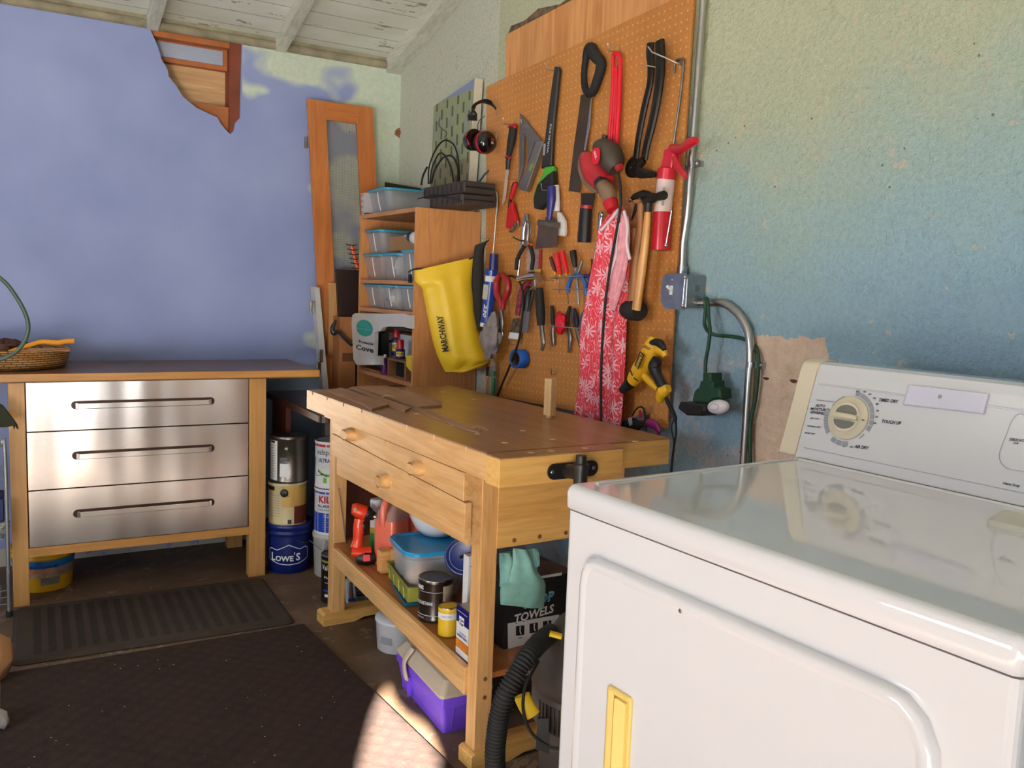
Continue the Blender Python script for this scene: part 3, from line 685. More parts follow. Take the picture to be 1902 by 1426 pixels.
# ------------------------------------------------------------ CABINET DOOR with a mesh panel leaning on the back wall
def m_mesh():
    m = bpy.data.materials.new('metal_screen'); m.use_nodes = True; t = NT(m); v = t.coord(); sep = t.new('SeparateXYZ'); t.link(v, sep.inputs[0])
    a = t.math('FRACT', t.math('MULTIPLY', sep.outputs[0], 1/.0075)); b = t.math('FRACT', t.math('MULTIPLY', sep.outputs[2], 1/.0075))
    k = t.math('MAXIMUM', t.math('LESS_THAN', a, .24), t.math('LESS_THAN', b, .24))
    t.base(lin((150, 148, 144))); t.link(k, t.b.inputs['Alpha']); t.b.inputs['Roughness'].default_value = .5; return m
yd = 4.05
def DP(p): q = PY(p, yd); return (q.x, q.z)
TL, TR = DP((571, 183)), DP((693, 200)); IL, IR = DP((606, 222)), DP((663, 230))
dx = (1.339-1.247)/(2.08-.741)
def dn(p, z): return (p[0]+dx*(p[1]-z), z)
sd = thing('cabinet_door', 'tall orange wood cabinet door with a metal mesh panel leaning on the back wall', 'cabinet door', (1.40, yd, .0))
mb = MB(); mb.prism([TL, IL[0:1]+(TL[1],), IL, dn(IL, .20), (dn(IL, .20)[0], .02), dn(TL, .02)], yd, yd+.02, 1, W_door) if False else None
mb.prism([TL, dn(TL, .02), (dn(IL, .02)), IL, (IL[0], TL[1])], yd, yd+.02, 1, W_door); o = wpart(mb, 'stile', W_door, sd); bevel(o, .001)
mb = MB(); mb.prism([(IR[0], TR[1]), IR, dn(IR, .02), dn(TR, .02), TR], yd, yd+.02, 1, W_door); o = wpart(mb, 'stile', W_door, sd); bevel(o, .001)
W_doorx = wood('orange_door_rail', (196, 120, 62), (172, 96, 42), 'X', .35, .8, .8)
mb = MB(); mb.prism([(IL[0], TL[1]), IL, IR, (IR[0], TR[1])], yd+.0003, yd+.0197, 1, W_doorx); wpart(mb, 'rail', W_doorx, sd)
mb = MB(); mb.prism([dn(IL, .30), dn(IL, .02), dn(IR, .02), dn(IR, .30)], yd+.0003, yd+.0197, 1, W_doorx); wpart(mb, 'rail', W_doorx, sd)
mb = MB(); mb.prism([IL, dn(IL, .30), dn(IR, .30), IR], yd+.012, yd+.0128, 1, m_mesh()); wpart(mb, 'mesh_panel', None, sd, 'grey metal mesh')
mb = MB(); q = PY((571, 262), yd); mb.box((q.x-.012, yd-.004, q.z-.03), (q.x+.002, yd+.01, q.z+.02), S_dull); mb.cyl((q.x-.008, yd-.006, q.z-.035), (q.x-.008, yd-.006, q.z+.02), .005, None, S_dull); wpart(mb, 'hinge', S_dull, sd)
# ------------------------------------------------------------ DESK under the shelf unit
W_dark = wood('dark_walnut_desk', (62, 34, 24), (44, 22, 16), 'Y', .4, .7, .6)
W_darkz = wood('dark_walnut_panel', (84, 40, 24), (56, 26, 16), 'Z', .45, .7, .7)
dk = thing('desk', 'dark walnut desk behind the workbench carrying the shelf unit', 'desk', (1.03, 3.14, 0))
mb = MB(); mb.prism(rrect(0, 0, .705, .80, .03, 4), .716, .742, 2, W_dark); part(mb, 'desk_top', W_dark, dk)
mb = MB(); mb.box((.03, .56, 0), (.05, .78, .716), W_darkz); part(mb, 'side_panel', W_darkz, dk)
mb = MB(); mb.box((.10, .05, 0), (.24, .07, .716), W_darkz); part(mb, 'leg_panel', W_darkz, dk)
mb = MB(); mb.box((.62, .05, 0), (.64, .78, .716), W_darkz); part(mb, 'back_panel', W_darkz, dk)
# shelf unit rests on it
hu.location.z = 0
for ch in hu.children: pass

# ------------------------------------------------------------ paint cans and buckets
def can(name, label, cx, cy, z0, r, h, body, cat='paint can', group=None, lid=None, ring=True, r1=None, bail=None):
    t = thing(name, label, cat, (cx, cy, z0), 0, group); r1 = r1 or r
    mb = MB(); mb.lathe([(r*.97, 0), (r, .003), (r, .006), (r*.985, .009)]+([(r1*.985, h-.012), (r1*1.01, h-.010), (r1*1.01, h-.002), (r1*.99, h)]), (0, 0, 0), body, 40)
    part(mb, 'can_body', body, t)
    mb = MB(); L = lid or S_dull
    mb.lathe([(r1*1.0, h-.001), (r1*1.0, h+.002), (r1*.93, h+.0025), (r1*.90, h-.003), (r1*.80, h-.003), (r1*.78, h-.001), (0.002, h-.001)], (0, 0, 0), L, 40)
    part(mb, 'lid', L, t)
    return t
def lab(t, name, cx, cy, r, fn_, label=None):
    mb = MB(); fn_(mb); return wpart(mb, name, None, t, label)
P_lowe = mat('navy_bucket_plastic', (18, 32, 104), .35, var=.06)
bx, by = 1.062, 3.648; A0 = toward((bx, by))
t = thing('bucket', 'navy blue plastic bucket on the floor with paint cans stacked on it', 'bucket', (bx, by, 0))
mb = MB(); mb.lathe([(.085, 0), (.0895, .004), (.094, .08), (.0975, .16), (.0975, .17), (.1025, .172), (.1025, .180), (.0985, .182), (.0985, .192), (.104, .194), (.104, .214), (.100, .216), (.092, .214), (.090, .205), (.002, .205)], (0, 0, 0), P_lowe, 48); part(mb, 'bucket_body', P_lowe, t)
mb = MB(); r = .0955
def lw(pts, w=.0016):
    n = len(pts)
    for k in range(n-1):
        for q in range(4):
            a = Vector(pts[k]).lerp(Vector(pts[k+1]), q/4); b = Vector(pts[k]).lerp(Vector(pts[k+1]), (q+1)/4)
            d_ = (b-a).normalized(); nn = Vector((-d_.y, d_.x))*w; vs = []
            for p in (a-nn, b-nn, b+nn, a+nn):
                rr = .0888+.058*p.y+.0012; an = A0+p.x/rr; vs.append((bx+rr*math.cos(an), by+rr*math.sin(an), p.y))
            mb.add(vs, [(0, 1, 2, 3)], M_wht)
outl = [(-.092, .108), (-.085, .108), (-.085, .114), (-.050, .106), (.0, .130), (.048, .108), (.078, .116), (.078, .110), (.090, .110), (.090, .062), (.045, .046), (0, .042), (-.045, .046), (-.092, .062), (-.092, .108)]
lw(outl); 
for s_, u0, w_, h_, z_ in (('L', -.079, .019, .036, .058), ('OWE', -.058, .078, .025, .057), ("'", .022, .004, .010, .086), ('S', .030, .020, .034, .058)):
    vs, fs, _ = textmesh(s_, True); V = []
    for a, b in vs:
        zz = z_+b*h_; rr = .0888+.058*zz+.0014; an = A0+(u0+a*w_)/rr; V.append((bx+rr*math.cos(an), by+rr*math.sin(an), zz))
    mb.add(V, fs, M_wht)
wpart(mb, 'logo_print', M_wht, t)
mb = MB(); mb.tube([(bx+.104*math.cos(A0+a), by+.104*math.sin(A0+a), .178-.05*math.sin((a+.2)*1.2)) for a in [k*.1+.3 for k in range(14)]], .0018, S_dull, 6); wpart(mb, 'bail_handle', S_dull, t)
# yellow and cream can
P_cream = mat('cream_can_label', (216, 198, 150), .35, var=.05); P_gold = mat('yellow_can_label', (206, 164, 84), .35, var=.08); P_brn = mat('brown_red_label', (110, 40, 22), .4, var=.3, scale=30)
t = can('paint_can', 'cream and yellow paint can sitting inside the rim of the navy bucket', bx-.008, by, .2055, .081, .185, P_cream, 'paint can', 'gallon paint cans on the left stack')
def f(mb):
    c = (bx-.008, by); A = toward(c)
    wrapquad(mb, c, .0805, A-.25, A+1.4, .226+.07, .385, P_gold); wrapquad(mb, c, .0805, A+.30, A+1.4, .224, .296, P_brn, .0006)
    wrapquad(mb, c, .0805, A-1.2, A-.55, .365, .378, M_blk, .0006); wrap(mb, 'BEHR', c, .081, A-1.0, .352, .035, .01, M_blk)
    wrapquad(mb, c, .0805, A-.02, A+.22, .226, .244, M_ink, .0006)
lab(t, 'label', 0, 0, 0, f) if False else None
mb = MB(); c = (bx-.008, by); A = toward(c)
wrapquad(mb, c, .0800, A-.28, A+1.45, .290, .378, P_gold); wrapquad(mb, c, .0800, A+.36, A+1.45, .216, .292, P_brn, .0008); wrapquad(mb, c, .0800, A+.02, A+.22, .218, .236, M_ink, .0008)
wrapquad(mb, c, .0800, A-1.3, A-.72, .360, .376, M_blk, .0008)
for k in range(9): wrapquad(mb, c, .0800, A-1.25, A-.40, .338-.011*k, .340-.011*k, M_ink2, .0008)
wpart(mb, 'label', None, t)
mb = MB(); q = Vector((c[0]+.081*math.cos(A-.28+.12), c[1]+.081*math.sin(A-.28+.12), .352)); n_ = Vector((math.cos(A-.16), math.sin(A-.16), 0)); mb.lathe([(.017, 0), (.017, .004), (.012, .006), (.004, .007)], q, K_black, 20, axis=n_)
mb.tube(smooth([q+n_*.008, q+Vector((.02, -.004, -.016)), q+Vector((.055, .0, -.034)), q+Vector((.085, .03, -.04))], 5), .0015, S_dull, 6)
wpart(mb, 'bail_handle', K_black, t)
# silver can
t = can('paint_can', 'dull metal paint can with a white label, topmost of its stack', bx, by, .394, .081, .194, mat('brushed_can_metal', (120, 112, 104), .3, .9, var=.15, scale=5), 'paint can', 'gallon paint cans on the left stack')
mb = MB(); c = (bx, by); A = toward(c)
wrapquad(mb, c, .0800, A-1.35, A-.68, .402, .572, M_wht); wrapquad(mb, c, .0800, A-.52, A-.02, .420, .478, M_wht)
for k in range(13): wrapquad(mb, c, .0800, A-1.25, A-.78, .55-.011*k, .552-.011*k, M_ink2, .0008)
for k in range(5): wrapquad(mb, c, .0800, A-.52, A-.12, .50-.006*k, .502-.006*k, M_ink2, .0008)
wrapquad(mb, c, .0800, A-1.25, A-.85, .562, .57, M_blk, .0008); wpart(mb, 'label', M_wht, t)
mb = MB(); q = Vector((c[0]+.081*math.cos(A-.16), c[1]+.081*math.sin(A-.16), .540)); n_ = Vector((math.cos(A-.16), math.sin(A-.16), 0)); mb.lathe([(.010, 0), (.010, .004), (.007, .006), (.002, .007)], q, S_dull, 20, axis=n_)
mb.tube(smooth([q+n_*.008, q+Vector((.02, -.004, -.03)), q+Vector((.055, .0, -.05)), q+Vector((.085, .03, -.055))], 5), .0015, S_dull, 6)
wpart(mb, 'bail_handle', S_dull, t)
# right stack
cx, cy = 1.212, 3.505; A = toward((cx, cy)); c = (cx, cy)
P_pail = mat('off_white_pail', (196, 192, 186), .4, var=.06)
t = thing('pail', 'off-white dented pail on the floor under two white paint cans', 'pail', (cx, cy, 0))
mb = MB(); mb.lathe([(.074, 0), (.077, .003), (.084, .165), (.087, .167), (.087, .184), (.084, .186), (.002, .184)], (0, 0, 0), P_pail, 40); part(mb, 'pail_body', P_pail, t)
mb = MB(); q = Vector((cx+.083*math.cos(A-.2), cy+.083*math.sin(A-.2), .14)); mb.lathe([(.009, 0), (.008, .004), (.003, .005)], q, S_dull, 16, axis=(math.cos(A-.2), math.sin(A-.2), 0)); mb.tube(smooth([q+Vector((-.004, -.006, 0)), q+Vector((-.03, 0, -.01)), q+Vector((-.075, .03, .03))], 5), .0014, S_dull, 6)
mb.tube(smooth([q+Vector((-.02, -.004, .03)), q+Vector((-.028, -.002, -.03)), q+Vector((-.005, -.006, -.06))], 5), .0012, M_wht, 6)
wpart(mb, 'bail_handle', S_dull, t)
P_blue = mat('cobalt_label', (20, 62, 170), .35, var=.05); P_redl = mat('label_red', (176, 26, 44), .4, var=.05); P_navy = mat('label_navy', (26, 36, 110), .4, var=.05)
P_cw = mat('white_can_label', (226, 226, 228), .35, var=.03); P_grn = mat('label_green', (104, 178, 50), .4, var=.15); P_dgr = mat('label_dark_green', (40, 120, 50), .4, var=.1)
t = can('paint_can', 'white and blue primer can in the middle of the right stack', cx, cy, .1865, .081, .196, P_cw, 'paint can', 'gallon cans on the right stack')
mb = MB(); z0 = .1865
wrapquad(mb, c, .080, A-1.4, A+1.4, z0+.012, z0+.095, P_blue); wrapquad(mb, c, .080, A-1.4, A+1.4, z0+.176, z0+.184, P_blue)
wrap(mb, 'KILZ', c, .080, A-.32, z0+.138, .085, .030, P_redl, True, .001); wrap(mb, 'ALL-PURPOSE', c, .080, A-.34, z0+.119, .098, .011, P_navy, True, .001); wrap(mb, 'INTERIOR EXTERIOR PRIMER', c, .080, A-.34, z0+.105, .098, .006, M_ink, False, .001)
wrap(mb, 'MULTI-SURFACE', c, .080, A-.25, z0+.084, .05, .005, M_wht, False, .001); wrap(mb, 'STAINBLOCKER', c, .080, A-.25, z0+.076, .05, .005, M_wht, False, .001)
for k in range(5): wrapquad(mb, c, .080, A-.6, A-.6+.25+.1*(k % 2), z0+.065-.01*k, z0+.067-.01*k, M_ink2, .001)
wpart(mb, 'label', P_cw, t)
t = can('paint_can', 'white Valspar-style paint can with a green swoosh, top of the right stack'.replace('Valspar-style ', ''), cx, cy, .386, .081, .198, P_cw, 'paint can', 'gallon cans on the right stack')
mb = MB(); z0 = .386
wrapquad(mb, c, .080, A-1.4, A+1.4, z0+.176, z0+.187, P_redl)
wrap(mb, 'valspar', c, .080, A-.50, z0+.136, .086, .030, M_ink, False, .001); wrap(mb, 'ULTRA', c, .080, A-.55, z0+.111, .055, .017, P_navy, True, .001)
for k in range(3): wrapquad(mb, c, .080, A-.7, A+.2, z0+.106-.008*k, z0+.107-.008*k, M_ink2, .001)
for k in range(14):
    a = A-.95+k*.085; zz = z0+.072-.016*math.sin(k/13*PI); wrapquad(mb, c, .080, a, a+.086, zz-.005, zz+.006, P_grn if k % 3 else P_dgr, .001, 2)
wrapquad(mb, c, .080, A-.58, A-.38, z0+.024, z0+.046, P_grn, .0012)
wpart(mb, 'label', P_cw, t)
mb = MB(); mb.tube(smooth([(cx+.082*math.cos(A-1.2), cy+.082*math.sin(A-1.2), z0+.13), (cx-.095, cy-.04, z0+.09), (cx-.092, cy-.05, z0+.06), (cx+.083*math.cos(A-.6), cy+.083*math.sin(A-.6), z0+.062)], 6), .0014, S_dull, 6); wpart(mb, 'bail_handle', S_dull, t)
# black can beside the far bench leg
cx, cy = 1.118, 3.20; c = (cx, cy); A = toward(c)
t = can('paint_can', 'small black paint can on the floor behind the far bench leg', cx, cy, 0, .056, .186, mat('black_can_label', (26, 24, 22), .35, var=.2))
mb = MB(); wrapquad(mb, c, .0555, A-1.3, A+1, .160, .170, mat('olive_band', (120, 130, 56), .4)); wrap(mb, 'Valspar', c, .0555, A-.45, .125, .075, .028, M_wht, False, .0006); wrap(mb, 'MAX', c, .0555, A-.5, .098, .04, .010, M_wht, False, .0006)
wrap(mb, 'enamel', c, .0555, A-.55, .08, .03, .005, M_wht); wrapquad(mb, c, .0555, A-.9, A-.2, .045, .055, P_blue, .0006); wrapquad(mb, c, .0555, A-.8, A-.1, .025, .036, P_cw, .0006); wpart(mb, 'label', None, t)

# ------------------------------------------------------------ yellow bucket under the cabinet
bx2, by2 = .128, 3.835; c = (bx2, by2); A = toward(c)
P_yb = mat('yellow_bucket', (222, 170, 34), .4, var=.05)
t = thing('grout_bucket', 'yellow bucket with a blue label on the floor beneath the steel drawers', 'bucket', (bx2, by2, 0))
mb = MB(); mb.lathe([(.098, 0), (.102, .004), (.112, .13), (.116, .132), (.116, .143), (.113, .144), (.113, .152), (.118, .153), (.118, .170), (.114, .172), (.105, .168), (.002, .166)], (0, 0, 0), P_yb, 44); part(mb, 'bucket_body', P_yb, t)
mb = MB(); wrapquad(mb, c, .1005, A-1.3, A+1.35, .018, .128, mat('tile_photo_label', (158, 132, 116), .5, var=.25, scale=25), .0014, 16, .1125); wrapquad(mb, c, .107, A-1.3, A+1.35, .094, .128, mat('sky_blue_label', (34, 110, 176), .4, var=.06), .0030, 16, .1125)
wrapquad(mb, c, .1015, A-.1, A+.55, .03, .06, mat('grey_tile_print', (110, 108, 100), .5, var=.3, scale=40), .0034, 8, .105)
wrap(mb, 'Premium', c, .1125, A+.05, .116, .05, .008, P_navy, False, .002); wrap(mb, 'SIMPLE PREMIUM', c, .1125, A-.1, .100, .12, .010, P_navy, True, .002); wrap(mb, 'SIMPLE SET', c, .110, A-.15, .080, .10, .012, mat('orange_print', (220, 120, 30), .4), True, .002)
wpart(mb, 'label', None, t)

# ------------------------------------------------------------ basket and its contents
W_wick = mat('wicker', (176, 132, 70), .7, var=.25, scale=40)
def m_wick():
    m = bpy.data.materials.new('woven_seagrass'); m.use_nodes = True; t = NT(m); v = t.coord(); br = t.new('TexBrick'); 
    sep = t.new('SeparateXYZ'); t.link(v, sep.inputs[0]); cb_ = t.new('CombineXYZ'); t.link(t.math('ADD', sep.outputs[0], sep.outputs[1]), cb_.inputs[0]); t.link(sep.outputs[2], cb_.inputs[1])
    t.link(cb_.outputs[0], br.inputs['Vector']); br.inputs['Scale'].default_value = 20; br.inputs['Brick Width'].default_value = .8; br.inputs['Row Height'].default_value = .17; br.inputs['Mortar Size'].default_value = .035
    br.inputs['Color1'].default_value = lin((196, 150, 86)); br.inputs['Color2'].default_value = lin((170, 124, 66)); br.inputs['Mortar'].default_value = lin((92, 58, 26))
    t.base(br.outputs['Color']); t.b.inputs['Roughness'].default_value = .75; t.bump(br.outputs['Fac'], -.8, .006); return m
t = thing('wicker_basket', 'round wicker basket on the counter at the left edge', 'basket', (.03, 3.895, .8725))
mb = MB(); mb.lathe([(.175, 0), (.192, .004), (.205, .03), (.212, .068), (.215, .072), (.211, .076), (.204, .072), (.186, .01), (.002, .008)], (0, 0, 0), m_wick(), 56); part(mb, 'basket_weave', None, t)
def blob(mb, c, r, m, seed=0, amp=.25, seg=20, fr=3):
    rings = []; n = seg//2
    for i in range(n+1):
        a = PI*(i+.03)/(n+.06); ring = []
        for k in range(seg):
            b = 2*PI*k/seg; d_ = Vector((math.cos(b)*math.sin(a), math.sin(b)*math.sin(a), -math.cos(a)))
            f_ = 1+amp*mnoise.noise(d_*fr+Vector((seed, seed*2, 0)))*1.6; ring.append(Vector(c)+Vector((d_.x*r[0], d_.y*r[1], d_.z*r[2]))*f_)
        rings.append(ring)
    return mb.loft(rings, m, True)
P_cloth = mat('brown_cloth', (104, 66, 48), .9, var=.25, scale=25)
mb = MB(); blob(mb, (0, 3.90, .932), (.125, .115, .040), P_cloth, 3, .35, 28, 4); o = mb.build('cloth_bundle', P_cloth); tag(o, 'bundle of rumpled brown cloth heaped in the wicker basket', 'cloth')
P_or = mat('orange_yellow_plastic', (226, 150, 30), .4, var=.05)
mb = MB(); q = [PY(e7(*p), 3.72) for p in ((60, 596), (200, 552), (285, 528), (395, 536), (440, 526), (505, 524))]; P_ = smooth(q, 5); mb.tube(P_, lerpn([.006, .009, .009, .010, .010, .010], len(P_)), P_or, 8, flat=.5, up=(0, 1, 0)); o = mb.build('plastic_tray', P_or); tag(o, 'orange-yellow plastic tray edge resting on the wicker basket rim', 'tray')
mb = MB(); rings = [[(x+.02, 3.73+dy, .947-.002*k) for x, dy in ((.03, 0), (.21, -.01), (.215, .12), (.02, .14))] for k in range(2)]
mb.loft(rings, P_or, True, smooth=False); wpart(mb, 'tray_floor', P_or, o)
# green hose loop hanging in at the left
P_hose = mat('sage_green_hose', (74, 96, 84), .4, var=.15)
mb = MB(); pts = [PY(p, y) for p, y in (((-70, 470), 3.6), ((0, 516), 3.6), ((28, 548), 3.6), ((48, 585), 3.6), ((52, 615), 3.6), ((38, 645), 3.6), ((15, 662), 3.6), ((-15, 670), 3.62), ((-80, 675), 3.7))]
mb.tube(smooth(pts, 6), .0075, P_hose, 10); o = mb.build('garden_hose', P_hose); tag(o, 'loop of grey-green hose hanging at the left edge above the counter', 'hose')
# wire rack with things at the left edge
P_wire = mat('grey_wire', (150, 152, 156), .4, .6)
t = thing('wire_rack', 'grey wire rack standing at the far left beside the cabinet leg', 'rack', (-.15, 3.5, 0))
for x in (.155, -.14):
    mb = MB(); mb.tube(smooth([(x, .02, .02), (x, .02, .60), (x-.012, .02, .63), (x-.04, .02, .64)], 6) if x > 0 else [(x, .02, .02), (x, .02, .64)], .007, P_wire, 10); part(mb, 'upright', P_wire, t)
for z in (.56, .34, .10):
    mb = MB()
    for k in range(3): mb.tube([(-.14, .012, z-.018*k*1.4), (.148, .012, z-.018*k*1.4)], .002, P_wire, 6)
    for k in range(8): mb.tube([(-.13+.037*k, .012, z), (-.13+.037*k, .012, z-.05), (-.13+.037*k, .22, z-.05)], .0015, P_wire, 6)
    part(mb, 'wire_basket', P_wire, t)
mb = MB(); mb.tube([(.155, .02, 0), (.155, .02, .02)], .012, K_rub, 10); part(mb, 'foot', K_rub, t)
P_dg = mat('dark_olive_fabric', (44, 44, 24), .8, var=.2)
mb = MB(); q = [PY(e7(*p), 3.498) for p in ((-40, 930), (20, 960), (60, 1010), (118, 1090), (128, 1125), (112, 1118), (105, 1102), (95, 1130), (88, 1100), (40, 1110), (-40, 1112))]
mb.plate(q, (0, 1, 0), .012, P_dg, .003); o = mb.build('garden_glove', P_dg); tag(o, 'dark olive pointed glove draped over the rack at the left edge', 'glove')
mb = MB(); blob(mb, PY(e8(2, 290), 3.6), (.03, .04, .035), mat('white_rag', (190, 188, 186), .9), 8, .3); o = mb.build('white_rag', mat('white_rag')); tag(o, 'white rag bunched in the wire rack', 'rag')
mb = MB(); mb.box((-.14, 3.55, .345), (.0, 3.70, .43), mat('deep_blue_box', (20, 44, 96), .5)); o = mb.build('blue_box', None); bevel(o, .006); tag(o, 'deep blue box sitting in the wire rack', 'box')
# shoe and rag at the far left floor
P_tan = mat('tan_leather', (190, 140, 96), .6, var=.1)
mb = MB(); A_ = PZ((14, 1246), .03); blob(mb, (A_.x-.06, A_.y+.0, .075), (.075, .05, .085), P_tan, 2, .2); o = mb.build('leather_glove', P_tan); tag(o, 'tan leather glove standing on the floor at the far left', 'glove')
mb = MB(); A_ = PZ((5, 1340), .02); blob(mb, (A_.x-.028, A_.y, .03), (.04, .05, .03), mat('white_rag'), 5, .35); o = mb.build('white_cloth', None); tag(o, 'crumpled white cloth on the brown mat at the far left', 'cloth')

# ------------------------------------------------------------ mats
def m_rubmat():
    m = bpy.data.materials.new('ribbed_rubber'); m.use_nodes = True; t = NT(m); v = t.coord(); sep = t.new('SeparateXYZ'); t.link(v, sep.inputs[0]); x, y = sep.outputs[0], sep.outputs[1]
    a = t.math('FRACT', t.math('MULTIPLY', x, 1/.044)); b = t.math('FRACT', t.math('MULTIPLY', y, 1/.014)); k = t.math('MULTIPLY', t.math('GREATER_THAN', a, .45), t.math('GREATER_THAN', b, .35))
    e = t.math('MULTIPLY', t.math('MULTIPLY', t.math('GREATER_THAN', x, .06), t.math('LESS_THAN', x, .85)), t.math('MULTIPLY', t.math('GREATER_THAN', y, .05), t.math('LESS_THAN', y, .48))); k = t.math('MULTIPLY', k, e)
    n = t.noise(v, 8, 4); c = t.ramp(n, [(.3, lin((48, 39, 32))), (.7, lin((62, 51, 42)))]); t.base(t.mix(k, c, lin((7, 6, 5)))); t.b.inputs['Roughness'].default_value = .7; t.bump(t.math('MULTIPLY', k, -1.), .8, .006); return m
mb = MB(); T_ = Matrix.Translation((.003, 3.045, .0)) @ Matrix.Rotation(-.030, 4, 'Z')
pr_ = rrect(0, 0, .905, .53, .03, 5); rings = [[(a, b, z) for a, b in (inset(pr_, i_) if i_ else pr_)] for i_, z in ((0, .001), (0, .004), (.014, .0125), (.02, .013))]
mb.loft(rings, m_rubmat(), True, smooth=False); o = mb.build('rubber_mat', None); o.matrix_basis = T_; tag(o, 'black ribbed rubber mat on the floor in front of the cabinet', 'mat')
def m_carpet():
    m = bpy.data.materials.new('brown_coir'); m.use_nodes = True; t = NT(m); v = t.coord(); w = t.new('TexVoronoi'); t.link(t.coord((1, 1, 1), rot=(0, 0, .78)), w.inputs['Vector']); w.inputs['Scale'].default_value = 22; w.inputs['Randomness'].default_value = .25
    n = t.noise(v, 120, 4, .7); n2 = t.noise(v, 6, 4); c = t.ramp(n, [(.3, lin((34, 21, 15))), (.7, lin((66, 44, 34)))]); c = t.mix(.35, c, t.ramp(n2, [(.3, lin((38, 24, 17))), (.7, lin((58, 38, 29)))])); c = t.mix(.6, c, t.ramp(w.outputs['Distance'], [(.1, (1.2, 1.2, 1.2, 1)), (.55, (.6, .6, .6, 1))]), 'MULTIPLY')
    vv = t.new('TexVoronoi'); t.link(v, vv.inputs['Vector']); vv.inputs['Scale'].default_value = 28; s_ = t.math('MULTIPLY', t.math('LESS_THAN', vv.outputs['Distance'], .06), t.math('GREATER_THAN', t.noise(v, 4, 2), .5))
    t.base(t.mix(s_, c, lin((200, 180, 150)))); t.b.inputs['Roughness'].default_value = .95; t.bump(t.math('ADD', w.outputs['Distance'], t.math('MULTIPLY', n, .35)), .45, .006); return m
mb = MB(); mb.prism([(-.06, .0), (-.022, 2.985), (.925, 2.982), (.985, 1.90), (1.01, 1.4), (.78, 1.15), (.60, .0)], .001, .0105, 2, m_carpet()); o = mb.build('doormat', None); bevel(o, .004); tag(o, 'large dark brown textured mat covering the floor in the foreground', 'mat')

# ------------------------------------------------------------ stuff leaning between counter and shelf unit
P_wslab = mat('white_painted_edge', (196, 194, 190), .5, var=.08)
q = [PY(p, 4.02) for p in ((579, 532), (589, 534), (606, 722), (596, 722))]
mb = MB(); mb.prism([(q[0].x, q[0].z), (q[1].x, q[1].z), (q[2].x, q[2].z), (q[2].x+.04, .02), (q[3].x+.04, .02), (q[3].x, q[3].z)], 3.985, 4.04, 1, P_wslab); o = mb.build('white_door_panel', P_wslab); tag(o, 'narrow white door panel with hinges leaning left of the orange door', 'door panel')
for p in ((578, 570), (593, 660), (589, 682)):
    mb = MB(); a = PY(p, 4.0); mb.box((a.x-.010, 3.98, a.z-.03), (a.x+.012, 3.984, a.z+.03), S_chrome); mb.cyl((a.x-.008, 3.976, a.z-.03), (a.x-.008, 3.976, a.z+.03), .006, None, S_dull); wpart(mb, 'hinge', S_chrome, o)
W_lt = wood('pale_board', (196, 150, 96), (178, 128, 74), 'Z', .5, .6, .5)
def leaner(name, pts, y, th, m, label, cat):
    q = [PY(p, y) for p in pts]; mb = MB(); mb.prism([(a.x, a.z) for a in q], y, y+th, 1, m); o = mb.build(name, m); tag(o, label, cat); return o
leaner('pale_board', [c4(325, 224), c4(336, 222), c4(348, 540), c4(340, 900), c4(250, 900), c4(255, 224)], 4.022, .018, W_lt, 'pale board standing behind the orange cabinet door', 'board')
leaner('hardboard_sheet', [c4(325, 98), c4(540, 112), c4(536, 560), c4(348, 545)], 3.98, .02, mat('dark_brown_panel', (38, 20, 14), .5, var=.2), 'dark brown hardboard standing between the mesh door and the shelf unit', 'hardboard')
P_card = mat('cardboard', (146, 92, 50), .8, var=.1)
a, b = PY(c4(285, 560), 3.95), PY(c4(540, 1100), 3.95)
mb = MB(); mb.box((a.x+.03, 3.93, .745), (b.x-.03, 4.03, a.z+.01), P_card); o = mb.build('cardboard_box', P_card); tag(o, 'tall cardboard box standing on the desk left of the shelf unit', 'box')
mb = MB(); mb.box((a.x+.045, 3.9285, a.z-.20), (a.x+.10, 3.9295, a.z-.16), mat('brown_print', (92, 52, 26), .8)); wpart(mb, 'printed_panel', None, o)
mb = MB(); q = [PY(p, 3.90) for p in (c4(320, 575), c4(290, 640), c4(300, 690), c4(350, 685), c4(400, 740), c4(470, 810))]
mb.tube(smooth(q, 5), lerpn([.006, .011, .014, .008, .009, .006], 26), K_black, 8); o = mb.build('black_clamp', K_black); tag(o, 'black clamp hanging in front of the cardboard box', 'clamp')
P_rake = mat('orange_plastic', (224, 78, 22), .4, var=.06)
q = [PY(c3(380, 1165), 4.012), PY(c3(428, 1350), 4.012)]
mb = MB(); mb.tube([q[0], q[0].lerp(q[1], .5), q[1], q[1]+(q[1]-q[0])*3.3], .009, P_rake, 8, flat=.7)
o = mb.build('orange_rack', P_rake); tag(o, 'orange toothed plastic strip standing left of the clear bins', 'rack')
for k in range(6):
    a = q[0].lerp(q[1], k/5.3); mb = MB(); mb.tube([a+Vector((-.03, -.004, .004)), a+Vector((.0, -.006, 0)), a+Vector((.022, -.006, .004))], .0022, K_black, 6); wpart(mb, 'tooth', K_black, o)
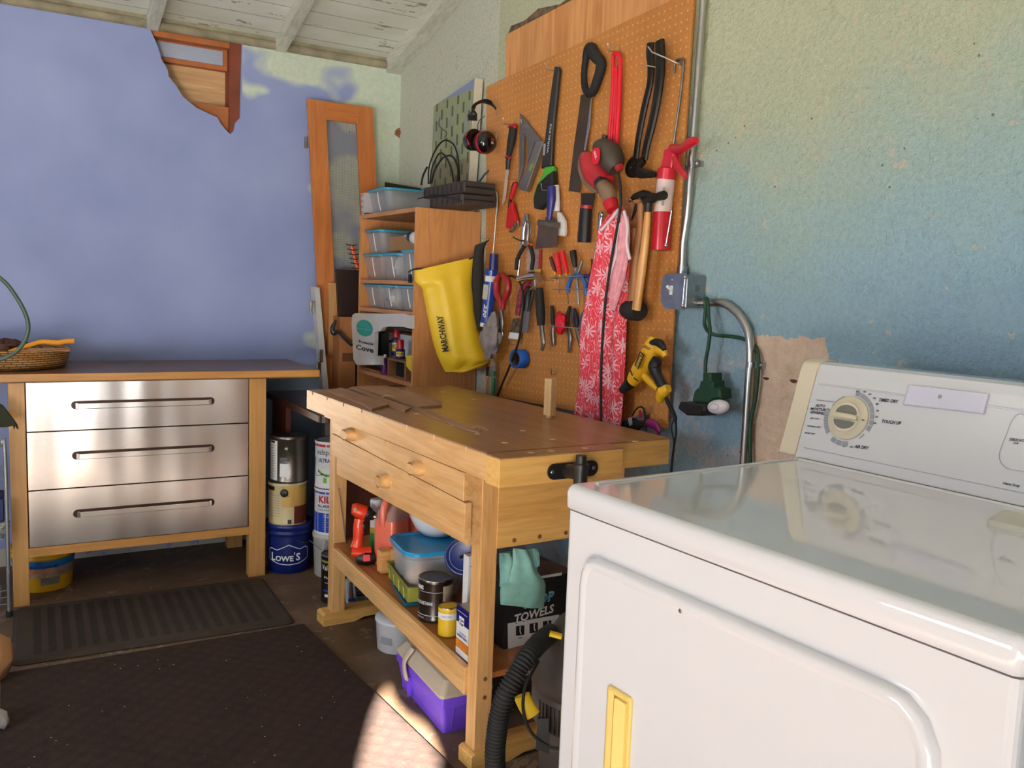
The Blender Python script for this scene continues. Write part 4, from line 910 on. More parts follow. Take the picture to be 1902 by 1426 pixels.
# ------------------------------------------------------------ BINS on the shelves
P_lid = mat('turquoise_lid', (36, 156, 190), .35, var=.06)
def clear(name, c, a):
    m = mat(name, c, .25, var=.06, alpha=a, coat=.3); return m
P_clr = clear('clear_plastic', (224, 226, 230), .34)
P_stuffing = mat('pale_packing', (188, 184, 176), .8, var=.2, scale=30)
def bin_(label, y0, y1, z0, z1, x0, x1, group, lidt=.008, nose=.012):
    t = thing('storage_bin', label, 'storage bin', ((x0+x1)/2, (y0+y1)/2, z0), 0, group)
    hx, hy, h = (x1-x0)/2, (y1-y0)/2, z1-z0; mb = MB(); rings = []
    for s_, z in ((.80, .0), (.84, .004), (.97, h*.86), (.97, h*.88), (1.0, h*.885), (1.0, h-lidt)): rings.append([(a, b, z) for a, b in rrect(-hx*(s_ if s_ < 1 else 1), -hy*s_, hx*s_, hy*s_, min(hx, hy)*.28*s_, 5)])
    mb.loft(rings, P_clr, True); part(mb, 'bin_body', P_clr, t)
    mb = MB(); rings = [[(a, b, z) for a, b in rrect(-hx*s_, -hy*s_, hx*s_, hy*s_, min(hx, hy)*.28, 5)] for s_, z in ((1.0, h-lidt), (1.03, h-lidt), (1.03, h-.002), (1.0, h), (.9, h), (.88, h-.003))]
    mb.loft(rings, P_lid, True, smooth=False); part(mb, 'lid', P_lid, t)
    mb = MB(); mb.tube([(-hx*.98, -hy*.1, h*.86), (-hx*.93, -hy*.1, h*.5), (-hx*.86, -hy*.12, h*.12)], .0022, M_wht, 6); part(mb, 'corner_highlight', P_clr, t)  # white tube paints the bright highlight along the bin's corner rib
    return t
def yy(p, x=1.458): return PX(p, x).y
def zz_(p, x=1.458): return PX(p, x).z
def fill(label, y, z, r, seed, m=None, cat='parts bundle', name='packing_paper', x=1.50):
    mb = MB(); blob(mb, (x, y, z), r, m or P_stuffing, seed, .35, 18); o = mb.build(name, None); tag(o, label, cat)
yA, yB = yy(d7(60, 500)), yy(d7(390, 500))
Z1 = SHZ[0]
b3 = [(yy(d7(50, 800)), yy(d7(232, 800))), (yy(d7(236, 800)), yy(d7(410, 800))), (yy(d7(413, 800)), 3.266)]
hts = .115
for k, (l_, (a, b)) in enumerate(zip(('leftmost clear bin with a turquoise lid on the second shelf', 'middle clear bin on the second shelf, a twist of paper inside', 'rightmost clear bin on the second shelf, beside the wood side panel'), b3)):
    bin_(l_, min(a, b)+.001, max(a, b)-.001, Z1+.001, Z1+hts+(.012 if k == 2 else 0), 1.462, 1.71, 'clear bins on the second shelf')
fill('crumpled paper twist inside the middle bin of the second shelf', sum(b3[1])/2-.02, Z1+.06, (.02, .03, .035), 4)
a, b = yy(d7(60, 1100)), yy(d7(215, 1100)); c_ = yy(d7(380, 1100)); Z2 = SHZ[1]
for l_, y0, y1 in (('leftmost clear bin with a turquoise lid on the third shelf', b, a), ('middle clear bin on the third shelf, grey cloth folded inside', c_+.002, b-.002), ('rightmost clear bin on the third shelf, bluish inside', 3.266, c_-.002)):
    bin_(l_, y0, min(y1, 3.864), Z2+.001, Z2+.1065, 1.462, 1.71, 'clear bins on the third shelf')
fill('grey folded cloth inside the middle bin of the third shelf', (b+c_)/2-.02, Z2+.05, (.03, .06, .035), 9, name='folded_cloth', cat='cloth')
bin_('clear bin with a turquoise lid standing on the second-shelf bins, under the top board', 3.66, 3.862, Z1+hts+.001, Z1+hts+.108, 1.462, 1.71, None)
P_bx = mat('tan_cardboard', (150, 112, 74), .8, var=.08)
y0 = yy(d7(447, 660)); y1 = yy(d7(305, 600)); mb = MB(); mb.box((1.50, 3.36, Z1+hts+.014), (1.66, 3.64, Z1+hts+.075), P_bx) ; o = mb.build('small_carton', P_bx); tag(o, 'small tan carton stacked on the second-shelf bins', 'carton')
P_wb = mat('white_bottle', (232, 232, 236), .3, var=.02)
q = Vector((1.47, 3.30, Z1+hts+.066)); t = thing('squeeze_bottle', 'white squeeze bottle with a black collar lying on the bins', 'bottle', tuple(q))
mb = MB(); mb.tube([(0, -.030, -.01), (0, .0, -.008), (0, .012, -.006)], [.027, .027, .020], P_wb, 16); part(mb, 'bottle_body', P_wb, t)
mb = MB(); mb.tube([(0, .012, -.006), (0, .045, -.002)], [.019, .021], K_black, 16); part(mb, 'collar', K_black, t)
mb = MB(); mb.tube([(0, .045, -.002), (0, .105, .005)], [.012, .004], P_wb, 12); part(mb, 'nozzle', P_wb, t)
# ---- on top
TZ = HZ+.0005
y0, y1 = 3.60, 3.835
bin_('large clear bin with a turquoise lid on top of the shelf unit', y0, y1, TZ, PX((716, 347), 1.46).z, 1.46, 1.735, None)
P_gry = mat('light_grey_basket', (190, 184, 184), .5, var=.03)
def m_perf():
    m = bpy.data.materials.new('perforated_plastic'); m.use_nodes = True; t = NT(m); v = t.coord(); sep = t.new('SeparateXYZ'); t.link(v, sep.inputs[0])
    a = t.math('FRACT', t.math('MULTIPLY', sep.outputs[1], 1/.018)); b = t.math('FRACT', t.math('MULTIPLY', sep.outputs[2], 1/.026)); k = t.math('MULTIPLY', t.math('LESS_THAN', a, .3), t.math('LESS_THAN', b, .5)); t.base(t.mix(k, lin((196, 190, 190)), lin((70, 62, 62)))); return m
mb = MB(); ya, yb = y1+.004, 3.885; mb.prism([(ya, TZ), (yb-.014, TZ), (yb, TZ+.10), (yb-.01, TZ+.10), ((ya+yb)/2, TZ+.082), (ya+.004, TZ+.10)], 1.452, 1.60, 0, m_perf()) if ya < yb-.02 else mb.box((1.452, 3.84, TZ), (1.6, 3.885, TZ+.1), m_perf())
o = mb.build('perforated_basket', None); tag(o, 'light grey perforated basket at the left end of the shelf unit top', 'basket')
q = [PX(p, 1.69) for p in (d7(60, 200), d7(60, 130), d7(110, 90), d7(170, 62), d7(350, 105), d7(600, 150), d7(600, 230), d7(70, 230))]
mb = MB(); mb.prism([(a.y, a.z) for a in q], 1.672, 1.70, 0, mat('charcoal_fabric', (46, 38, 34), .8)); o = mb.build('charcoal_case', None); bevel(o, .006); tag(o, 'charcoal case standing behind the large clear bin', 'case')
P_case = mat('dusty_black_case', (58, 50, 46), .6, var=.2, scale=12)
def casebox(name, label, pa, pb, x0, x1, z0, z1, ribs):
    ya, yb = PX(pb, x0).y, PX(pa, x0).y; mb = MB(); mb.box((x0, ya, z0), (x1, yb, z1), P_case); o = mb.build(name, P_case); bevel(o, .008, 2); tag(o, label, 'tool case')
    for k in range(ribs):
        y = ya+(yb-ya)*(k+.5)/ribs; m2 = MB(); m2.box((x0-.0015, y-.002, z0+.008), (x0+.002, y+.002, z1-.008), K_black); wpart(m2, 'rib', K_black, o)
    m2 = MB(); m2.box((x0+.01, ya-.002, (z0+z1)/2-.003), (x1-.01, ya+.001, (z0+z1)/2+.003), K_black); wpart(m2, 'seam', K_black, o); return o
casebox('tool_case', 'dusty black tool case lying on the shelf unit, lower of two', d7(700, 290), d7(1005, 320), 1.53, 1.68, TZ, TZ+.045, 6)
casebox('tool_case', 'dusty black tool case lying on another, cords coiled behind it', d7(640, 180), d7(1020, 230), 1.53, 1.672, TZ+.046, TZ+.092, 9)
def cable(label, pts, r=.0036, m=None, name='power_cord', n=6, cat='cord'):
    mb = MB(); mb.tube(smooth(pts, n), r, m or K_rub, 8); o = mb.build(name, m or K_rub); return tag(o, label, cat)
def G(a, b, x): return PX(g5(a, b), x)
cable('tallest loop of black cord in front of the canvas', [G(80, 1130, 1.675), G(85, 980, 1.672), G(130, 840, 1.672), G(190, 745, 1.672), G(250, 715, 1.672), G(320, 760, 1.672), G(355, 860, 1.672), G(370, 1000, 1.672), G(372, 1150, 1.675)])
cable('second black cord loop standing behind the tool cases', [G(95, 1130, 1.685), G(110, 990, 1.684), G(160, 870, 1.682), G(200, 835, 1.682), G(250, 880, 1.682), G(300, 1000, 1.682), G(325, 1160, 1.684)])
cable('shortest black cord loop crossing the others by the canvas', [G(110, 1120, 1.664), G(140, 1000, 1.662), G(210, 890, 1.660), G(280, 860, 1.660), G(330, 900, 1.660), G(360, 1000, 1.660), G(350, 1150, 1.664)], .004)
cable('thin black cord with a bent tip in front of the canvas', [G(12, 1140, 1.6), G(30, 1050, 1.6), G(68, 970, 1.6)], .0045)
cable('kinked brown wire resting against the canvas top half', [G(190, 500, 1.668), G(182, 580, 1.668), G(250, 640, 1.668), G(235, 690, 1.668)], .002, mat('brown_wire', (78, 60, 44), .6))
cable('grey cord running from the tool cases up behind the pegboard', [G(300, 1300, 1.60), G(395, 1305, 1.64), G(470, 1220, 1.70), G(560, 1110, 1.710), G(620, 1030, 1.712), G(680, 980, 1.735)], .0042, mat('grey_cord', (82, 80, 74), .6))
cable('thin black lead draped over the front of the tool cases', [G(-20, 1270, 1.52), G(60, 1250, 1.525), G(140, 1235, 1.522), G(260, 1262, 1.522), G(390, 1285, 1.524)], .0028)
# canvas
def m_canvas():
    m = bpy.data.materials.new('painted_canvas'); m.use_nodes = True; t = NT(m); v = t.coord(); sep = t.new('SeparateXYZ'); t.link(v, sep.inputs[0])
    cb_ = t.new('CombineXYZ'); t.link(sep.outputs[1], cb_.inputs[0]); t.link(sep.outputs[2], cb_.inputs[1])
    a = t.math('MULTIPLY', sep.outputs[1], 1/.052); col_ = t.math('FLOOR', a); off = t.math('MULTIPLY', t.math('FRACT', t.math('MULTIPLY', col_, .5)), 1.0)
    b = t.math('ADD', t.math('MULTIPLY', sep.outputs[2], 1/.085), off); fa_ = t.math('FRACT', a); fb = t.math('FRACT', b)
    k = t.math('MULTIPLY', t.math('MULTIPLY', t.math('GREATER_THAN', fa_, .34), t.math('LESS_THAN', fa_, .66)), t.math('MULTIPLY', t.math('GREATER_THAN', fb, .2), t.math('LESS_THAN', fb, .72)))
    n = t.noise(t.coord((1, 10, 3)), 3, 5, .7); n2 = t.noise(v, 5, 3)
    c = t.ramp(n, [(.25, lin((110, 112, 66))), (.45, lin((150, 156, 112))), (.6, lin((126, 140, 132))), (.75, lin((196, 160, 120)))])
    c = t.mix(t.math('MULTIPLY', t.math('LESS_THAN', sep.outputs[2], 1.78), .5), c, t.ramp(n, [(.3, lin((58, 50, 34))), (.7, lin((140, 110, 82)))]))
    c = t.mix(t.math('GREATER_THAN', sep.outputs[2], 2.055), c, lin((128, 142, 176))); k = t.math('MULTIPLY', k, t.math('LESS_THAN', sep.outputs[2], 2.05))
    t.base(t.mix(t.math('MULTIPLY', k, .85), c, lin((58, 62, 40)))); t.b.inputs['Roughness'].default_value = .6; return m
q = [PX(p, 1.70) for p in ((806, 197), (882, 145), (870, 391), (800, 391))]
mb = MB(); mb.prism([(q[0].y, q[0].z), (q[1].y, q[1].z), (q[1].y+.035, TZ+.003), (q[0].y+.02, TZ+.003)], 1.70, 1.735, 0, m_canvas()); o = mb.build('canvas_painting', None); tag(o, 'abstract green painted canvas leaning on the wall above the shelf unit', 'painting')
q0, q1 = q[1], (q[1].y+.035, TZ+.003)
mb = MB(); mb.prism([(q0.y-.001, q0.z), (q0.y-.004, q0.z), (q1[0]-.004, q1[1]), (q1[0]-.001, q1[1])], 1.699, 1.736, 0, mat('raw_canvas_edge', (226, 214, 190), .8)); wpart(mb, 'canvas_edge', None, o, 'cream unpainted canvas edge')
# ---- lower compartment (shelf at SHZ[2])
LZ = SHZ[2]
P_poly = mat('glossy_white_package', (206, 200, 192), .22, var=.06, coat=.3)
def qx(p, x): a = PX(p, x); return (a.y, a.z)
t = thing('covers_package', 'plastic-wrapped package with a teal circle and large black word', 'package', (1.43, 3.6, LZ))
out = [qx(d8(*p), 1.432) for p in ((428, 200), (475, 168), (900, 178), (1200, 178), (1290, 205), (1290, 400), (1180, 372), (960, 366), (880, 380), (850, 430), (760, 450), (750, 790), (838, 800), (838, 930), (495, 930), (445, 850), (430, 520), (420, 300))]
mb = MB(); mb.prism(out, 1.432, 1.450, 0, P_poly); wpart(mb, 'package_body', P_poly, t)
P_teal = mat('teal_print', (34, 150, 140), .35, var=.04)
c_ = PX(d8(605, 390), 1.4305); e_ = PX(d8(728, 390), 1.4305); f_ = PX(d8(605, 268), 1.4305)
mb = MB(); mb.prism([(c_.y+(c_.y-e_.y)*math.cos(a*PI/16), c_.z+(f_.z-c_.z)*math.sin(a*PI/16)) for a in range(32)], 1.4308, 1.4318, 0, P_teal); wpart(mb, 'teal_circle', P_teal, t)
mb = MB(); U, V_ = Vector((0, -1, 0)), Vector((0, 0, 1))
def pt(s, a, b, h, m=M_blk, bold=False, x=1.4318): p0, p1 = PX(d8(*a), x), PX(d8(*b), x); write(mb, s, p0, U, V_, abs(p1.y-p0.y), h, m, bold, 0, .0008)
pt('Protectiv', (530, 605), (748, 605), .013, M_ink, True); wpart(mb, 'package_print', M_blk, t); mb = MB(); pt('Cove', (485, 700), (746, 700), .024, M_blk, True)
for k in range(3): pt('zippered bed cover', (520, 730+30*k), (740, 730+30*k), .0022, M_ink2)
pt('COMFORT BEDDING'.replace('COMFORT BEDDING', 'Golden Quality'), (495, 395), (715, 400), .0035, M_wht, False, 1.4304); wpart(mb, 'package_print', M_blk, t)
def boxx(name, label, pa, pb, x0, x1, m, cat, zlow=None, bev=.002):
    a, b = PX(pa, x0), PX(pb, x0); mb = MB(); mb.box((x0, min(a.y, b.y), zlow if zlow is not None else min(a.z, b.z)), (x1, max(a.y, b.y), max(a.z, b.z)), m); o = mb.build(name, m); bevel(o, bev); return tag(o, label, cat)
mb = MB()
o = boxx('brown_carton', 'brown carton supporting the plastic-wrapped package', d8(530, 945), d8(835, 1100), 1.455, 1.60, P_card, 'carton', LZ+.001)
o = boxx('black_arrow_box', 'white box with a bold black arrow, standing behind the red-capped cans', d8(850, 430), d8(1290, 760), 1.56, 1.62, P_cw, 'box', LZ+.001)
mb = MB(); q = [PX(d8(*p), 1.5575) for p in ((875, 570), (1060, 565), (1060, 600), (930, 605), (960, 640), (900, 690), (872, 660), (900, 600))]; mb.prism([(a.y, a.z) for a in q], 1.558, 1.5596, 0, M_blk); wpart(mb, 'arrow_mark', M_blk, o); mb = MB()
a = PX(d8(872, 475), 1.5575); write(mb, 'Sugru to', a, U, V_, .055, .010, M_blk, True); wpart(mb, 'print', M_blk, o)
o = boxx('dark_green_box', 'narrow dark grey-green box left of the white arrow box', d8(752, 450), d8(850, 790), 1.52, 1.56, mat('grey_green', (66, 74, 70), .5), 'box', LZ+.001)
# cans of spray oil standing on a small wooden shelf
W_blk = wood('small_wood_block', (150, 104, 66), (122, 80, 50), 'Y', .6, 1, .6)
a, b = PX(d8(950, 820), 1.47), PX(d8(1215, 910), 1.47)
t = thing('wooden_riser', 'small wooden riser in the shelf unit carrying red-capped spray cans', 'riser', (1.47, (a.y+b.y)/2, LZ))
mb = MB(); mb.box((1.47, b.y-.005, b.z), (1.60, a.y, a.z), W_blk); wpart(mb, 'riser_top', W_blk, t)
mb = MB(); mb.box((1.47, a.y-.018, LZ+.001), (1.60, a.y, b.z), W_blk); wpart(mb, 'riser_leg', W_blk, t)
mb = MB(); mb.box((1.47, b.y-.005, LZ+.001), (1.60, b.y+.012, b.z), W_blk); wpart(mb, 'riser_leg', W_blk, t)
mb = MB(); mb.box((1.50, b.y+.015, LZ+.001), (1.58, a.y-.020, b.z-.004), mat('black_matte', (8, 8, 8), .8)); o = mb.build('black_pouch', None); bevel(o, .008); tag(o, 'black pouch tucked under the wooden riser', 'pouch')
P_nb = mat('spray_can_blue', (28, 28, 110), .3, var=.06); P_ylw = mat('spray_can_yellow', (226, 196, 40), .35, var=.04); P_red = mat('red_cap', (190, 22, 34), .35, var=.06)
def spray(label, pc, x, z0, zc, zt, rr):
    a = PX(pc, x); t = thing('spray_can', label, 'spray can', (x, a.y, z0)); h = zc-z0
    mb = MB(); mb.lathe([(rr*.98, 0), (rr, .002), (rr, h*.86), (rr*.95, h*.90)], (0, 0, 0), P_nb, 24); part(mb, 'can_body', P_nb, t)
    mb = MB(); mb.lathe([(rr*.95, h*.90), (rr*.80, h*.97), (rr*.72, h)], (0, 0, 0), S_galv, 24); part(mb, 'shoulder', S_galv, t)
    mb = MB(); mb.lathe([(rr*.72, h), (rr*.72, zt-z0-.006), (rr*.62, zt-z0)], (0, 0, 0), P_red, 24); part(mb, 'cap', P_red, t)
    A = toward((x, a.y)); c = (x, a.y); mb = MB(); wrapquad(mb, c, rr, A-1, A+.9, z0+h*.25, z0+h*.72, P_ylw); wrap(mb, 'WD-40', c, rr, A-.1, z0+h*.40, rr*1.5, h*.22, P_nb, True, .001); wpart(mb, 'label', P_ylw, t)
zr = a.z
zz1 = PX(d8(1070, 820), 1.50).z
spray('taller blue and yellow spray can with a red cap on the wooden riser', d8(1075, 700), 1.545, zr+.001, PX(d8(1090, 535), 1.53).z, PX(d8(1090, 400), 1.53).z, .022)
spray('shorter spray can with a wide red cap, in front of the taller one', d8(1135, 780), 1.50, zr+.001, PX(d8(1140, 700), 1.49).z, PX(d8(1160, 570), 1.49).z, .021)
P_pur = clear('purple_liquid_bottle', (110, 40, 130), .85)
a = PX(d8(910, 1000), 1.475); t = thing('purple_bottle', 'slim bottle of purple liquid left of the wooden riser', 'bottle', (1.475, a.y, LZ))
mb = MB(); mb.lathe([(.0135, .001), (.0145, .004), (.0145, .055), (.012, .066), (.006, .075)], (0, 0, 0), P_pur, 20); part(mb, 'bottle_body', P_pur, t)
mb = MB(); mb.lathe([(.0065, .074), (.0065, .088)], (0, 0, 0), M_wht, 16); part(mb, 'cap', M_wht, t)
mb = MB(); q = [PX(d8(*p), 1.463) for p in ((1220, 800), (1310, 790), (1310, 1010), (1290, 1030), (1225, 950))]; mb.prism([(p.y, p.z) for p in q], 1.463, 1.466, 0, P_ylw); o = mb.build('yellow_tag', None); tag(o, 'yellow paper tag curling at the right of the lower shelf', 'tag')
mb = MB(); a, b = PX(d8(1300, 440), 1.468), PX(d8(1338, 1200), 1.468); mb.box((1.468, 3.264, LZ+.001), (1.60, 3.268+.008, a.z), mat('pale_blue_folder', (120, 160, 184), .5)); o = mb.build('blue_folder', None); tag(o, 'pale blue folder standing against the shelf unit side panel', 'folder')
mb = MB(); q = [PX(d8(*p), 1.50) for p in ((880, 380), (960, 368), (1180, 380), (1280, 420), (1280, 445), (1150, 425), (980, 400), (890, 395))]; mb.prism([(p.y, p.z) for p in q], 1.50, 1.55, 0, mat('dark_green_pad', (60, 62, 52), .7)); o = mb.build('green_pad', None); tag(o, 'flat dark green pad lying over the white arrow box', 'pad')
mb = MB(); mb.lathe([(.016, 0), (.016, .06)], (1.515, 3.285, zr+.002 if False else LZ+.001), P_redl, 16); o = mb.build('red_bottle', None); tag(o, 'small red bottle beside the pale blue folder', 'bottle')
# ------------------------------------------------------------ things hanging on the pegboard
# helpers: photo pixels measured on a vertical plane a few cm in front of the board
def dep(p): return (p-CC).dot(CF)
def pyz(pts, x): return [(PX(p, x).y, PX(p, x).z) for p in pts]
def slabp(pts, x, th, m, bev=.0, mb=None):
    mb = mb or MB(); return mb.prism(pyz(pts, x), x, x+th, 0, m, bev=bev)
def rod(pts, x, wpx, m, flat=1., mb=None, n=5, sm=True, seg=12):
    """tube along photo points; wpx = visible widths in photo pixels"""
    mb = mb or MB(); P_ = [PX(p, x) if not isinstance(x, (list, tuple)) else PX(p, x[i]) for i, p in enumerate(pts)]
    k = dep(P_[0])/FOC; P2 = smooth(P_, n) if sm and len(P_) > 2 else P_
    w = wpx if isinstance(wpx, (list, tuple)) else [wpx, wpx]; k /= math.sqrt(.33+.67*flat*flat); R_ = [v*k/2 for v in lerpn(w, len(P2))]
    return mb.tube(P2, R_, m, seg, flat=flat, up=(1, 0, 0) if flat != 1. else None)
def T3(name, label, cat, p, x, group=None): a = PX(p, x); return thing(name, label, cat, tuple(a), 0, group)
def addp(t, name, mb, m=None, label=None): return wpart(mb, name, m, t, label)
M_hook = mat('zinc_hook', (196, 192, 186), .3, .9, var=.05)
BX = PBX-.0005
def hook(p, out, label, tip=.02, fork=0):
    """peg hook: leaves the board at photo point p and sticks out 'out' metres, its tip turned up"""
    a = PX(p, BX); mb = MB()
    mb.tube([a+Vector((0, 0, .022)), a+Vector((-.003, 0, .02)), a+Vector((-.003, 0, 0)), a+Vector((-out, 0, -.003)), a+Vector((-out-.004, 0, tip))], .0018, M_hook, 6)
    o = mb.build('peg_hook', M_hook); return tag(o, label, 'hook', 'metal hooks on the pegboard')
H = hook
H(c1(660, 300), .05, 'steel peg hook holding the long black tapered tool')
H(d2(535, 195), .045, 'steel peg hook inside the red loop'); H(c1(320, 720), .05, 'steel peg hook holding the pale-bladed saw')
H(c1(445, 730), .04, 'steel peg hook holding the aluminium triangle'); H(c1(330, 1150), .04, 'steel peg hook holding the red wire brush')
H(c1(660, 1235), .07, 'steel peg hook holding the blue-handled scraper'); H(d3(400, 1150), .05, 'steel peg hook holding the locking pliers')
H(d4(520, 940), .05, 'steel peg hook holding the blue tape roll'); H(d4(825, 1210), .02, 'bare steel peg hook right of the upright wood block')
H(d6(800, 890), .02, 'bare steel peg hook near the lower right of the pegboard')
# long tapered black tool with a green throat
P_grt = mat('green_grip', (74, 168, 44), .45, var=.05)
t = T3('pruning_saw', 'long black tapered tool with green-edged grip hanging point upward', 'pruning saw', d3(560, 980), 1.70)
mb = slabp([c1(*p) for p in ((625, 265), (655, 268), (660, 300), (650, 400), (625, 650), (610, 800), (600, 1040), (520, 1060), (550, 830), (575, 620), (605, 400), (622, 290))], 1.700, .014, mat('matte_black_sheath', (40, 38, 34), .5, var=.1), .004); addp(t, 'sheath', mb)
mb = slabp([c1(*p) for p in ((545, 1050), (610, 1040), (620, 1060), (600, 1110), (555, 1150), (540, 1300), (560, 1335), (545, 1340), (470, 1350), (462, 1250), (500, 1160), (530, 1100))], 1.698, .018, P_grt, .004); addp(t, 'throat', mb)
mb = slabp([c1(*p) for p in ((560, 1110), (605, 1080), (610, 1200), (555, 1320), (500, 1380), (462, 1370), (458, 1290), (490, 1180))], 1.690, .030, K_rub, .006); addp(t, 'grip', mb)
mb = MB(); a = PX(d3(565, 498), 1.699); b = PX(d3(598, 225), 1.699); T_ = (b-a); U_ = T_.normalized(); write(mb, 'WIRELESS', a, U_, Vector((0, 1, 0))-U_*U_.y, T_.length*.95, .011, M_wht, False, 0, .0012); addp(t, 'lettering', mb, M_wht)
mb = slabp([d3(520, 415), d3(540, 412), d3(532, 515), d3(515, 517)], 1.6985, .001, M_ink2); addp(t, 'label', mb)
# handsaw with a steel blade
t = T3('hand_saw', 'wide-bladed hand saw hanging with its black loop handle up', 'hand saw', c1(860, 480), 1.70)
mb = slabp([c1(*p) for p in ((832, 492), (862, 478), (918, 500), (905, 640), (870, 900), (822, 1248), (738, 1235), (780, 880), (815, 640))], 1.708, .002, mat('brown_saw_steel', (98, 80, 62), .3, .7, var=.15)); addp(t, 'blade', mb)
mb = slabp([c1(*p) for p in ((918, 500), (912, 500), (896, 640), (858, 920), (868, 920), (905, 700))], 1.7070, .003, S_chrome); addp(t, 'blade_spine', mb)
mb = MB(); rod([c1(*p) for p in ((900, 478), (868, 440), (858, 340), (868, 230), (890, 140), (915, 128), (950, 190), (990, 235), (985, 300), (960, 380), (930, 460), (900, 478))], 1.700, [15, 13, 12, 12, 18, 23, 21, 20, 19, 18, 17, 15], K_rub, 1., mb, 5); addp(t, 'handle', mb)
# red-handled keyhole saw
t = T3('drywall_saw', 'small saw with black and red handle and a pale narrow blade', 'hand saw', d3(240, 260), 1.70)
mb = MB(); rod([d3(255, 262), d3(235, 400), d3(212, 520)], 1.70, [16, 16, 10], K_rub, .7, mb); addp(t, 'handle', mb)
mb = MB(); rod([d3(215, 262), d3(240, 256), d3(268, 258), d3(268, 275)], 1.70, [6, 9, 8], P_red, 1, mb); rod([d3(186, 532), d3(236, 538)], 1.70, [4, 4], P_red, 1, mb, sm=False); addp(t, 'red_collar', mb, None)
mb = MB(); rod([d3(212, 540), d3(203, 640)], 1.70, [10, 8], K_black, .7, mb, sm=False); addp(t, 'ferrule', mb)
mb = slabp([d3(*p) for p in ((190, 645), (213, 645), (182, 915), (152, 955))], 1.705, .002, mat('pale_blade', (216, 190, 168), .4, .2)); addp(t, 'blade', mb)
# speed square
P_alu = mat('aluminium', (150, 146, 140), .4, .8, var=.08)
t = T3('speed_square', 'grey aluminium triangular square with a level vial', 'square', d3(380, 380), 1.70)
O_ = [d3(*p) for p in ((312, 145), (505, 385), (375, 835), (295, 820))]
mb = slabp([d3(*p) for p in ((312, 145), (505, 385), (445, 390), (385, 560), (375, 590), (378, 365), (330, 320), (318, 600), (298, 800))], 1.708, .003, P_alu); addp(t, 'triangle_plate', mb)
mb = slabp([d3(*p) for p in ((450, 390), (518, 392), (362, 835), (292, 812), (345, 680), (390, 560))], 1.694, .020, P_alu, .002); addp(t, 'fence', mb)
mb = slabp([d3(*p) for p in ((330, 330), (352, 320), (345, 610), (310, 740), (300, 700), (322, 600))], 1.7055, .004, P_alu); addp(t, 'inner_rib', mb)
mb = slabp([d3(*p) for p in ((405, 590), (432, 585), (412, 650), (385, 652))], 1.6925, .003, mat('level_vial', (140, 150, 70), .3)); addp(t, 'level_vial', mb)
# red loop
t = T3('red_strap_loop', 'bright red rubber loop hanging on the pegboard between saw and pry bars', 'strap', d2(500, 210), 1.70)
P_brd = mat('bright_red_rubber', (224, 20, 44), .4, var=.04)
mb = MB(); rod([d2(*p) for p in ((425, 1090), (450, 800), (470, 500), (470, 260), (480, 215), (505, 205), (530, 225), (540, 290), (530, 600), (515, 900), (500, 1120))], [1.70]*11, [7, 8, 8, 8, 8, 8, 8, 8, 9, 9, 9], P_brd, 1, mb)
rod([d2(*p) for p in ((450, 1090), (478, 700), (492, 350))], 1.698, 6, P_brd, 1, mb); rod([d2(*p) for p in ((478, 1100), (498, 700), (505, 350))], 1.698, 6, P_brd, 1, mb)
o = addp(t, 'rubber_loop', mb)
# pry bars
def pry(label, outer, foot, x, w):
    t = T3('pry_bar', label, 'pry bar', outer[0], x, 'pry bars on the wire hook')
    mb = MB(); rod(outer, x, w, K_bar, .45, mb, 6); addp(t, 'bar', mb)
    mb = MB(); rod(foot, x-.006, [w[-1]*.95, w[-1]*1.2, w[-1]*1.1, 6], K_bar, .4, mb, 6); addp(t, 'curved_foot', mb)
K_bar = mat('black_forged_steel', (40, 34, 28), .35, .5, var=.25, scale=20)
pry('smaller black pry bar hanging claw up, left of the pair', [d2(*p) for p in ((835, 105), (830, 200), (840, 330), (830, 500), (770, 760), (720, 1020), (690, 1240))], [d2(*p) for p in ((690, 1240), (640, 1290), (620, 1350), (650, 1385), (720, 1398))], 1.703, [13, 14, 13, 12, 12, 11, 11])
pry('larger black pry bar hanging claw up, right of the pair', [d2(*p) for p in ((925, 85), (930, 200), (930, 400), (900, 650), (850, 900), (800, 1100), (775, 1250))], [d2(*p) for p in ((775, 1250), (720, 1300), (710, 1350), (760, 1385), (890, 1395))], 1.690, [17, 18, 17, 16, 15, 14, 13])
mb = MB(); P_ = [PX(d2(1170, 270), BX), PX(d2(1135, 318), 1.715), PX(d2(1090, 300), 1.70), PX(d2(960, 240), 1.675), PX(d2(850, 195), 1.655), PX(d2(812, 140), 1.652)]
mb.tube(P_, .0024, M_hook, 8); mb.tube([PX(d2(760, 318), 1.68), PX(d2(930, 350), 1.70), PX(d2(935, 410), BX)], .0016, M_hook, 6); o = mb.build('wire_hook', M_hook); tag(o, 'long bent wire hook carrying the two pry bars', 'hook')
# long metal rods on the right
mb = MB(); rod([d2(*p) for p in ((1070, 400), (1075, 310), (1110, 270), (1150, 268), (1160, 320), (1130, 620), (1090, 900), (1060, 1110))], 1.712, [4, 5, 6, 5, 5, 5, 5, 4], S_dull, 1, mb); o = mb.build('steel_rod', S_dull); tag(o, 'long bent steel rod running down behind the red caulk gun', 'rod')
mb = MB(); rod([c1(*p) for p in ((125, 1300), (135, 1262), (160, 1250), (180, 1265), (178, 1420))], 1.700, 4, M_hook, 1, mb); rod([d3(112, 870), d3(95, 1150), d3(75, 1380)], 1.700, 2.4, M_hook, 1, mb); o = mb.build('hanger_rod', M_hook); tag(o, 'thin steel rod hooked on the left edge of the pegboard', 'rod')
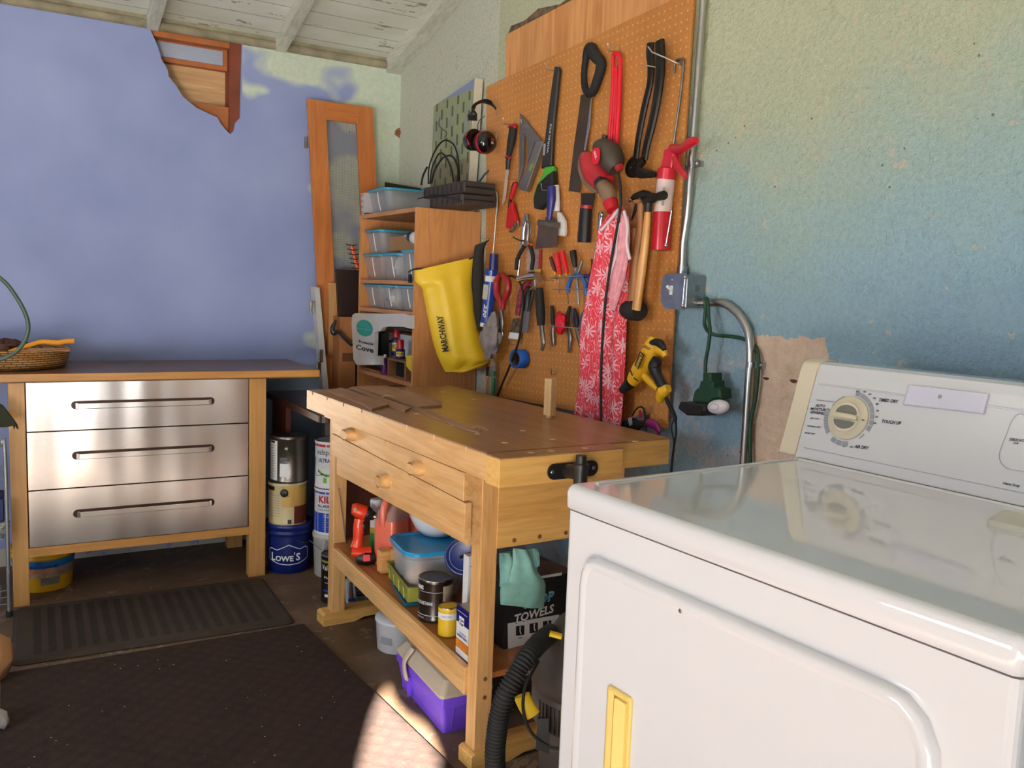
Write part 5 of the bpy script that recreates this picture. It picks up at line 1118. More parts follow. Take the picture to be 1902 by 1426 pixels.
# caulk gun
P_cg = mat('caulk_gun_red', (200, 24, 40), .3, .1, var=.1, coat=.3)
t = T3('caulk_gun', 'red caulk gun with a white-labelled tube hanging at the right edge of the pegboard', 'caulk gun', c1(1500, 1100), 1.69)
mb = slabp([d2(*p) for p in ((965, 1150), (1140, 1110), (1060, 1200), (1035, 1330), (925, 1330), (950, 1240))], 1.672, .03, P_cg, .003); addp(t, 'frame', mb)
mb = MB(); rod([d2(*p) for p in ((1040, 1150), (1140, 1140), (1220, 1085), (1290, 1060))], [1.685, 1.67, 1.66, 1.655], [17, 14, 16, 10], P_cg, .7, mb); addp(t, 'handle', mb)
mb = MB(); rod([d2(*p) for p in ((1070, 1200), (1090, 1280), (1130, 1350), (1185, 1420))], [1.685, 1.672, 1.665, 1.66], [13, 13, 12, 7], P_cg, .7, mb); addp(t, 'trigger', mb)
a, b = PX(c1(1510, 1060), 1.69), PX(c1(1470, 1400), 1.69); c_ = PX(d5(850, 635), 1.69)
mb = MB(); mb.tube([a, a.lerp(b, .25)], .028, P_cg, 20); addp(t, 'cradle_cap', mb); mb = MB(); mb.tube([b, c_], .028, P_cg, 20); addp(t, 'cradle', mb)
mb = MB(); mb.tube([a.lerp(b, .25), b], .0262, mat('caulk_tube_paper', (226, 200, 190), .5, var=.06), 20); addp(t, 'caulk_tube', mb)
mb = MB(); a0 = PX(d5(880, 40), 1.662); b0 = PX(d5(870, 210), 1.662); mb.tube([a0, b0], .003, M_ink2, 6); a0 = PX(d5(955, 260), 1.66); b0 = PX(d5(900, 590), 1.66); mb.tube([a0, b0], .0022, S_chrome, 6); mb.sphere(b0, .006, S_chrome, 10); addp(t, 'puncture_wire', mb)
# earmuffs
t = T3('ear_muffs', 'black and red ear muffs hanging between the canvas and the pegboard', 'ear muffs', g5(600, 340), 1.66)
P_em = mat('glossy_black', (20, 16, 16), .15, var=.1, coat=.6); P_emr = mat('earmuff_red', (206, 30, 52), .35)
cR, cL = PX(g5(622, 735), 1.655), PX(g5(505, 700), 1.60)
rr = dep(cR)/FOC
mb = MB()
ax = Vector((.78, -.62, 0)).normalized()
mb.lathe([(.004, .034), (.022, .033), (.034, .027), (.041, .016), (.044, .002), (.042, -.004)], cR+Vector((0, 0, 0)), P_em, 28, axis=(.15, -1, 0)); addp(t, 'cup', mb)
mb = MB(); mb.lathe([(.045, -.007), (.046, -.002), (.045, .003)], cR, P_emr, 28, axis=(.15, -1, 0)); mb.lathe([(.042, -.024), (.043, -.006)], cR, K_rub, 28, axis=(.15, -1, 0)); addp(t, 'red_ring', mb)
mb = MB(); mb.lathe([(.004, -.03), (.026, -.028), (.04, -.014), (.042, 0), (.042, .012)], cL+Vector((.015, .03, 0)), P_em, 28, axis=(.15, -1, 0)); addp(t, 'cup', mb)
mb = MB(); q = cL+Vector((.015, .03, 0)); mb.tube(smooth([q+Vector((-.034, -.012, .018)), q+Vector((-.036, -.014, -.002)), q+Vector((-.026, -.014, -.022))], 5), .004, P_emr, 8); addp(t, 'red_trim', mb)
mb = MB(); mb.tube(smooth([PX(g5(500, 525), 1.60), PX(g5(495, 440), 1.602), PX(g5(530, 375), 1.615), PX(g5(600, 345), 1.645), PX(g5(670, 365), 1.675), PX(g5(716, 415), 1.69)], 6), .020, K_black, 12, flat=.2, up=(0, .2, 1)); addp(t, 'headband', mb)
mb = MB(); mb.tube(smooth([PX(g5(615, 485), 1.64), PX(g5(555, 540), 1.63), PX(g5(545, 640), 1.64)], 5), .0016, S_chrome, 6); mb.tube(smooth([PX(g5(716, 415), 1.69), PX(g5(735, 520), 1.69), PX(g5(735, 620), 1.68), PX(g5(720, 700), 1.67)], 5), .0016, S_chrome, 6); addp(t, 'wire', mb)
mb = MB(); k_ = PX(g5(640, 705), 1.62); k_ = Vector((cR.x+.004, cR.y-.0350, cR.z+.004)); write(mb, '3M', k_, Vector((1, .15, 0)), Vector((0, 0, 1)), .014, .007, P_emr, True); write(mb, 'X5', k_+Vector((0, 0, -.013)), Vector((1, .15, 0)), Vector((0, 0, 1)), .012, .009, M_wht, True); addp(t, 'lettering', mb)
# sander
P_skr = mat('sander_red', (186, 42, 50), .4, var=.12, scale=20); P_skg = mat('sander_grey', (72, 62, 52), .6, var=.15)
t = T3('orbital_sander', 'red and grey orbital sander with a dust canister hanging on the pegboard', 'sander', c1(1000, 950), 1.64)
def ell(mb, p, x, w, h, d_, m, rot=0):
    a = PX(p, x); k = dep(a)/FOC; T_ = Matrix.Translation(a) @ Matrix.Rotation(rot, 4, 'X'); return mb.sphere((0, 0, 0), (d_, w*k/2, h*k/2), m, 22, T_)
cS = PX(c1(1040, 960), 1.655)
mb = MB(); rod([c1(*p) for p in ((965, 890), (1010, 905), (1050, 950), (1085, 1010), (1110, 1070))], 1.65, [24, 38, 50, 44, 26], P_skg, 1., mb, 5, True, 18); addp(t, 'grip_body', mb)
mb = MB(); rod([c1(*p) for p in ((860, 960), (900, 1010), (950, 1090), (1030, 1180))], 1.655, [20, 40, 50, 34], P_skr, 1., mb, 5, True, 18); addp(t, 'housing', mb)
mb = slabp([c1(*p) for p in ((835, 950), (806, 985), (805, 1080), (835, 1170), (900, 1235), (940, 1250), (955, 1240), (880, 1160), (845, 1060), (842, 985))], 1.640, .05, mat('sanding_pad', (126, 106, 84), .8), .004); addp(t, 'sanding_pad', mb)
mb = MB(); rod([c1(1000, 1185), c1(1040, 1240), c1(1065, 1330)], 1.64, [27, 33, 25], clear('dusty_canister', (138, 110, 84), .9), 1., mb, 4, True, 18); addp(t, 'dust_canister', mb)
mb = MB(); rod([c1(985, 1160), c1(1010, 1195)], 1.64, [26, 28], K_black, 1, mb, sm=False, seg=16); addp(t, 'coupling', mb)
mb = MB(); rod([c1(1062, 1320), c1(1085, 1385)], 1.638, [30, 24], P_red, 1, mb, sm=False, seg=16); addp(t, 'canister_cap', mb)
mb = MB(); rod([c1(1120, 1060), c1(1150, 1040)], 1.63, [13, 10], P_skr, 1, mb, sm=False); addp(t, 'switch', mb)
mb = MB(); rod([c1(1010, 860), c1(1025, 800)], 1.66, [12, 11], K_black, 1, mb, sm=False); addp(t, 'rear_knob', mb)
k = dep(cS)/FOC; nx_ = PX(c1(978, 965), 1.612); mb = MB(); mb.plate([nx_+Vector((-.012, a*.020, b*.024)) for a, b in ((-1, -.5), (-1, .6), (-.5, 1), (.6, 1), (1, .5), (1, -.6), (.5, -1), (-.6, -1))], (-1, 0, 0), .002, P_brd); write(mb, 'SKIL', nx_+Vector((-.0145, .012, .012)), Vector((0, -.5, -.87)), Vector((0, -.87, .5)), .028, .010, M_wht, True); addp(t, 'badge', mb)
mb = MB(); pts = [(c1(1120, 1080), 1.63), (c1(1140, 1180), 1.625), (c1(1145, 1300), 1.62), (c2(885, 0), 1.62), (c2(865, 130), 1.612), (c2(825, 350), 1.61), (c2(795, 560), 1.608), (c2(778, 760), 1.608), (c2(768, 950), 1.606), (c2(765, 1150), 1.60), (c2(766, 1305), 1.60), ((1116, 800), 1.60)]
mb.tube(smooth([PX(p, x) for p, x in pts], 6), .0042, K_rub, 8); addp(t, 'power_cord', mb)
# wire brush
t = T3('wire_brush', 'red plastic wire brush with a curved handle', 'brush', d3(240, 900), 1.70)
mb = MB(); rod([d3(*p) for p in ((280, 755), (255, 830), (235, 900))], 1.70, [8, 10, 8], P_red, 1, mb); rod([d3(*p) for p in ((262, 760), (238, 850), (218, 980))], 1.70, [6, 7, 6], K_rub, 1, mb); addp(t, 'handle', mb)
mb = slabp([d3(*p) for p in ((212, 930), (240, 930), (252, 1010), (280, 1090), (215, 1168), (183, 1155), (195, 1020))], 1.695, .018, P_red, .003); addp(t, 'brush_head', mb)
mb = slabp([d3(*p) for p in ((225, 1165), (280, 1090), (292, 1105), (225, 1198), (208, 1190))], 1.698, .012, mat('wire_bristles', (128, 112, 96), .6, .4, var=.4, scale=120)); addp(t, 'bristles', mb)
# scraper and brush
P_bl = mat('blue_purple_handle', (46, 44, 120), .4, var=.06)
t = T3('putty_scraper', 'wide steel scraper with a blue-purple handle', 'scraper', d3(590, 800), 1.68)
mb = MB(); rod([d3(*p) for p in ((592, 790), (590, 900), (580, 1000), (570, 1085))], 1.675, [15, 17, 13, 9], P_bl, .8, mb); addp(t, 'handle', mb)
mb = slabp([d3(*p) for p in ((540, 1060), (600, 1055), (645, 1130), (635, 1325), (445, 1340), (475, 1140), (530, 1100))], 1.680, .0022, mat('scraper_steel', (110, 88, 72), .3, .7, var=.2)); addp(t, 'blade', mb)
mb = MB(); rod([d3(475, 1110), d3(650, 1135)], 1.677, [9, 9], S_dull, .6, mb, sm=False); addp(t, 'bolster', mb)
t = T3('white_brush', 'white-handled brush hanging behind the wide scraper', 'brush', d3(640, 800), 1.70)
mb = MB(); rod([d3(*p) for p in ((632, 785), (642, 900), (640, 1010))], 1.697, [12, 10, 12], P_wb, 1, mb); addp(t, 'handle', mb)
mb = slabp([d3(*p) for p in ((635, 1010), (660, 1020), (700, 1090), (705, 1190), (695, 1230), (640, 1225), (640, 1120))], 1.692, .016, mat('white_bristles', (226, 220, 214), .8, var=.1, scale=60), .004); addp(t, 'brush_head', mb)
# jab saw / red-black gripped tool
t = T3('flat_scraper', 'dark flat tool with a fat black and red grip hanging below the saw blade', 'scraper', d5(150, 160), 1.70)
mb = slabp([d5(*p) for p in ((95, 95), (225, 95), (205, 215), (98, 215))], 1.703, .004, mat('dark_brown_steel', (62, 52, 44), .5, .5)); addp(t, 'blade', mb)
mb = MB(); rod([d5(*p) for p in ((145, 225), (135, 380), (125, 560))], 1.692, [22, 24, 25], K_black, .8, mb, 5, True, 16); addp(t, 'grip', mb)
mb = MB(); rod([d5(145, 215), d5(144, 250)], 1.692, [23, 22], P_skr, .8, mb, sm=False, seg=16); rod([d5(75, 470), d5(75, 520)], 1.688, [5, 6], P_red, 1, mb, sm=False); addp(t, 'red_collar', mb)
t = T3('wrench', 'slim chrome open-ended wrench partly behind the pink garment', 'wrench', d5(285, 300), 1.70)
mb = MB(); rod([d5(*p) for p in ((285, 300), (270, 420), (255, 560), (235, 650))], 1.70, [9, 6, 6, 7], S_chrome, .5, mb); addp(t, 'shaft', mb)
mb = MB(); a = PX(d5(288, 298), 1.70); mb.lathe([(.010, -.004), (.010, .004), (.004, .005)], a, S_chrome, 18, axis=(-1, 0, 0)); addp(t, 'wrench_head', mb)
# locking pliers cluster
t = T3('locking_pliers', 'chrome locking pliers with bolt heads, hanging left of the scraper', 'pliers', d3(370, 1040), 1.69)
mb = MB(); rod([d3(*p) for p in ((372, 1040), (350, 1140), (340, 1250), (325, 1340), (300, 1420))], 1.695, [10, 9, 9, 7, 6], S_chrome, .7, mb); addp(t, 'lower_jaw', mb)
mb = MB(); rod([d3(*p) for p in ((372, 1040), (385, 1150), (375, 1260), (365, 1300))], 1.685, [8, 7, 9, 6], S_dull, .7, mb); rod([d3(*p) for p in ((365, 1100), (405, 1120), (410, 1180), (395, 1240))], 1.68, 2.5, S_dull, 1, mb); addp(t, 'lever', mb)
t = T3('nippers', 'black-handled nippers spread open beneath the locking pliers', 'pliers', d4(560, 60), 1.69)
mb = MB(); rod([d4(*p) for p in ((545, 75), (510, 130), (480, 200), (470, 290))], 1.685, [8, 8, 8, 7], K_rub, 1, mb); addp(t, 'handle', mb)
mb = MB(); rod([d4(*p) for p in ((590, 75), (610, 130), (618, 200), (605, 290))], 1.685, [8, 8, 8, 7], K_rub, 1, mb); addp(t, 'handle', mb)
mb = MB(); rod([d4(570, 80), d4(568, 10)], 1.687, [13, 8], S_dull, .6, mb, sm=False); rod([d4(440, 0), d4(500, 30), d4(565, 38)], 1.685, [2.5, 2.5, 2.5], K_black, 1, mb); addp(t, 'jaws', mb)
mb = MB(); rod([d4(535, 62), d4(605, 68)], 1.684, [4, 4], P_rake, 1, mb, sm=False); addp(t, 'red_band', mb)
mb = MB(); rod([d4(*p) for p in ((500, 200), (490, 300), (485, 380))], 1.70, [5, 5, 5], S_chrome, 1, mb); o = mb.build('chrome_spring_rod', S_chrome); tag(o, 'thin chrome threaded rod behind the nippers', 'rod')
# blister card behind nippers
mb = slabp([d4(*p) for p in ((560, 110), (685, 110), (680, 275), (655, 280), (650, 305), (560, 300))], 1.712, .004, mat('blister_card', (176, 150, 140), .4, var=.25, scale=60)); o = mb.build('blister_pack', None); tag(o, 'small red-edged blister pack hanging behind the nippers', 'package')
mb = slabp([d4(672, 112), d4(688, 112), d4(683, 275), d4(664, 275)], 1.711, .001, P_red); addp(o, 'red_edge', mb)
mb = slabp([d4(630, 285), d4(683, 283), d4(683, 315), d4(632, 315)], 1.7105, .001, P_ylw); addp(o, 'yellow_label', mb)
# chrome ratchet hammer with black handle
t = T3('chrome_hammer', 'chrome-headed hammer with a long black rubber handle', 'hammer', d4(640, 330), 1.68)
mb = MB(); rod([d4(490, 370), d4(600, 345)], 1.672, [12, 14], S_chrome, 1, mb, sm=False, seg=16); rod([d4(600, 345), d4(655, 345)], 1.672, [17, 16], S_chrome, 1, mb, sm=False, seg=16); rod([d4(632, 350), d4(638, 440)], 1.672, [6, 6], S_chrome, 1, mb, sm=False); addp(t, 'head', mb)
mb = MB(); rod([d4(*p) for p in ((675, 450), (678, 560), (685, 680), (688, 780))], 1.68, [14, 17, 18, 14], K_rub, 1, mb, 5, True, 16); addp(t, 'rubber_grip', mb)
mb = MB(); rod([d4(*p) for p in ((692, 780), (700, 860), (710, 930), (695, 1000))], 1.68, [8, 10, 9, 6], S_dull, .6, mb); addp(t, 'steel_end', mb)
# putty knives
t = T3('putty_knife', 'putty knife with a red speckled handle and paint-crusted blade', 'putty knife', d4(490, 500), 1.695)
mb = MB(); rod([d4(*p) for p in ((590, 395), (530, 450), (500, 560), (480, 690))], 1.692, [9, 11, 12, 11], mat('speckled_red_handle', (140, 44, 62), .6, var=.6, scale=120), .6, mb); addp(t, 'handle', mb)
mb = slabp([d4(*p) for p in ((440, 720), (500, 715), (490, 905), (398, 895))], 1.697, .0015, mat('crusted_steel', (112, 100, 76), .6, .4, var=.5, scale=60)); addp(t, 'blade', mb)
mb = slabp([d4(*p) for p in ((412, 840), (493, 850), (490, 905), (398, 895))], 1.6965, .0005, mat('white_print')); addp(t, 'paint_crust', mb)
t = T3('black_scraper', 'black scraper with a short grey plastic blade', 'scraper', d4(560, 500), 1.685)
mb = MB(); rod([d4(*p) for p in ((595, 450), (570, 520), (555, 650))], 1.683, [10, 13, 14], K_black, .7, mb); rod([d4(*p) for p in ((620, 460), (600, 560), (580, 650))], 1.683, [5, 7, 7], K_black, .7, mb); addp(t, 'handle', mb)
mb = slabp([d4(*p) for p in ((535, 655), (587, 655), (565, 845), (520, 840))], 1.686, .004, mat('grey_blade', (110, 110, 118), .5)); addp(t, 'blade', mb)
# black cable draped down to the tape
cable('black cord dropping from the tools through the blue tape roll to the bench', [PX(p, x) for p, x in ((d4(400, 345), 1.69), (d4(450, 350), 1.68), (d4(500, 400), 1.67), (d4(525, 480), 1.668), (d4(530, 600), 1.668), (d4(515, 780), 1.668), (d4(490, 920), 1.668), (d4(450, 1040), 1.668), (d4(400, 1170), 1.68), (d4(340, 1310), 1.69), (d4(300, 1420), 1.69))], .0042)
# blue tape
t = T3('tape_roll', 'roll of blue masking tape hanging low on the pegboard', 'tape roll', d4(500, 1070), 1.69)
a = PX(d4(495, 1075), 1.690); P_tape = mat('blue_tape', (14, 92, 190), .5, var=.05)
mb = MB(); axv = Vector((-1, -.12, 0)).normalized()
rings = []
for r0, h0 in ((.036, -.02), (.036, .02), (.0285, .02), (.0285, -.02), (.036, -.02)): rings.append((r0, h0))
mb.lathe(rings, a, P_tape, 36, axis=axv, cap=False); addp(t, 'tape', mb)
mb = MB(); mb.lathe([(.0287, -.0202), (.0287, .0202), (.0265, .0202), (.0265, -.0202), (.0287, -.0202)], a, mat('tape_core', (70, 66, 72), .7), 30, axis=axv, cap=False); addp(t, 'core', mb)
# screwdrivers in a rack
for k, (l_, m_, pts, wv, tip) in enumerate((
    ('dark maroon screwdriver, leftmost in the wire rack', mat('maroon_acetate', (92, 20, 30), .25, coat=.3), [(775, 180), (795, 250), (815, 310)], [7, 8, 6], [(820, 330), (828, 380)]),
    ('red and yellow screwdriver, second from left in the wire rack', mat('red_acetate', (214, 30, 34), .2, coat=.4), [(825, 145), (840, 240), (860, 330)], [11, 12, 9], [(850, 360), (850, 500)]),
    ('red and yellow screwdriver, third in the wire rack', mat('red_acetate'), [(875, 130), (895, 220), (915, 320)], [11, 12, 8], [(905, 350), (930, 590)]))):
    t = T3('screwdriver', l_, 'screwdriver', d4(*pts[0]), 1.69, 'screwdrivers in the wire rack')
    mb = MB(); rod([d4(*p) for p in pts], 1.688, wv, m_, 1, mb); addp(t, 'handle', mb)
    mb = MB(); rod([d4(pts[2][0]-14, pts[2][1]-15), d4(pts[2][0]+3, pts[2][1]+28)], 1.686, [5, 6], mat('yellow_acetate', (214, 160, 34), .25, coat=.3), 1, mb, sm=False); addp(t, 'yellow_ferrule', mb)
    mb = MB(); rod([d4(*tip[0]), d4(*tip[1])], 1.69, [2.4, 2.2], S_dull, 1, mb, sm=False); addp(t, 'shaft', mb)
t = T3('nut_driver', 'chrome-shafted driver with a short black handle in the wire rack', 'screwdriver', d4(975, 180), 1.685)
mb = MB(); rod([d4(970, 125), d4(980, 190), d4(990, 265)], 1.684, [13, 13, 8], K_black, 1, mb, 5, True, 14); addp(t, 'handle', mb)
mb = MB(); rod([d4(990, 270), d4(1005, 400), d4(1018, 600)], 1.688, [5, 5.5, 6], S_chrome, .7, mb); addp(t, 'shaft', mb)
t = T3('blue_pliers', 'blue-handled pliers resting open in the wire rack', 'pliers', d4(1005, 330), 1.685)
P_plb = mat('blue_dipped_grip', (30, 92, 166), .35, var=.06)
mb = MB(); rod([d4(*p) for p in ((1005, 325), (955, 370), (930, 440), (928, 490))], 1.680, [7, 8, 9, 8], P_plb, 1, mb); addp(t, 'grip', mb)
mb = MB(); rod([d4(*p) for p in ((1010, 325), (1060, 370), (1085, 440), (1085, 510))], 1.680, [7, 8, 9, 8], P_plb, 1, mb); addp(t, 'grip', mb)
mb = MB(); rod([d4(*p) for p in ((1005, 330), (1030, 260), (1050, 205))], 1.682, [10, 7, 3], S_dull, .6, mb); addp(t, 'jaws', mb)
t = T3('dark_blue_pliers', 'dark blue pliers in the wire rack beside the pink garment', 'pliers', d4(1110, 330), 1.695)
mb = MB(); rod([d4(*p) for p in ((1060, 345), (1110, 350), (1120, 390), (1110, 440))], 1.695, [7, 8, 8, 7], P_navy, 1, mb); addp(t, 'grip', mb)
mb = MB(); rod([d4(1125, 340), d4(1145, 270), d4(1135, 195)], 1.695, [8, 7, 3], K_black, .7, mb); addp(t, 'jaws', mb)
def wrack(label, pts, holes):
    mb = MB(); P_ = [PX(d4(*p), 1.67) for p in pts]; mb.tube(P_, .0018, M_hook, 6)
    for p in (pts[0], pts[-1]): a = PX(d4(*p), 1.67); b = PX(d4(*p), 1.70); b = Vector((BX, a.y, a.z)); mb.tube([a, b], .0018, M_hook, 6)
    o = mb.build('tool_rack', M_hook); tag(o, label, 'rack')
wrack('thin wire rack, upper rail, holding the screwdrivers', [(770, 362), (1060, 342)], 0)
wrack('thin wire rack, lower rail, under the screwdrivers', [(785, 460), (1130, 458)], 0)
wrack('wire rail holding the row of pliers', [(725, 778), (1055, 812)], 0)
wrack('short wire rail above the black rubber grip', [(590, 462), (695, 382)], 0)
# pliers row
def ply(label, h1, h2, jaw, m):
    t = T3('pliers', label, 'pliers', d4(*jaw[0]), 1.69, 'pliers in the lower wire rail')
    mb = MB(); rod([d4(*p) for p in h1], 1.706, [6, 8, 8], m, 1, mb); addp(t, 'handle', mb)
    if h2: mb = MB(); rod([d4(*p) for p in h2], 1.711, [6, 8, 8], m, 1, mb); addp(t, 'handle', mb)
    mb = MB(); rod([d4(*p) for p in jaw], 1.708, [6, 9, 7, 4], S_dull, .6, mb); addp(t, 'jaws', mb)
ply('slim black-handled pliers, first from the left in the lower rail', [(785, 605), (790, 680), (795, 780)], None, [(795, 785), (790, 850), (795, 920), (795, 965)], K_rub)
ply('black-handled pliers with long chrome jaws in the lower rail', [(945, 615), (925, 690), (920, 780)], None, [(925, 800), (945, 880), (940, 950), (930, 1020)], K_rub)
ply('dark purple-handled pliers, right in the lower rail', [(985, 635), (1000, 700), (1010, 790)], [(975, 640), (975, 720), (990, 790)], [(1000, 800), (1020, 880), (1035, 950), (1040, 1020)], mat('purple_black_grip', (36, 24, 44), .4))
ply('pliers half hidden by the pink garment in the lower rail', [(1075, 650), (1055, 700), (1035, 790)], None, [(1035, 800), (1045, 840), (1045, 880), (1050, 910)], mat('slate_grip', (52, 56, 90), .4))
mb = MB(); a = PX(d4(860, 760), 1.69); blob(mb, a, (.014, .030, .036), P_brd, 3, .35, 20, 4); o = mb.build('red_cord_bundle', P_brd); tag(o, 'crumpled red cord bundle wedged between the pliers', 'cord')
# silicone tube
t = T3('sealant_tube', 'blue and white sealant tube with large 230 lettering, nozzle up', 'sealant tube', d4(240, 320), 1.67)
a, b = PX(d4(255, 290), 1.675), PX(d4(205, 790), 1.675); dd_ = (b-a)
rT = dep(a)/FOC*11.5
mb = MB(); mb.tube([a, b], rT, P_blue2 if False else mat('tube_blue', (22, 58, 150), .3, var=.04), 24); addp(t, 'tube_body', mb)
mb = MB(); mb.tube([a+dd_*.10, a+dd_*.20], rT*1.02, P_cw, 24); addp(t, 'white_band', mb); mb = MB(); mb.tube([a+dd_*.93, b], rT*1.03, P_cw, 24); addp(t, 'white_cap', mb)
mb = MB(); mb.tube([PX(d4(275, 150), 1.675), PX(d4(268, 290), 1.675)], [rT*.72, rT*.8], mat('tube_navy', (18, 30, 96), .3), 20); addp(t, 'plunger_cap', mb)
mb = MB(); ud = dd_.normalized(); vd = Vector((0, -1, 0)); vd = (vd-ud*vd.dot(ud)).normalized(); nf = Vector((-1, -.35, 0)).normalized()
side = ud.cross(nf); o_ = a+dd_*.60+nf*rT*1.03
write(mb, '230', o_ - side*rT*.0 + side*.0, ud, -side if side.y > 0 else side, .052, .017, M_wht, True, .2, .001)
addp(t, 'lettering', mb, M_wht)
mb = MB(); mb.plate([a+dd_*k+nf*rT*.98+side*s_*rT*.55 for k, s_ in ((.26, -1), (.26, 1), (.52, 1), (.52, -1))], nf, .0015, mat('tube_photo', (186, 184, 176), .4, var=.2)); addp(t, 'printed_panel', mb)
# tin snips
t = T3('tin_snips', 'red-handled tin snips hanging blade down beside the sealant tube', 'snips', d4(345, 330), 1.68)
P_tr = mat('deep_red_grip', (156, 26, 34), .4, var=.06)
mb = MB(); rod([d4(*p) for p in ((330, 335), (295, 400), (300, 500), (330, 560), (335, 640))], 1.675, [10, 13, 13, 11, 10], P_tr, 1, mb); addp(t, 'grip', mb)
mb = MB(); rod([d4(*p) for p in ((350, 330), (395, 390), (395, 480), (365, 560), (350, 640))], 1.67, [10, 13, 13, 11, 10], P_tr, 1, mb); addp(t, 'grip', mb)
mb = MB(); rod([d4(*p) for p in ((330, 650), (345, 760), (330, 850), (325, 920))], 1.675, [9, 8, 7, 3], S_dull, .5, mb); rod([d4(*p) for p in ((350, 650), (330, 740), (345, 860), (330, 940))], 1.68, [7, 7, 6, 3], S_chrome, .5, mb); addp(t, 'blades', mb)
# grey rag
P_grag = mat('grey_rag', (138, 128, 126), .95, var=.2, scale=30)
mb = MB(); a = PX(d4(240, 900), 1.655); blob(mb, a, (.026, .062, .072), P_grag, 12, .26, 44, 2.6); b = PX(d4(270, 780), 1.66); blob(mb, b, (.018, .028, .05), P_grag, 7, .28, 28, 2.4); o = mb.build('grey_rag', P_grag); tag(o, 'crumpled grey rag hanging over the lower end of the yellow bag', 'rag')
# clear bottle with green liquid
t = T3('plastic_bag', 'clear plastic bag of green-labelled items hanging below the grey rag', 'bag', (916, 660), 1.67)
mb = MB(); rod([(917, 662), (916, 685), (914, 710), (913, 738)], 1.70, [6, 16, 20, 22], clear('cloudy_clear', (150, 146, 140), .45), .5, mb, 4, True, 14); addp(t, 'clear_wrap', mb)
mb = MB(); rod([(917, 702), (915, 740)], 1.672, [7, 8], mat('bottle_green', (34, 112, 66), .4), 1, mb, sm=False); rod([(918, 690), (917, 698)], 1.672, [6, 6], mat('bottle_green'), 1, mb, sm=False); addp(t, 'green_tube', mb)
mb = MB(); a = PX((902, 690), 1.69); mb.box((1.70, a.y-.02, a.z-.02), (1.7455, a.y+.02, a.z+.02), mat('black_matte')); o = mb.build('black_pad', None); bevel(o, .006); tag(o, 'small black pad hanging behind the tip of the yellow bag', 'pad')
# hammers
W_ham = wood('hammer_handle_brown', (176, 122, 76), (146, 94, 54), 'Z', .5, 1.4, .7); W_ham2 = wood('hammer_handle_yellow', (224, 166, 92), (200, 140, 70), 'Z', .35, 1.4, .6, coat=.2)
K_hs = mat('dark_hammer_steel', (58, 54, 46), .4, .7, var=.25, scale=30)
t = T3('claw_hammer', 'older claw hammer with a worn brown wooden handle', 'hammer', d5(650, 200), 1.66, 'claw hammers on the wire hook')
mb = MB(); rod([d5(*p) for p in ((660, 195), (650, 450), (610, 750), (575, 1135))], 1.668, [12, 14, 16, 15], W_ham, .7, mb, 5, True, 14); addp(t, 'handle', mb)
mb = MB(); rod([d5(*p) for p in ((555, 175), (600, 130), (680, 110), (740, 118))], 1.668, [3, 9, 14, 12], K_hs, .7, mb); rod([d5(740, 118), d5(800, 130)], 1.66, [13, 13], K_hs, 1, mb, sm=False, seg=16); rod([d5(*p) for p in ((630, 200), (605, 270), (575, 350))], 1.67, [8, 6, 3], K_hs, .6, mb); addp(t, 'head', mb)
t = T3('claw_hammer', 'claw hammer with a shiny yellow wooden handle, right of the brown one', 'hammer', d5(730, 240), 1.64, 'claw hammers on the wire hook')
mb = MB(); rod([d5(*p) for p in ((730, 270), (705, 560), (665, 850), (620, 1200))], 1.648, [12, 15, 18, 17], W_ham2, .8, mb, 5, True, 16); addp(t, 'handle', mb)
mb = MB(); rod([d5(*p) for p in ((690, 180), (760, 160), (800, 140), (830, 125))], 1.648, [9, 14, 12, 13], K_hs, .8, mb); rod([d5(835, 125), d5(880, 115)], [1.640, 1.630], [16, 17], K_hs, 1, mb, sm=False, seg=18); rod([d5(735, 190), d5(728, 275)], 1.648, [15, 14], K_hs, .9, mb, sm=False); addp(t, 'head', mb)
mb = MB(); mb.tube([PX(d5(600, 250), BX)] + [PX(d5(600, 190), 1.70), PX(d5(565, 155), 1.655)], .0022, M_hook, 6); mb.tube([PX(d5(810, 220), BX), PX(d5(700, 190), 1.65), PX(d5(650, 145), 1.625)], .0022, M_hook, 6); o = mb.build('wire_hook', M_hook); tag(o, 'forked wire hook carrying the two claw hammers', 'hook')
t = T3('rubber_mallet', 'black rubber mallet head showing behind the hammer handle ends', 'mallet', d5(560, 1200), 1.69)
a, b = PX(d5(440, 1190), 1.685), PX(d5(660, 1210), 1.665); mb = MB(); k = dep(a)/FOC; mb.tube([a, a.lerp(b, .08), a.lerp(b, .92), b], [k*15, k*18, k*18, k*15], K_rub, 26); addp(t, 'mallet_head', mb)
mb = MB(); mb.tube([a.lerp(b, .5), a.lerp(b, .5)+Vector((0.01, 0, .25))], .011, W_ham, 12); addp(t, 'handle', mb)
# yellow drill
P_dw = mat('drill_yellow', (236, 178, 30), .4, var=.04)
t = T3('corded_drill', 'yellow and black corded power drill hanging at the lower right of the pegboard', 'drill', d6(800, 400), 1.66)
mb = MB(); rod([d6(*p) for p in ((835, 215), (820, 290), (775, 400), (700, 520), (640, 610))], 1.655, [16, 32, 34, 32, 24], P_dw, .85, mb, 6, True, 20); addp(t, 'motor_housing', mb)
mb = MB(); rod([d6(*p) for p in ((785, 275), (840, 262), (890, 280), (925, 330))], 1.640, [5, 12, 14, 8], K_black, .8, mb, 5, True, 12); addp(t, 'rear_bumper', mb)
mb = MB(); rod([d6(*p) for p in ((860, 330), (910, 350), (930, 390))], 1.645, [16, 16, 10], P_dw, .8, mb, 5, True, 14); addp(t, 'rear_cap', mb)
mb = MB(); rod([d6(625, 620), d6(590, 650), d6(545, 690)], 1.655, [22, 19, 13], K_rub, 1, mb, 4, True, 18); addp(t, 'chuck', mb)
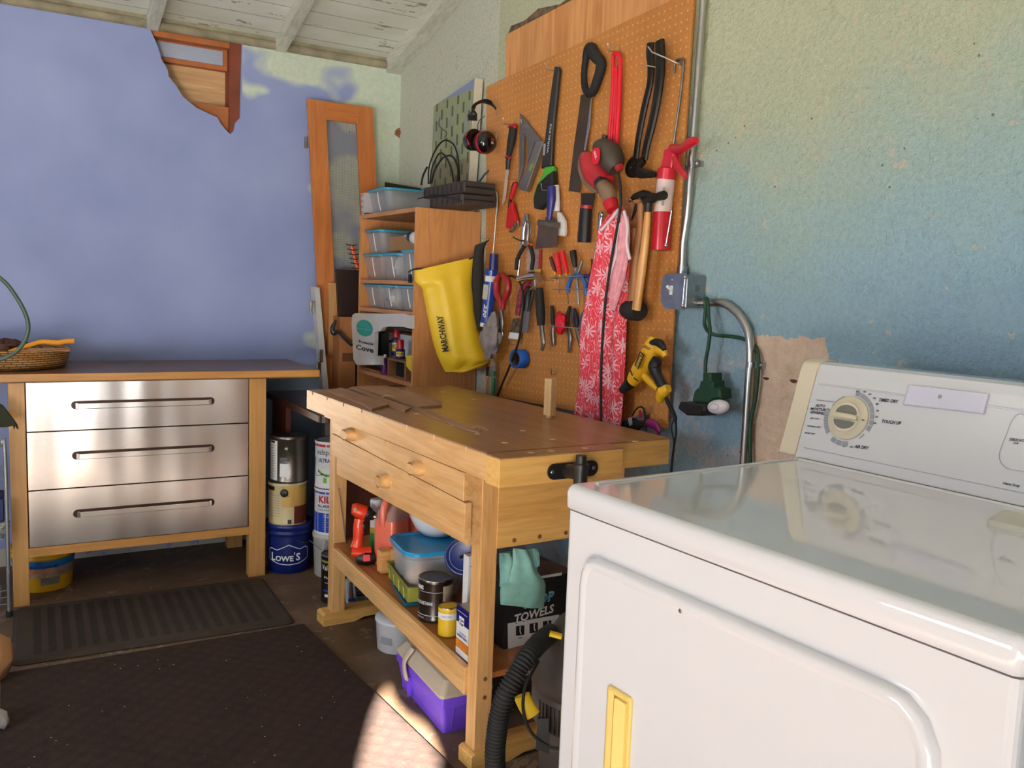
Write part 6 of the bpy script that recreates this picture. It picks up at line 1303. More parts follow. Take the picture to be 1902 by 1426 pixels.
mb = MB(); rod([d6(*p) for p in ((860, 420), (835, 480), (860, 560), (905, 650), (925, 690))], 1.648, [20, 24, 19, 17, 15], K_black, .85, mb, 5, True, 16); addp(t, 'rubber_grip', mb)
mb = MB(); rod([d6(*p) for p in ((745, 560), (800, 620), (860, 680))], 1.65, [14, 12, 8], P_dw, .8, mb); addp(t, 'handle_web', mb)
mb = MB(); rod([d6(*p) for p in ((960, 670), (915, 700), (890, 740), (880, 790))], 1.648, [14, 24, 20, 12], P_dw, .9, mb, 5, True, 16); addp(t, 'handle_base', mb)
mb = MB(); rod([d6(*p) for p in ((930, 735), (960, 810), (1000, 880), (1020, 945))], 1.65, [7, 8, 7, 8], K_rub, 1, mb); rod([d6(*p) for p in ((1020, 945), (1025, 1060), (1005, 1200), (985, 1380), (980, 1480))], 1.66, [5, 4, 4.5, 5, 5], K_rub, 1, mb); rod([d6(*p) for p in ((1005, 950), (985, 1020), (1005, 1140), (998, 1250))], 1.665, 2.6, K_rub, 1, mb); addp(t, 'power_cord', mb)
nl = PX(d6(668, 490), 1.615); n2_ = PX(d6(715, 375), 1.615); ud = (n2_-nl).normalized(); vd = Vector((0, 1, 0)); vd = (vd-ud*vd.dot(ud)).normalized()
if (ud.cross(vd)).x > 0: vd = -vd
p0 = PX(d6(690, 492), 1.619)
Ld = (n2_-nl).length
mb = MB(); mb.plate([p0-vd*.003-ud*.002, p0-vd*.003+ud*(Ld+.002), p0+vd*.018+ud*(Ld+.002), p0+vd*.018-ud*.002], ud.cross(vd), .0015, K_black); write(mb, 'DEWALT', p0+ud.cross(vd)*.0015, ud, vd, Ld, .012, mat('label_yellow', (240, 196, 60), .4), True, 0, .0006); addp(t, 'badge', mb)
mb = MB()
for k in range(4): a = d6(640+18*k, 520+14*k); rod([d6(735+14*k, 310+6*k), d6(755+14*k, 270+10*k+20)], 1.612, 1.6, K_black, 1, mb, sm=False)
rod([d6(622, 515), d6(640, 555)], 1.622, 2.5, K_black, 1, mb, sm=False); rod([d6(655, 580), d6(690, 605)], 1.622, 2.5, K_black, 1, mb, sm=False); addp(t, 'vent', mb)
# ------------------------------------------------------------ cloth-like things
def drape(L, Rr, o, n, thick, m, ns=22, nt=26, amp=0, freq=3, seed=0, back=.004, mb=None, ends=.35):
    """sheet between two photo outlines on the plane (o, n), puffed towards the room"""
    mb = mb or MB(); n = Vector(n).normalized(); 
    if n.dot(CC-Vector(o)) < 0: n = -n
    def samp(pts, k):
        S = smooth([PP(p, o, n) for p in pts], 8); l = [0]
        for i in range(1, len(S)): l.append(l[-1]+(S[i]-S[i-1]).length)
        t_ = k*l[-1]
        for i in range(1, len(S)):
            if l[i] >= t_: return S[i-1].lerp(S[i], (t_-l[i-1])/max(l[i]-l[i-1], 1e-9))
        return S[-1]
    rings = []
    for i in range(nt+1):
        a, b = samp(L, i/nt), samp(Rr, i/nt); e = math.sin(PI*min(max(i/nt, .0), 1))
        e = ends+(1-ends)*min(1, e*2.2); ring = []
        for j in range(ns+1):
            s = j/ns; q = a.lerp(b, s); pf = thick*(math.sin(PI*s)**.55)*e
            pf += amp*math.sin(2*PI*freq*s+seed+1.2*math.sin(i/nt*4+seed))*math.sin(PI*s)**.4
            pf += amp*.6*mnoise.noise(Vector((s*4+seed, i/nt*5, seed)))
            ring.append(q+n*max(pf, .0005))
        for j in range(ns, -1, -1):
            s = j/ns; ring.append(a.lerp(b, s)-n*back*(math.sin(PI*s)**.5))
        rings.append(ring)
    return mb.loft(rings, m, True)
# yellow dry bag: plane runs from the shelf unit corner to the hook on the pegboard
A_ = Vector((1.438, 3.225, 1.3)); B_ = Vector((1.69, 3.11, 1.37)); dirb = B_-A_; dirb.z = 0; nb = Vector((-dirb.y, dirb.x, 0)); nb = -nb if nb.y > 0 else nb
P_dry = mat('dry_bag_yellow', (250, 206, 48), .42, var=.07, scale=5)
t = thing('dry_bag', 'yellow roll-top dry bag with black upright lettering hanging beside the shelf unit', 'bag', tuple(A_))
L = [f6(*p) for p in ((52, 318), (56, 425), (118, 485), (135, 560), (175, 760), (215, 950), (255, 1090), (300, 1200), (345, 1278))]
Rr = [f6(*p) for p in ((618, 190), (606, 430), (612, 560), (628, 720), (655, 880), (700, 1020), (765, 1120), (786, 1160), (640, 1245))]
mb = drape(L, Rr, A_, nb, .050, P_dry, 26, 34, .004, 2.3, 3, .006); addp(t, 'bag_body', mb, P_dry)
mb = drape([f6(345, 1278), f6(410, 1282), f6(470, 1290)], [f6(786, 1160), f6(700, 1225), f6(560, 1268)], A_+nb.normalized()*.004, nb, .028, mat('dry_bag_base', (224, 180, 36), .45), 18, 8, 0, 2, 1, .004); addp(t, 'bag_base', mb)
mb = drape([f6(622, 80), f6(604, 200), f6(590, 430), (f6(602, 560)), f6(612, 700), f6(645, 885)], [f6(770, 20), f6(712, 110), f6(706, 430), f6(704, 600), f6(694, 780), f6(710, 880)], A_+nb.normalized()*.022, nb, .012, mat('black_webbing', (34, 28, 24), .8), 8, 16, .0, 2, 1, .003); addp(t, 'webbing_strap', mb)
mb = MB(); P_ = [PP(f6(*p), A_, nb)+nb.normalized()*.006 for p in ((-10, 335), (50, 305), (180, 300), (300, 298), (430, 270), (620, 186))]; mb.tube(smooth(P_, 5), .0035, K_rub, 8); addp(t, 'roll_top_edge', mb)
mb = MB(); q = PX((765, 515), 1.435); mb.box((1.425, q.y-.004, q.z-.022), (1.435, q.y+.014, q.z+.012), K_black); addp(t, 'buckle', mb)
un = nb.normalized(); pu0 = PP(f6(375, 1080), A_+un*.056, nb); pu1 = PP(f6(318, 740), A_+un*.056, nb); ud = (pu1-pu0); vd = Vector((0, 0, 0)); w_ = ud.normalized(); vd = un.cross(w_)
mb = MB(); write(mb, 'MARCHWAY', pu0, w_, vd, ud.length, .026, M_blk, True, 0, .002); addp(t, 'lettering', mb, M_blk)
H(f6(800, 15), .05, 'steel peg hook holding the yellow dry bag strap')
# pink garment
def m_leaf(name, base, leaf, k_=1):
    m = bpy.data.materials.new(name); m.use_nodes = True; t = NT(m); v = t.coord((1, 1.25, .9)); vo = t.new('TexVoronoi'); t.link(v, vo.inputs['Vector']); vo.inputs['Scale'].default_value = 19; vo.inputs['Randomness'].default_value = .8
    vo.voronoi_dimensions = '2D'; sw = t.new('SeparateXYZ'); t.link(v, sw.inputs[0]); cc = t.new('CombineXYZ'); t.link(sw.outputs[1], cc.inputs[0]); t.link(sw.outputs[2], cc.inputs[1]); t.link(cc.outputs[0], vo.inputs['Vector'])
    df = t.new('VectorMath', operation='SUBTRACT'); t.link(cc.outputs[0], df.inputs[0]); sc2 = t.new('VectorMath', operation='SCALE'); t.link(vo.outputs['Position'], sc2.inputs[0]); sc2.inputs['Scale'].default_value = 1.0; t.link(sc2.outputs[0], df.inputs[1])
    s2 = t.new('SeparateXYZ'); t.link(df.outputs[0], s2.inputs[0]); ang = t.math('ARCTAN2', s2.outputs[1], s2.outputs[0]); pet = t.math('ABSOLUTE', t.math('COSINE', t.math('MULTIPLY', ang, 4.)))
    d = vo.outputs['Distance']; thr = t.math('MULTIPLY', t.math('MULTIPLY', pet, pet), .44); k = t.math('MULTIPLY', t.math('LESS_THAN', d, thr), t.math('GREATER_THAN', pet, .45))
    n = t.new('TexNoise'); t.link(t.coord((20, 60, 14)), n.inputs['Vector']); n.inputs['Scale'].default_value = 1; n.inputs['Detail'].default_value = 2; st = t.math('GREATER_THAN', t.math('SINE', t.math('MULTIPLY', n.outputs['Fac'], 60.)), .86)
    c = t.mix(t.math('MULTIPLY', st, .8), lin(base), lin(leaf)); c = t.mix(k, c, lin(leaf)); t.base(c); t.b.inputs['Roughness'].default_value = .85; return m
M_leaf = m_leaf('palm_print_cotton', (224, 58, 74), (238, 190, 200))
M_leafp = mat('faded_inner_cotton', (232, 158, 168), .85, var=.15, scale=40)
t = T3('palm_print_garment', 'coral red garment with a pale palm leaf print hanging from the pegboard', 'garment', c2(880, 20), 1.66)
L = [c2(*p) for p in ((862, 18), (800, 90), (762, 150), (738, 270), (712, 420), (688, 560), (655, 720), (654, 900), (648, 1040), (622, 1160), (604, 1270))]
Rr = [c2(*p) for p in ((900, 22), (930, 70), (938, 200), (936, 350), (928, 520), (922, 700), (915, 850), (910, 1000), (900, 1150), (893, 1250), (886, 1330))]
mb = drape(L, Rr, (1.665, 2.3, 1), (-1, 0, 0), .030, M_leaf, 44, 40, .012, 3.4, 2, .006); addp(t, 'printed_fabric', mb, M_leaf)
mb = drape([c2(*p) for p in ((868, 40), (862, 130), (845, 300), (830, 470), (820, 620))], [c2(*p) for p in ((932, 75), (940, 180), (930, 330), (900, 480), (850, 640))], (1.632, 2.3, 1), (-1, 0, 0), .014, M_leafp, 20, 20, .006, 2.5, 5, .004); addp(t, 'inner_lining', mb, None, 'pale pink inside of the fabric')
mb = MB(); mb.tube(smooth([PX(c2(*p), 1.628) for p in ((872, 30), (820, 95), (768, 155))], 6), .0055, M_wht if False else mat('white_binding', (236, 216, 220), .8), 8); mb.tube(smooth([PX(c2(*p), 1.615) for p in ((905, 40), (925, 130), (920, 230), (940, 330))], 6), .005, mat('white_binding'), 8); mb.tube(smooth([PX(c2(*p), 1.618) for p in ((884, 110), (862, 200), (858, 300), (815, 440))], 6), .004, mat('white_binding'), 8); addp(t, 'binding', mb)
# small things at the lower right of the pegboard
mb = drape([d6(650, 930), d6(560, 960), d6(540, 1000)], [d6(745, 1000), d6(700, 1040), d6(690, 1060)], (1.69, 2.1, 1), (-1, 0, 0), .012, mat('black_pouch_cloth', (22, 18, 20), .8), 12, 8, .003); 
o = mb.build('black_pouch', None); tag(o, 'black pouch with a grey tag hanging by the lower edge of the pegboard', 'pouch')
mb = slabp([d6(600, 935), d6(632, 925), d6(640, 990), d6(612, 1005)], 1.672, .001, mat('grey_tag', (150, 150, 166), .5)); addp(o, 'grey_tag', mb)
mb = MB(); rod([d6(*p) for p in ((640, 910), (665, 865), (690, 840), (720, 835), (742, 860), (750, 930), (765, 1060))], 1.68, 3.2, K_rub, 1, mb); addp(o, 'cord', mb)
mb = slabp([d6(655, 925), d6(738, 870), d6(745, 950), d6(665, 960)], 1.695, .01, mat('mesh_grey', (96, 86, 100), .7, var=.3, scale=80)); o = mb.build('mesh_pouch', None); tag(o, 'grey mesh pouch hanging right of the pink garment hem', 'pouch')
mb = slabp([d6(695, 865), d6(712, 862), d6(718, 930), d6(702, 932)], 1.693, .002, P_red); addp(o, 'red_tab', mb)
mb = MB(); rod([d6(*p) for p in ((770, 975), (810, 980), (850, 1005), (880, 1060))], 1.68, [10, 14, 13, 8], mat('purple_red_plastic', (132, 26, 96), .3), .6, mb); o = mb.build('purple_goggles', None); tag(o, 'purple plastic goggles edge hanging by the pegboard lower corner', 'goggles')
mb = slabp([d6(760, 1010), d6(800, 1010), d6(868, 1065), d6(860, 1085), d6(770, 1060)], 1.684, .01, mat('smoky_lens', (120, 108, 122), .2)); addp(o, 'lens', mb)
# ------------------------------------------------------------ conduit, switch box, extension cord
P_con = mat('conduit_steel', (186, 184, 178), .28, 1, var=.05, scale=10)
WXc = 1.728
def CW(p, x=WXc): return PX(p, x)
t = thing('upper_conduit', 'straight steel conduit running from the switch box to the ceiling', 'conduit', tuple(CW((1270, 500))))
mb = MB(); a, b = CW((1268, 505)), CW((1307, 0)); b2_ = b+(b-a)*.55; m1, m2 = CW(d5(1085, 330)), CW(d5(1060, 600)); mb.tube([CW(d5(1055, 830)), CW(d5(1065, 560)), CW(d5(1100, 330)), CW(d5(1115, 200)), b, b2_], .0105, P_con, 16); addp(t, 'pipe', mb)
mb = MB(); q = CW(c1(1700, 1028)); mb.tube([q+Vector((0, 0, .008)), q-Vector((0, 0, .008))], .0128, S_galv, 16); mb.box((q.x+.004, q.y-.03, q.z-.008), (1.745, q.y+.014, q.z+.008), S_galv); mb.sphere(q+Vector((-.004, -.024, 0)), .006, S_galv, 10); addp(t, 'strap', mb)
mb = MB(); q = CW(d5(1058, 820)); mb.tube([q+Vector((0, 0, .012)), q-Vector((0, 0, .012))], .0145, S_galv, 16); addp(t, 'box_connector', mb)
# switch box: a handy box turned slightly, its cover faces the room
t = T3('switch_box', 'galvanised steel switch box with a white toggle at the pegboard edge', 'switch box', d5(1030, 1020), 1.70)
xb = 1.672
oc = [PX(d5(*p), xb) for p in ((890, 860), (1095, 850), (1070, 1195), (890, 1190), (848, 1120), (855, 930))]
mb = MB(); mb.prism([(p.y, p.z) for p in oc], xb, xb+.003, 0, S_galv); addp(t, 'cover_plate', mb)
ya_, yb_ = PX(d5(1090, 900), xb).y, PX(d5(900, 900), xb).y; za, zb = PX(d5(1000, 1190), xb).z, PX(d5(1000, 856), xb).z
mb = MB(); mb.box((xb+.003, ya_-.004, za+.004), (1.7455, yb_-.03, zb-.004), S_galv); o = addp(t, 'box_body', mb); bevel(o, .003)
mb = MB()
for zf in (.3, .6): mb.lathe([(.011, 0), (.0105, .0008)], (1.712, ya_-.0042, za+(zb-za)*zf), mat('knockout', (140, 142, 144), .4, .9), 18, axis=(0, -1, 0)); addp(t, 'knockout', mb); mb = MB()
q = PX(d5(950, 1010), xb); mb = MB(); mb.box((xb-.001, q.y-.006, q.z-.014), (xb, q.y+.006, q.z+.012), M_wht); mb.tube([q+Vector((0, 0, 0)), q+Vector((-.016, .0, .010))], [.005, .004], M_wht, 10); addp(t, 'toggle', mb)
for p in ((958, 915), (942, 1118)): q = PX(d5(*p), xb); mb = MB(); mb.lathe([(.0035, 0), (.002, .002)], q, S_chrome, 10, axis=(-1, 0, 0)); addp(t, 'screw', mb)
mb = MB(); q0, q1 = PX(d5(1082, 890), xb-.002), PX(d5(1060, 1160), xb-.002); mb.tube([q0, q1], .003, S_chrome, 8); mb.sphere(q0, .006, S_chrome, 10); mb.sphere(q1, .006, S_chrome, 10); addp(t, 'edge_bead', mb)
t = thing('lower_conduit', 'curved steel conduit bending from the switch box down behind the dryer', 'conduit', tuple(CW((1390, 640))))
g8 = crop(1200, 440, 3.2409)
mb = MB(); P_ = [CW(g8(*p), 1.729) for p in ((270, 395), (330, 395), (410, 395), (480, 405), (545, 450), (590, 510), (618, 580), (628, 660), (628, 740), (612, 1000), (600, 1200), (590, 1345))]; P_.append(P_[-1]+(P_[-1]-P_[-2])*4); mb.tube(smooth(P_, 4), .0118, P_con, 16); addp(t, 'pipe', mb)
mb = MB(); q = CW(g8(632, 768), 1.728); mb.tube([q+Vector((0, 0, .008)), q-Vector((0, 0, .008))], .0138, S_galv, 16); mb.box((q.x+.004, q.y-.036, q.z-.009), (1.745, q.y+.014, q.z+.009), S_galv); mb.sphere(q+Vector((.004, -.028, 0)), .006, S_galv, 10); addp(t, 'strap', mb)
P_gc = mat('green_cord', (24, 66, 40), .5, var=.06)
t = thing('extension_cord', 'dark green extension cord hooked over the curved conduit', 'extension cord', tuple(CW(g8(360, 600), 1.70)))
mb = MB(); pts = [(g8(357, 820), 1.69), (g8(360, 740), 1.69), (g8(378, 640), 1.69), (g8(384, 560), 1.69), (g8(376, 480), 1.698), (g8(372, 400), 1.702), (g8(366, 370), 1.708), (g8(358, 385), 1.700), (g8(357, 450), 1.698), (g8(352, 520), 1.698), (g8(375, 570), 1.692), (g8(430, 592), 1.70), (g8(520, 600), 1.735), (g8(600, 618), 1.740), (g8(650, 650), 1.738), (g8(676, 720), 1.730), (g8(672, 850), 1.728), (g8(658, 980), 1.728), (g8(632, 1100), 1.728), (g8(625, 1220), 1.728), (g8(628, 1340), 1.728), (g8(630, 1480), 1.728)]
mb.tube(smooth([CW(p, x) for p, x in pts], 5), .0052, P_gc, 10); addp(t, 'cord', mb)
mb = slabp([g8(*p) for p in ((335, 818), (384, 818), (386, 865), (400, 868), (400, 905), (438, 915), (443, 972), (400, 985), (375, 1010), (300, 1000), (270, 985), (285, 925), (312, 905), (320, 868), (334, 865))], 1.665, .05, P_gc, .006); addp(t, 'three_way_tap', mb)
t = thing('black_adapter', 'black plug-in power adapter on the green three-way tap', 'adapter', tuple(CW(g8(270, 1040), 1.67)))
mb = slabp([g8(*p) for p in ((190, 1015), (200, 992), (350, 1008), (350, 1050), (330, 1078), (240, 1074), (190, 1035))], 1.640, .06, K_black, .005); addp(t, 'adapter_body', mb)
t = thing('round_plug', 'round white plug-in device on the green three-way tap', 'plug-in device', tuple(CW(g8(430, 1020), 1.67)))
q = CW(g8(435, 1022), 1.66); mb = MB(); k = dep(q)/FOC; T_ = Matrix.Translation(q) @ Matrix.Rotation(-.18, 4, 'X'); mb.sphere((0, 0, 0), (.018, k*26, k*13.5), mat('plug_white', (226, 216, 222), .3), 28, T_); addp(t, 'shell', mb)
mb = MB(); mb.tube([T_ @ Vector((-.0165, .018*math.cos(a*PI/12), .008*math.sin(a*PI/12))) for a in range(25)], .0007, M_ink2, 6); addp(t, 'ring_mark', mb)
mb = MB(); mb.sphere(T_ @ Vector((-.0175, .010, .0)), .0016, mat('led_white', (240, 240, 255), .3), 8); addp(t, 'indicator', mb)
# anchor holes in the bare plaster
mb = MB(); q = PX(f1(140, 238), 1.7455); mb.prism([(q.y+.012*math.cos(a)*(1+.2*math.sin(3*a)), q.z+.005*math.sin(a)) for a in [k*PI/6 for k in range(12)]], 1.7452, 1.7465, 0, mat('dark_hole', (96, 56, 40), .9)); o = mb.build('trim_9', None); struct(o)
mb = MB(); q = PX((1423, 703), 1.7455); mb.prism([(q.y+.010*math.cos(a)*(1+.2*math.sin(3*a)), q.z+.004*math.sin(a)) for a in [k*PI/6 for k in range(12)]], 1.7452, 1.7465, 0, mat('dark_hole')); o = mb.build('trim_10', None); struct(o)

# rusty pipe stub in the corner and ragged render above the plywood
q = PY((738, 246), YW); mb = MB(); mb.lathe([(.014, 0), (.016, .010), (.011, .014), (.009, .006)], (q.x, YW, q.z), mat('rust', (150, 96, 66), .8, var=.3), 16, axis=(0, -1, 0)); mb.prism([(q.x-.016, q.z-.012), (q.x+.02, q.z-.03), (q.x+.022, q.z+.03), (q.x-.002, q.z+.018)], YW-.003, YW-.0005, 1, mat('rust')); struct(mb.build('trim_11', None))
mb = MB(); P_ = [PX(p, 1.7452) for p in ((942, 66), (950, 48), (975, 38), (1000, 16), (1040, 8), (1060, -6), (1075, -4), (1010, 30), (962, 56))]; mb.prism([(p.y, p.z) for p in P_], 1.7445, 1.7458, 0, mat('broken_render', (112, 92, 72), .95, var=.4, scale=40)); struct(mb.build('trim_12', None))
# ------------------------------------------------------------ things on the worktop
def board(label, pts, th, m, name='thin_board'):
    q = [PZ(p, BH+th) for p in pts]; mb = MB(); mb.prism([(a.x, a.y) for a in q], BH+.0006, BH+th, 2, m); o = mb.build(name, m); bevel(o, .001); return tag(o, label, 'board', 'offcut boards on the worktop')
board('shorter rough board lying at the front left of the worktop', [f2(*p) for p in ((255, 285), (395, 262), (860, 425), (690, 470), (598, 415))], .008, W_raw)
board('middle narrow board lying between two others on the worktop', [f2(*p) for p in ((470, 262), (510, 252), (1070, 460), (1015, 485), (870, 440))], .007, W_raw)
board('widest thin board with a clipped end, lying furthest back on the worktop', [f2(*p) for p in ((520, 250), (830, 240), (1375, 395), (1375, 430), (1150, 447), (900, 365))], .008, W_raw)
board('long slim strip with a splintered tip reaching along the worktop', [f2(*p) for p in ((1060, 455), (1130, 445), (1760, 668), (1745, 700), (1590, 665))], .004, W_raw, 'wood_strip')
mb = MB(); q = PZ(f2(1775, 690), BH); mb.tube(smooth([q+Vector((-.02, .02, .006)), q+Vector((-.004, .006, .013)), q+Vector((.012, -.01, .004))], 5), [.004]*11, W_raw, 8, flat=.35, up=(0, 0, 1)); o = mb.build('wood_splinter', W_raw); tag(o, 'curled splinter at the near end of the long strip', 'splinter')
mb = MB(); q = PZ(f2(850, 366), BH+.008); mb.tube(smooth([q+Vector((-.02, .01, .004)), q+Vector((0, 0, .009)), q+Vector((.02, -.004, .004))], 5), [.004]*11, W_plug, 8, flat=.3, up=(0, 0, 1)); o = mb.build('wood_shaving', W_plug); tag(o, 'pale wood shaving lying on the thin boards', 'shaving')
W_pg = wood('pale_peg_wood', (232, 194, 142), (214, 170, 116), 'Z', .5, 1, .5)
q = PZ((1020, 776), BH); t = thing('bench_dog', 'upright square wooden bench dog standing on the worktop', 'bench dog', (q.x, q.y, BH), .25)
mb = MB(); mb.box((-.012, -.014, .008), (.014, .014, .120), W_pg); o = part(mb, 'peg_block', W_pg, t); bevel(o, .0015)
mb = MB(); mb.lathe([(.009, .0005), (.009, .009)], (0, 0, 0), W_pg, 16); part(mb, 'dowel', W_pg, t)
mb = MB(); mb.box((.0145, -.004, .02), (.018, .004, .045), W_pg); part(mb, 'spring_strip', W_pg, t)

# ------------------------------------------------------------ things on the lower shelf
binv = bn.matrix_basis.inverted()
def SH(p):
    """where a photo pixel meets the lower shelf"""
    q = PZ(p, .27)
    for _ in range(6): y = (binv @ q).y; q = PZ(p, shz(y))
    return q
def zsh(q): return shz((binv @ Vector(q)).y)
P_drl = mat('drill_orange_red', (222, 58, 26), .35, var=.05, coat=.2)
# cordless drill: plane facing the camera roughly, at the far end of the shelf
q = SH((672, 1046)); t = thing('cordless_drill', 'orange-red cordless drill standing on the lower shelf beside the far leg', 'drill', tuple(q))
dn_ = Vector((-q.x, -q.y, 0)).normalized()
def DQ(p, off=0): return PP(p, q+dn_*off, dn_)
def rodp(pts, off, wpx, m, flat=1., mb=None, n=5, seg=16):
    mb = mb or MB(); P_ = [DQ(p, off) for p in pts]; k = dep(P_[0])/FOC; P2 = smooth(P_, n) if len(P_) > 2 else P_
    return mb.tube(P2, [v*k/2 for v in lerpn(wpx, len(P2))], m, seg, flat=flat, up=tuple(dn_) if flat != 1. else None)
addp(t, 'motor_housing', rodp([e2(150, 490), e2(200, 495), e2(270, 520), e2(330, 530)], 0, [17, 27, 28, 25], P_drl))
addp(t, 'handle', rodp([e2(245, 600), e2(235, 720), e2(222, 860), e2(205, 950)], 0, [18, 21, 17, 22], P_drl, .8))
addp(t, 'trigger', rodp([e2(275, 640), e2(290, 690), e2(290, 740)], .004, [8, 11, 7], K_black, .8))
addp(t, 'base', rodp([e2(150, 990), e2(270, 1000), e2(390, 990)], 0, [22, 20, 15], P_drl, 1.5))
addp(t, 'battery', rodp([e2(212, 1056), e2(320, 1068), e2(436, 1052)], .006, [22, 30, 22], K_black, 1.2))
addp(t, 'chuck', rodp([e2(320, 530), e2(345, 540), e2(385, 560), e2(430, 575)], .004, [20, 26, 20, 14], K_black)); 
c_ = DQ(e2(428, 576), .012); mb = MB(); mb.lathe([(.0085, -.012), (.0085, .006), (.004, .012), (.002, .006)], c_, S_chrome, 18, axis=(.75, -.66, 0)); addp(t, 'chuck_jaw', mb)
mb = MB(); mb.plate([DQ(e2(*p), .040) for p in ((285, 1040), (372, 1038), (372, 1112), (292, 1116))], dn_, .001, P_brd); addp(t, 'battery_label', mb)
mb = MB(); mb.plate([DQ(e2(*p), .026) for p in ((175, 470), (215, 475), (210, 530), (170, 525))], dn_, .001, mat('tan_sticker', (150, 96, 60), .5)); addp(t, 'sticker', mb)
mb = MB(); a = SH((652, 1018)); mb.tube([a+Vector((.0, 0.05, .0)), a+Vector((-.03, .055, .21))], .0022, S_dull, 8); o = mb.build('metal_skewer', S_dull); tag(o, 'thin metal rod standing behind the orange-red drill', 'rod')
# sprayer can green/yellow
q = SH((697, 1042)); a = Vector((q.x+.02, q.y+.05, 0)); zz0 = zsh(a)+.001; c = (a.x, a.y); A = toward(c)
t = thing('aerosol_can', 'slim white, yellow and green can behind the orange-red drill', 'can', (a.x, a.y, zz0))
mb = MB(); mb.lathe([(.020, 0), (.0205, .002), (.0205, .17), (.017, .178)], (0, 0, 0), P_cw, 24); part(mb, 'can_body', P_cw, t)
mb = MB(); mb.lathe([(.0215, .178), (.0215, .200), (.019, .203)], (0, 0, 0), P_wb, 24); part(mb, 'cap', P_wb, t)
mb = MB(); wrapquad(mb, c, .0205, A-1.4, A+1.4, zz0+.01, zz0+.085, P_dgr); wrapquad(mb, c, .0205, A-1.4, A+1.4, zz0+.085, zz0+.105, mat('mustard_band', (190, 160, 60), .4))
for k in range(4): wrapquad(mb, c, .0205, A+.0, A+1., zz0+.115+.012*k, zz0+.121+.012*k, mat('brown_print'), .0008)
wpart(mb, 'label', None, t)
# pink jugs
P_jug = clear('pink_fluid_jug', (238, 122, 98), .93); P_jugt = clear('empty_jug_plastic', (214, 170, 160), .6)
def jug(label, p, w, d_, h, lvl, rz, dx_=0, dy_=0):
    q = SH(p); c = Vector((q.x+dx_, q.y+dy_, 0)); z = zsh(c)+.001; t = thing('fluid_jug', label, 'jug', (c.x, c.y, z), rz, 'jugs of pink fluid')
    mb = MB(); rings = [[(a, b, zz) for a, b in rrect(-w*s_, -d_*s_, w*s_, d_*s_, .02*s_, 5)] for s_, zz in ((.9, 0), (1, .008), (1, h*.62), (.98, h*.68))]
    mb.loft(rings, P_jug, True); part(mb, 'jug_body', P_jug, t)
    mb = MB(); rings = [[(a+(1-s_)*w*.5, b, zz) for a, b in rrect(-w*s_, -d_*s_, w*s_, d_*s_, .02*s_, 5)] for s_, zz in ((.98, h*.68), (.86, h*.80), (.5, h*.92), (.3, h*.97))]
    mb.loft(rings, P_jugt, True); mb.tube(smooth([(-w*.9, 0, h*.60), (-w*.95, 0, h*.80), (-w*.6, 0, h*.97), (w*.1, 0, h*.97)], 5), .013, P_jug, 12); part(mb, 'jug_shoulder', P_jugt, t)
    mb = MB(); mb.lathe([(.019, h*.96), (.019, h*1.05), (.017, h*1.06)], (w*.25, 0, 0), P_wb, 20); part(mb, 'cap', P_wb, t)
jug('nearer jug of pink fluid on the lower shelf behind the wood blocks', (716, 1055), .050, .045, .235, .6, .5, .035, .035)
jug('farther jug of pink fluid, half hidden behind the drawers', (716, 1055), .050, .045, .225, .5, .3, .155, .045)
# grey box + wood blocks
W_bk = wood('pine_block_end', (226, 176, 110), (190, 132, 70), 'X', .6, 3, 1.2)
q = SH((730, 1070)); 
for k, (l_, dx_, dy_, sx, sy, h) in enumerate((('pine block with curved end grain, left of the pair', -.012, .045, .040, .04, .075), ('pine block stood on end, right of the pair', .010, .0, .028, .035, .088))):
    z = zsh((q.x+dx_, q.y+dy_, 0))+.002; mb = MB(); mb.box((q.x+dx_-sx/2, q.y+dy_-sy/2, z), (q.x+dx_+sx/2, q.y+dy_+sy/2, z+h), W_bk); o = mb.build('pine_block', W_bk); bevel(o, .0015); tag(o, l_, 'wood block', 'pine blocks on the lower shelf')
# green sorting tray with a teal lid below
P_ol = mat('olive_green_plastic', (132, 134, 56), .4, var=.06)
e0, e1_, e2_ = SH(e3(175, 350)), SH(e3(345, 575)), SH(e3(470, 580))
def quadz(pts, z): return [PZ(p, z) for p in pts]
z = zsh(e1_)+.002
Q = quadz([e3(168, 320), e3(340, 560), e3(495, 575)], z); u_ = Q[0]-Q[1]; w_ = Vector((-u_.y, u_.x, 0)).normalized(); w_ = -w_ if w_.x < 0 else w_
zf = zsh(Q[0])+.002
mb = MB(); P_ = [Q[1]+w_*a+u_*b for a, b in ((0, 0), (.13, 0), (.13, 1), (0, 1))]
for p_ in P_: p_.z = zsh(p_)+.0015
mb.loft([[p for p in P_], [p+Vector((0, 0, .010)) for p in P_]], mat('dark_teal_lid', (16, 104, 128), .35, var=.05), True, smooth=False); o = mb.build('teal_lid', None); bevel(o, .004, 2); tag(o, 'dark teal container lid lying on the lower shelf under the olive tray', 'lid')
zt = max(p.z for p in P_)+.012
Qa = quadz([e3(135, 180), e3(120, 105), e3(345, 385), e3(370, 500)], zt+.02)
A0_, A1_ = PZ(e3(140, 190), zt+.002), PZ(e3(372, 505), zt+.002); u_ = A0_-A1_; w_ = Vector((-u_.y, u_.x, 0)).normalized(); w_ = -w_ if w_.x < 0 else w_
P0 = [A1_+w_*a+u_*b for a, b in ((0, 0), (.085, 0), (.085, 1), (0, 1))]; ctr = sum(P0, Vector())/4
def ringz(s_, z): return [Vector(((p-ctr).x*s_+ctr.x, (p-ctr).y*s_+ctr.y, z)) for p in P0]
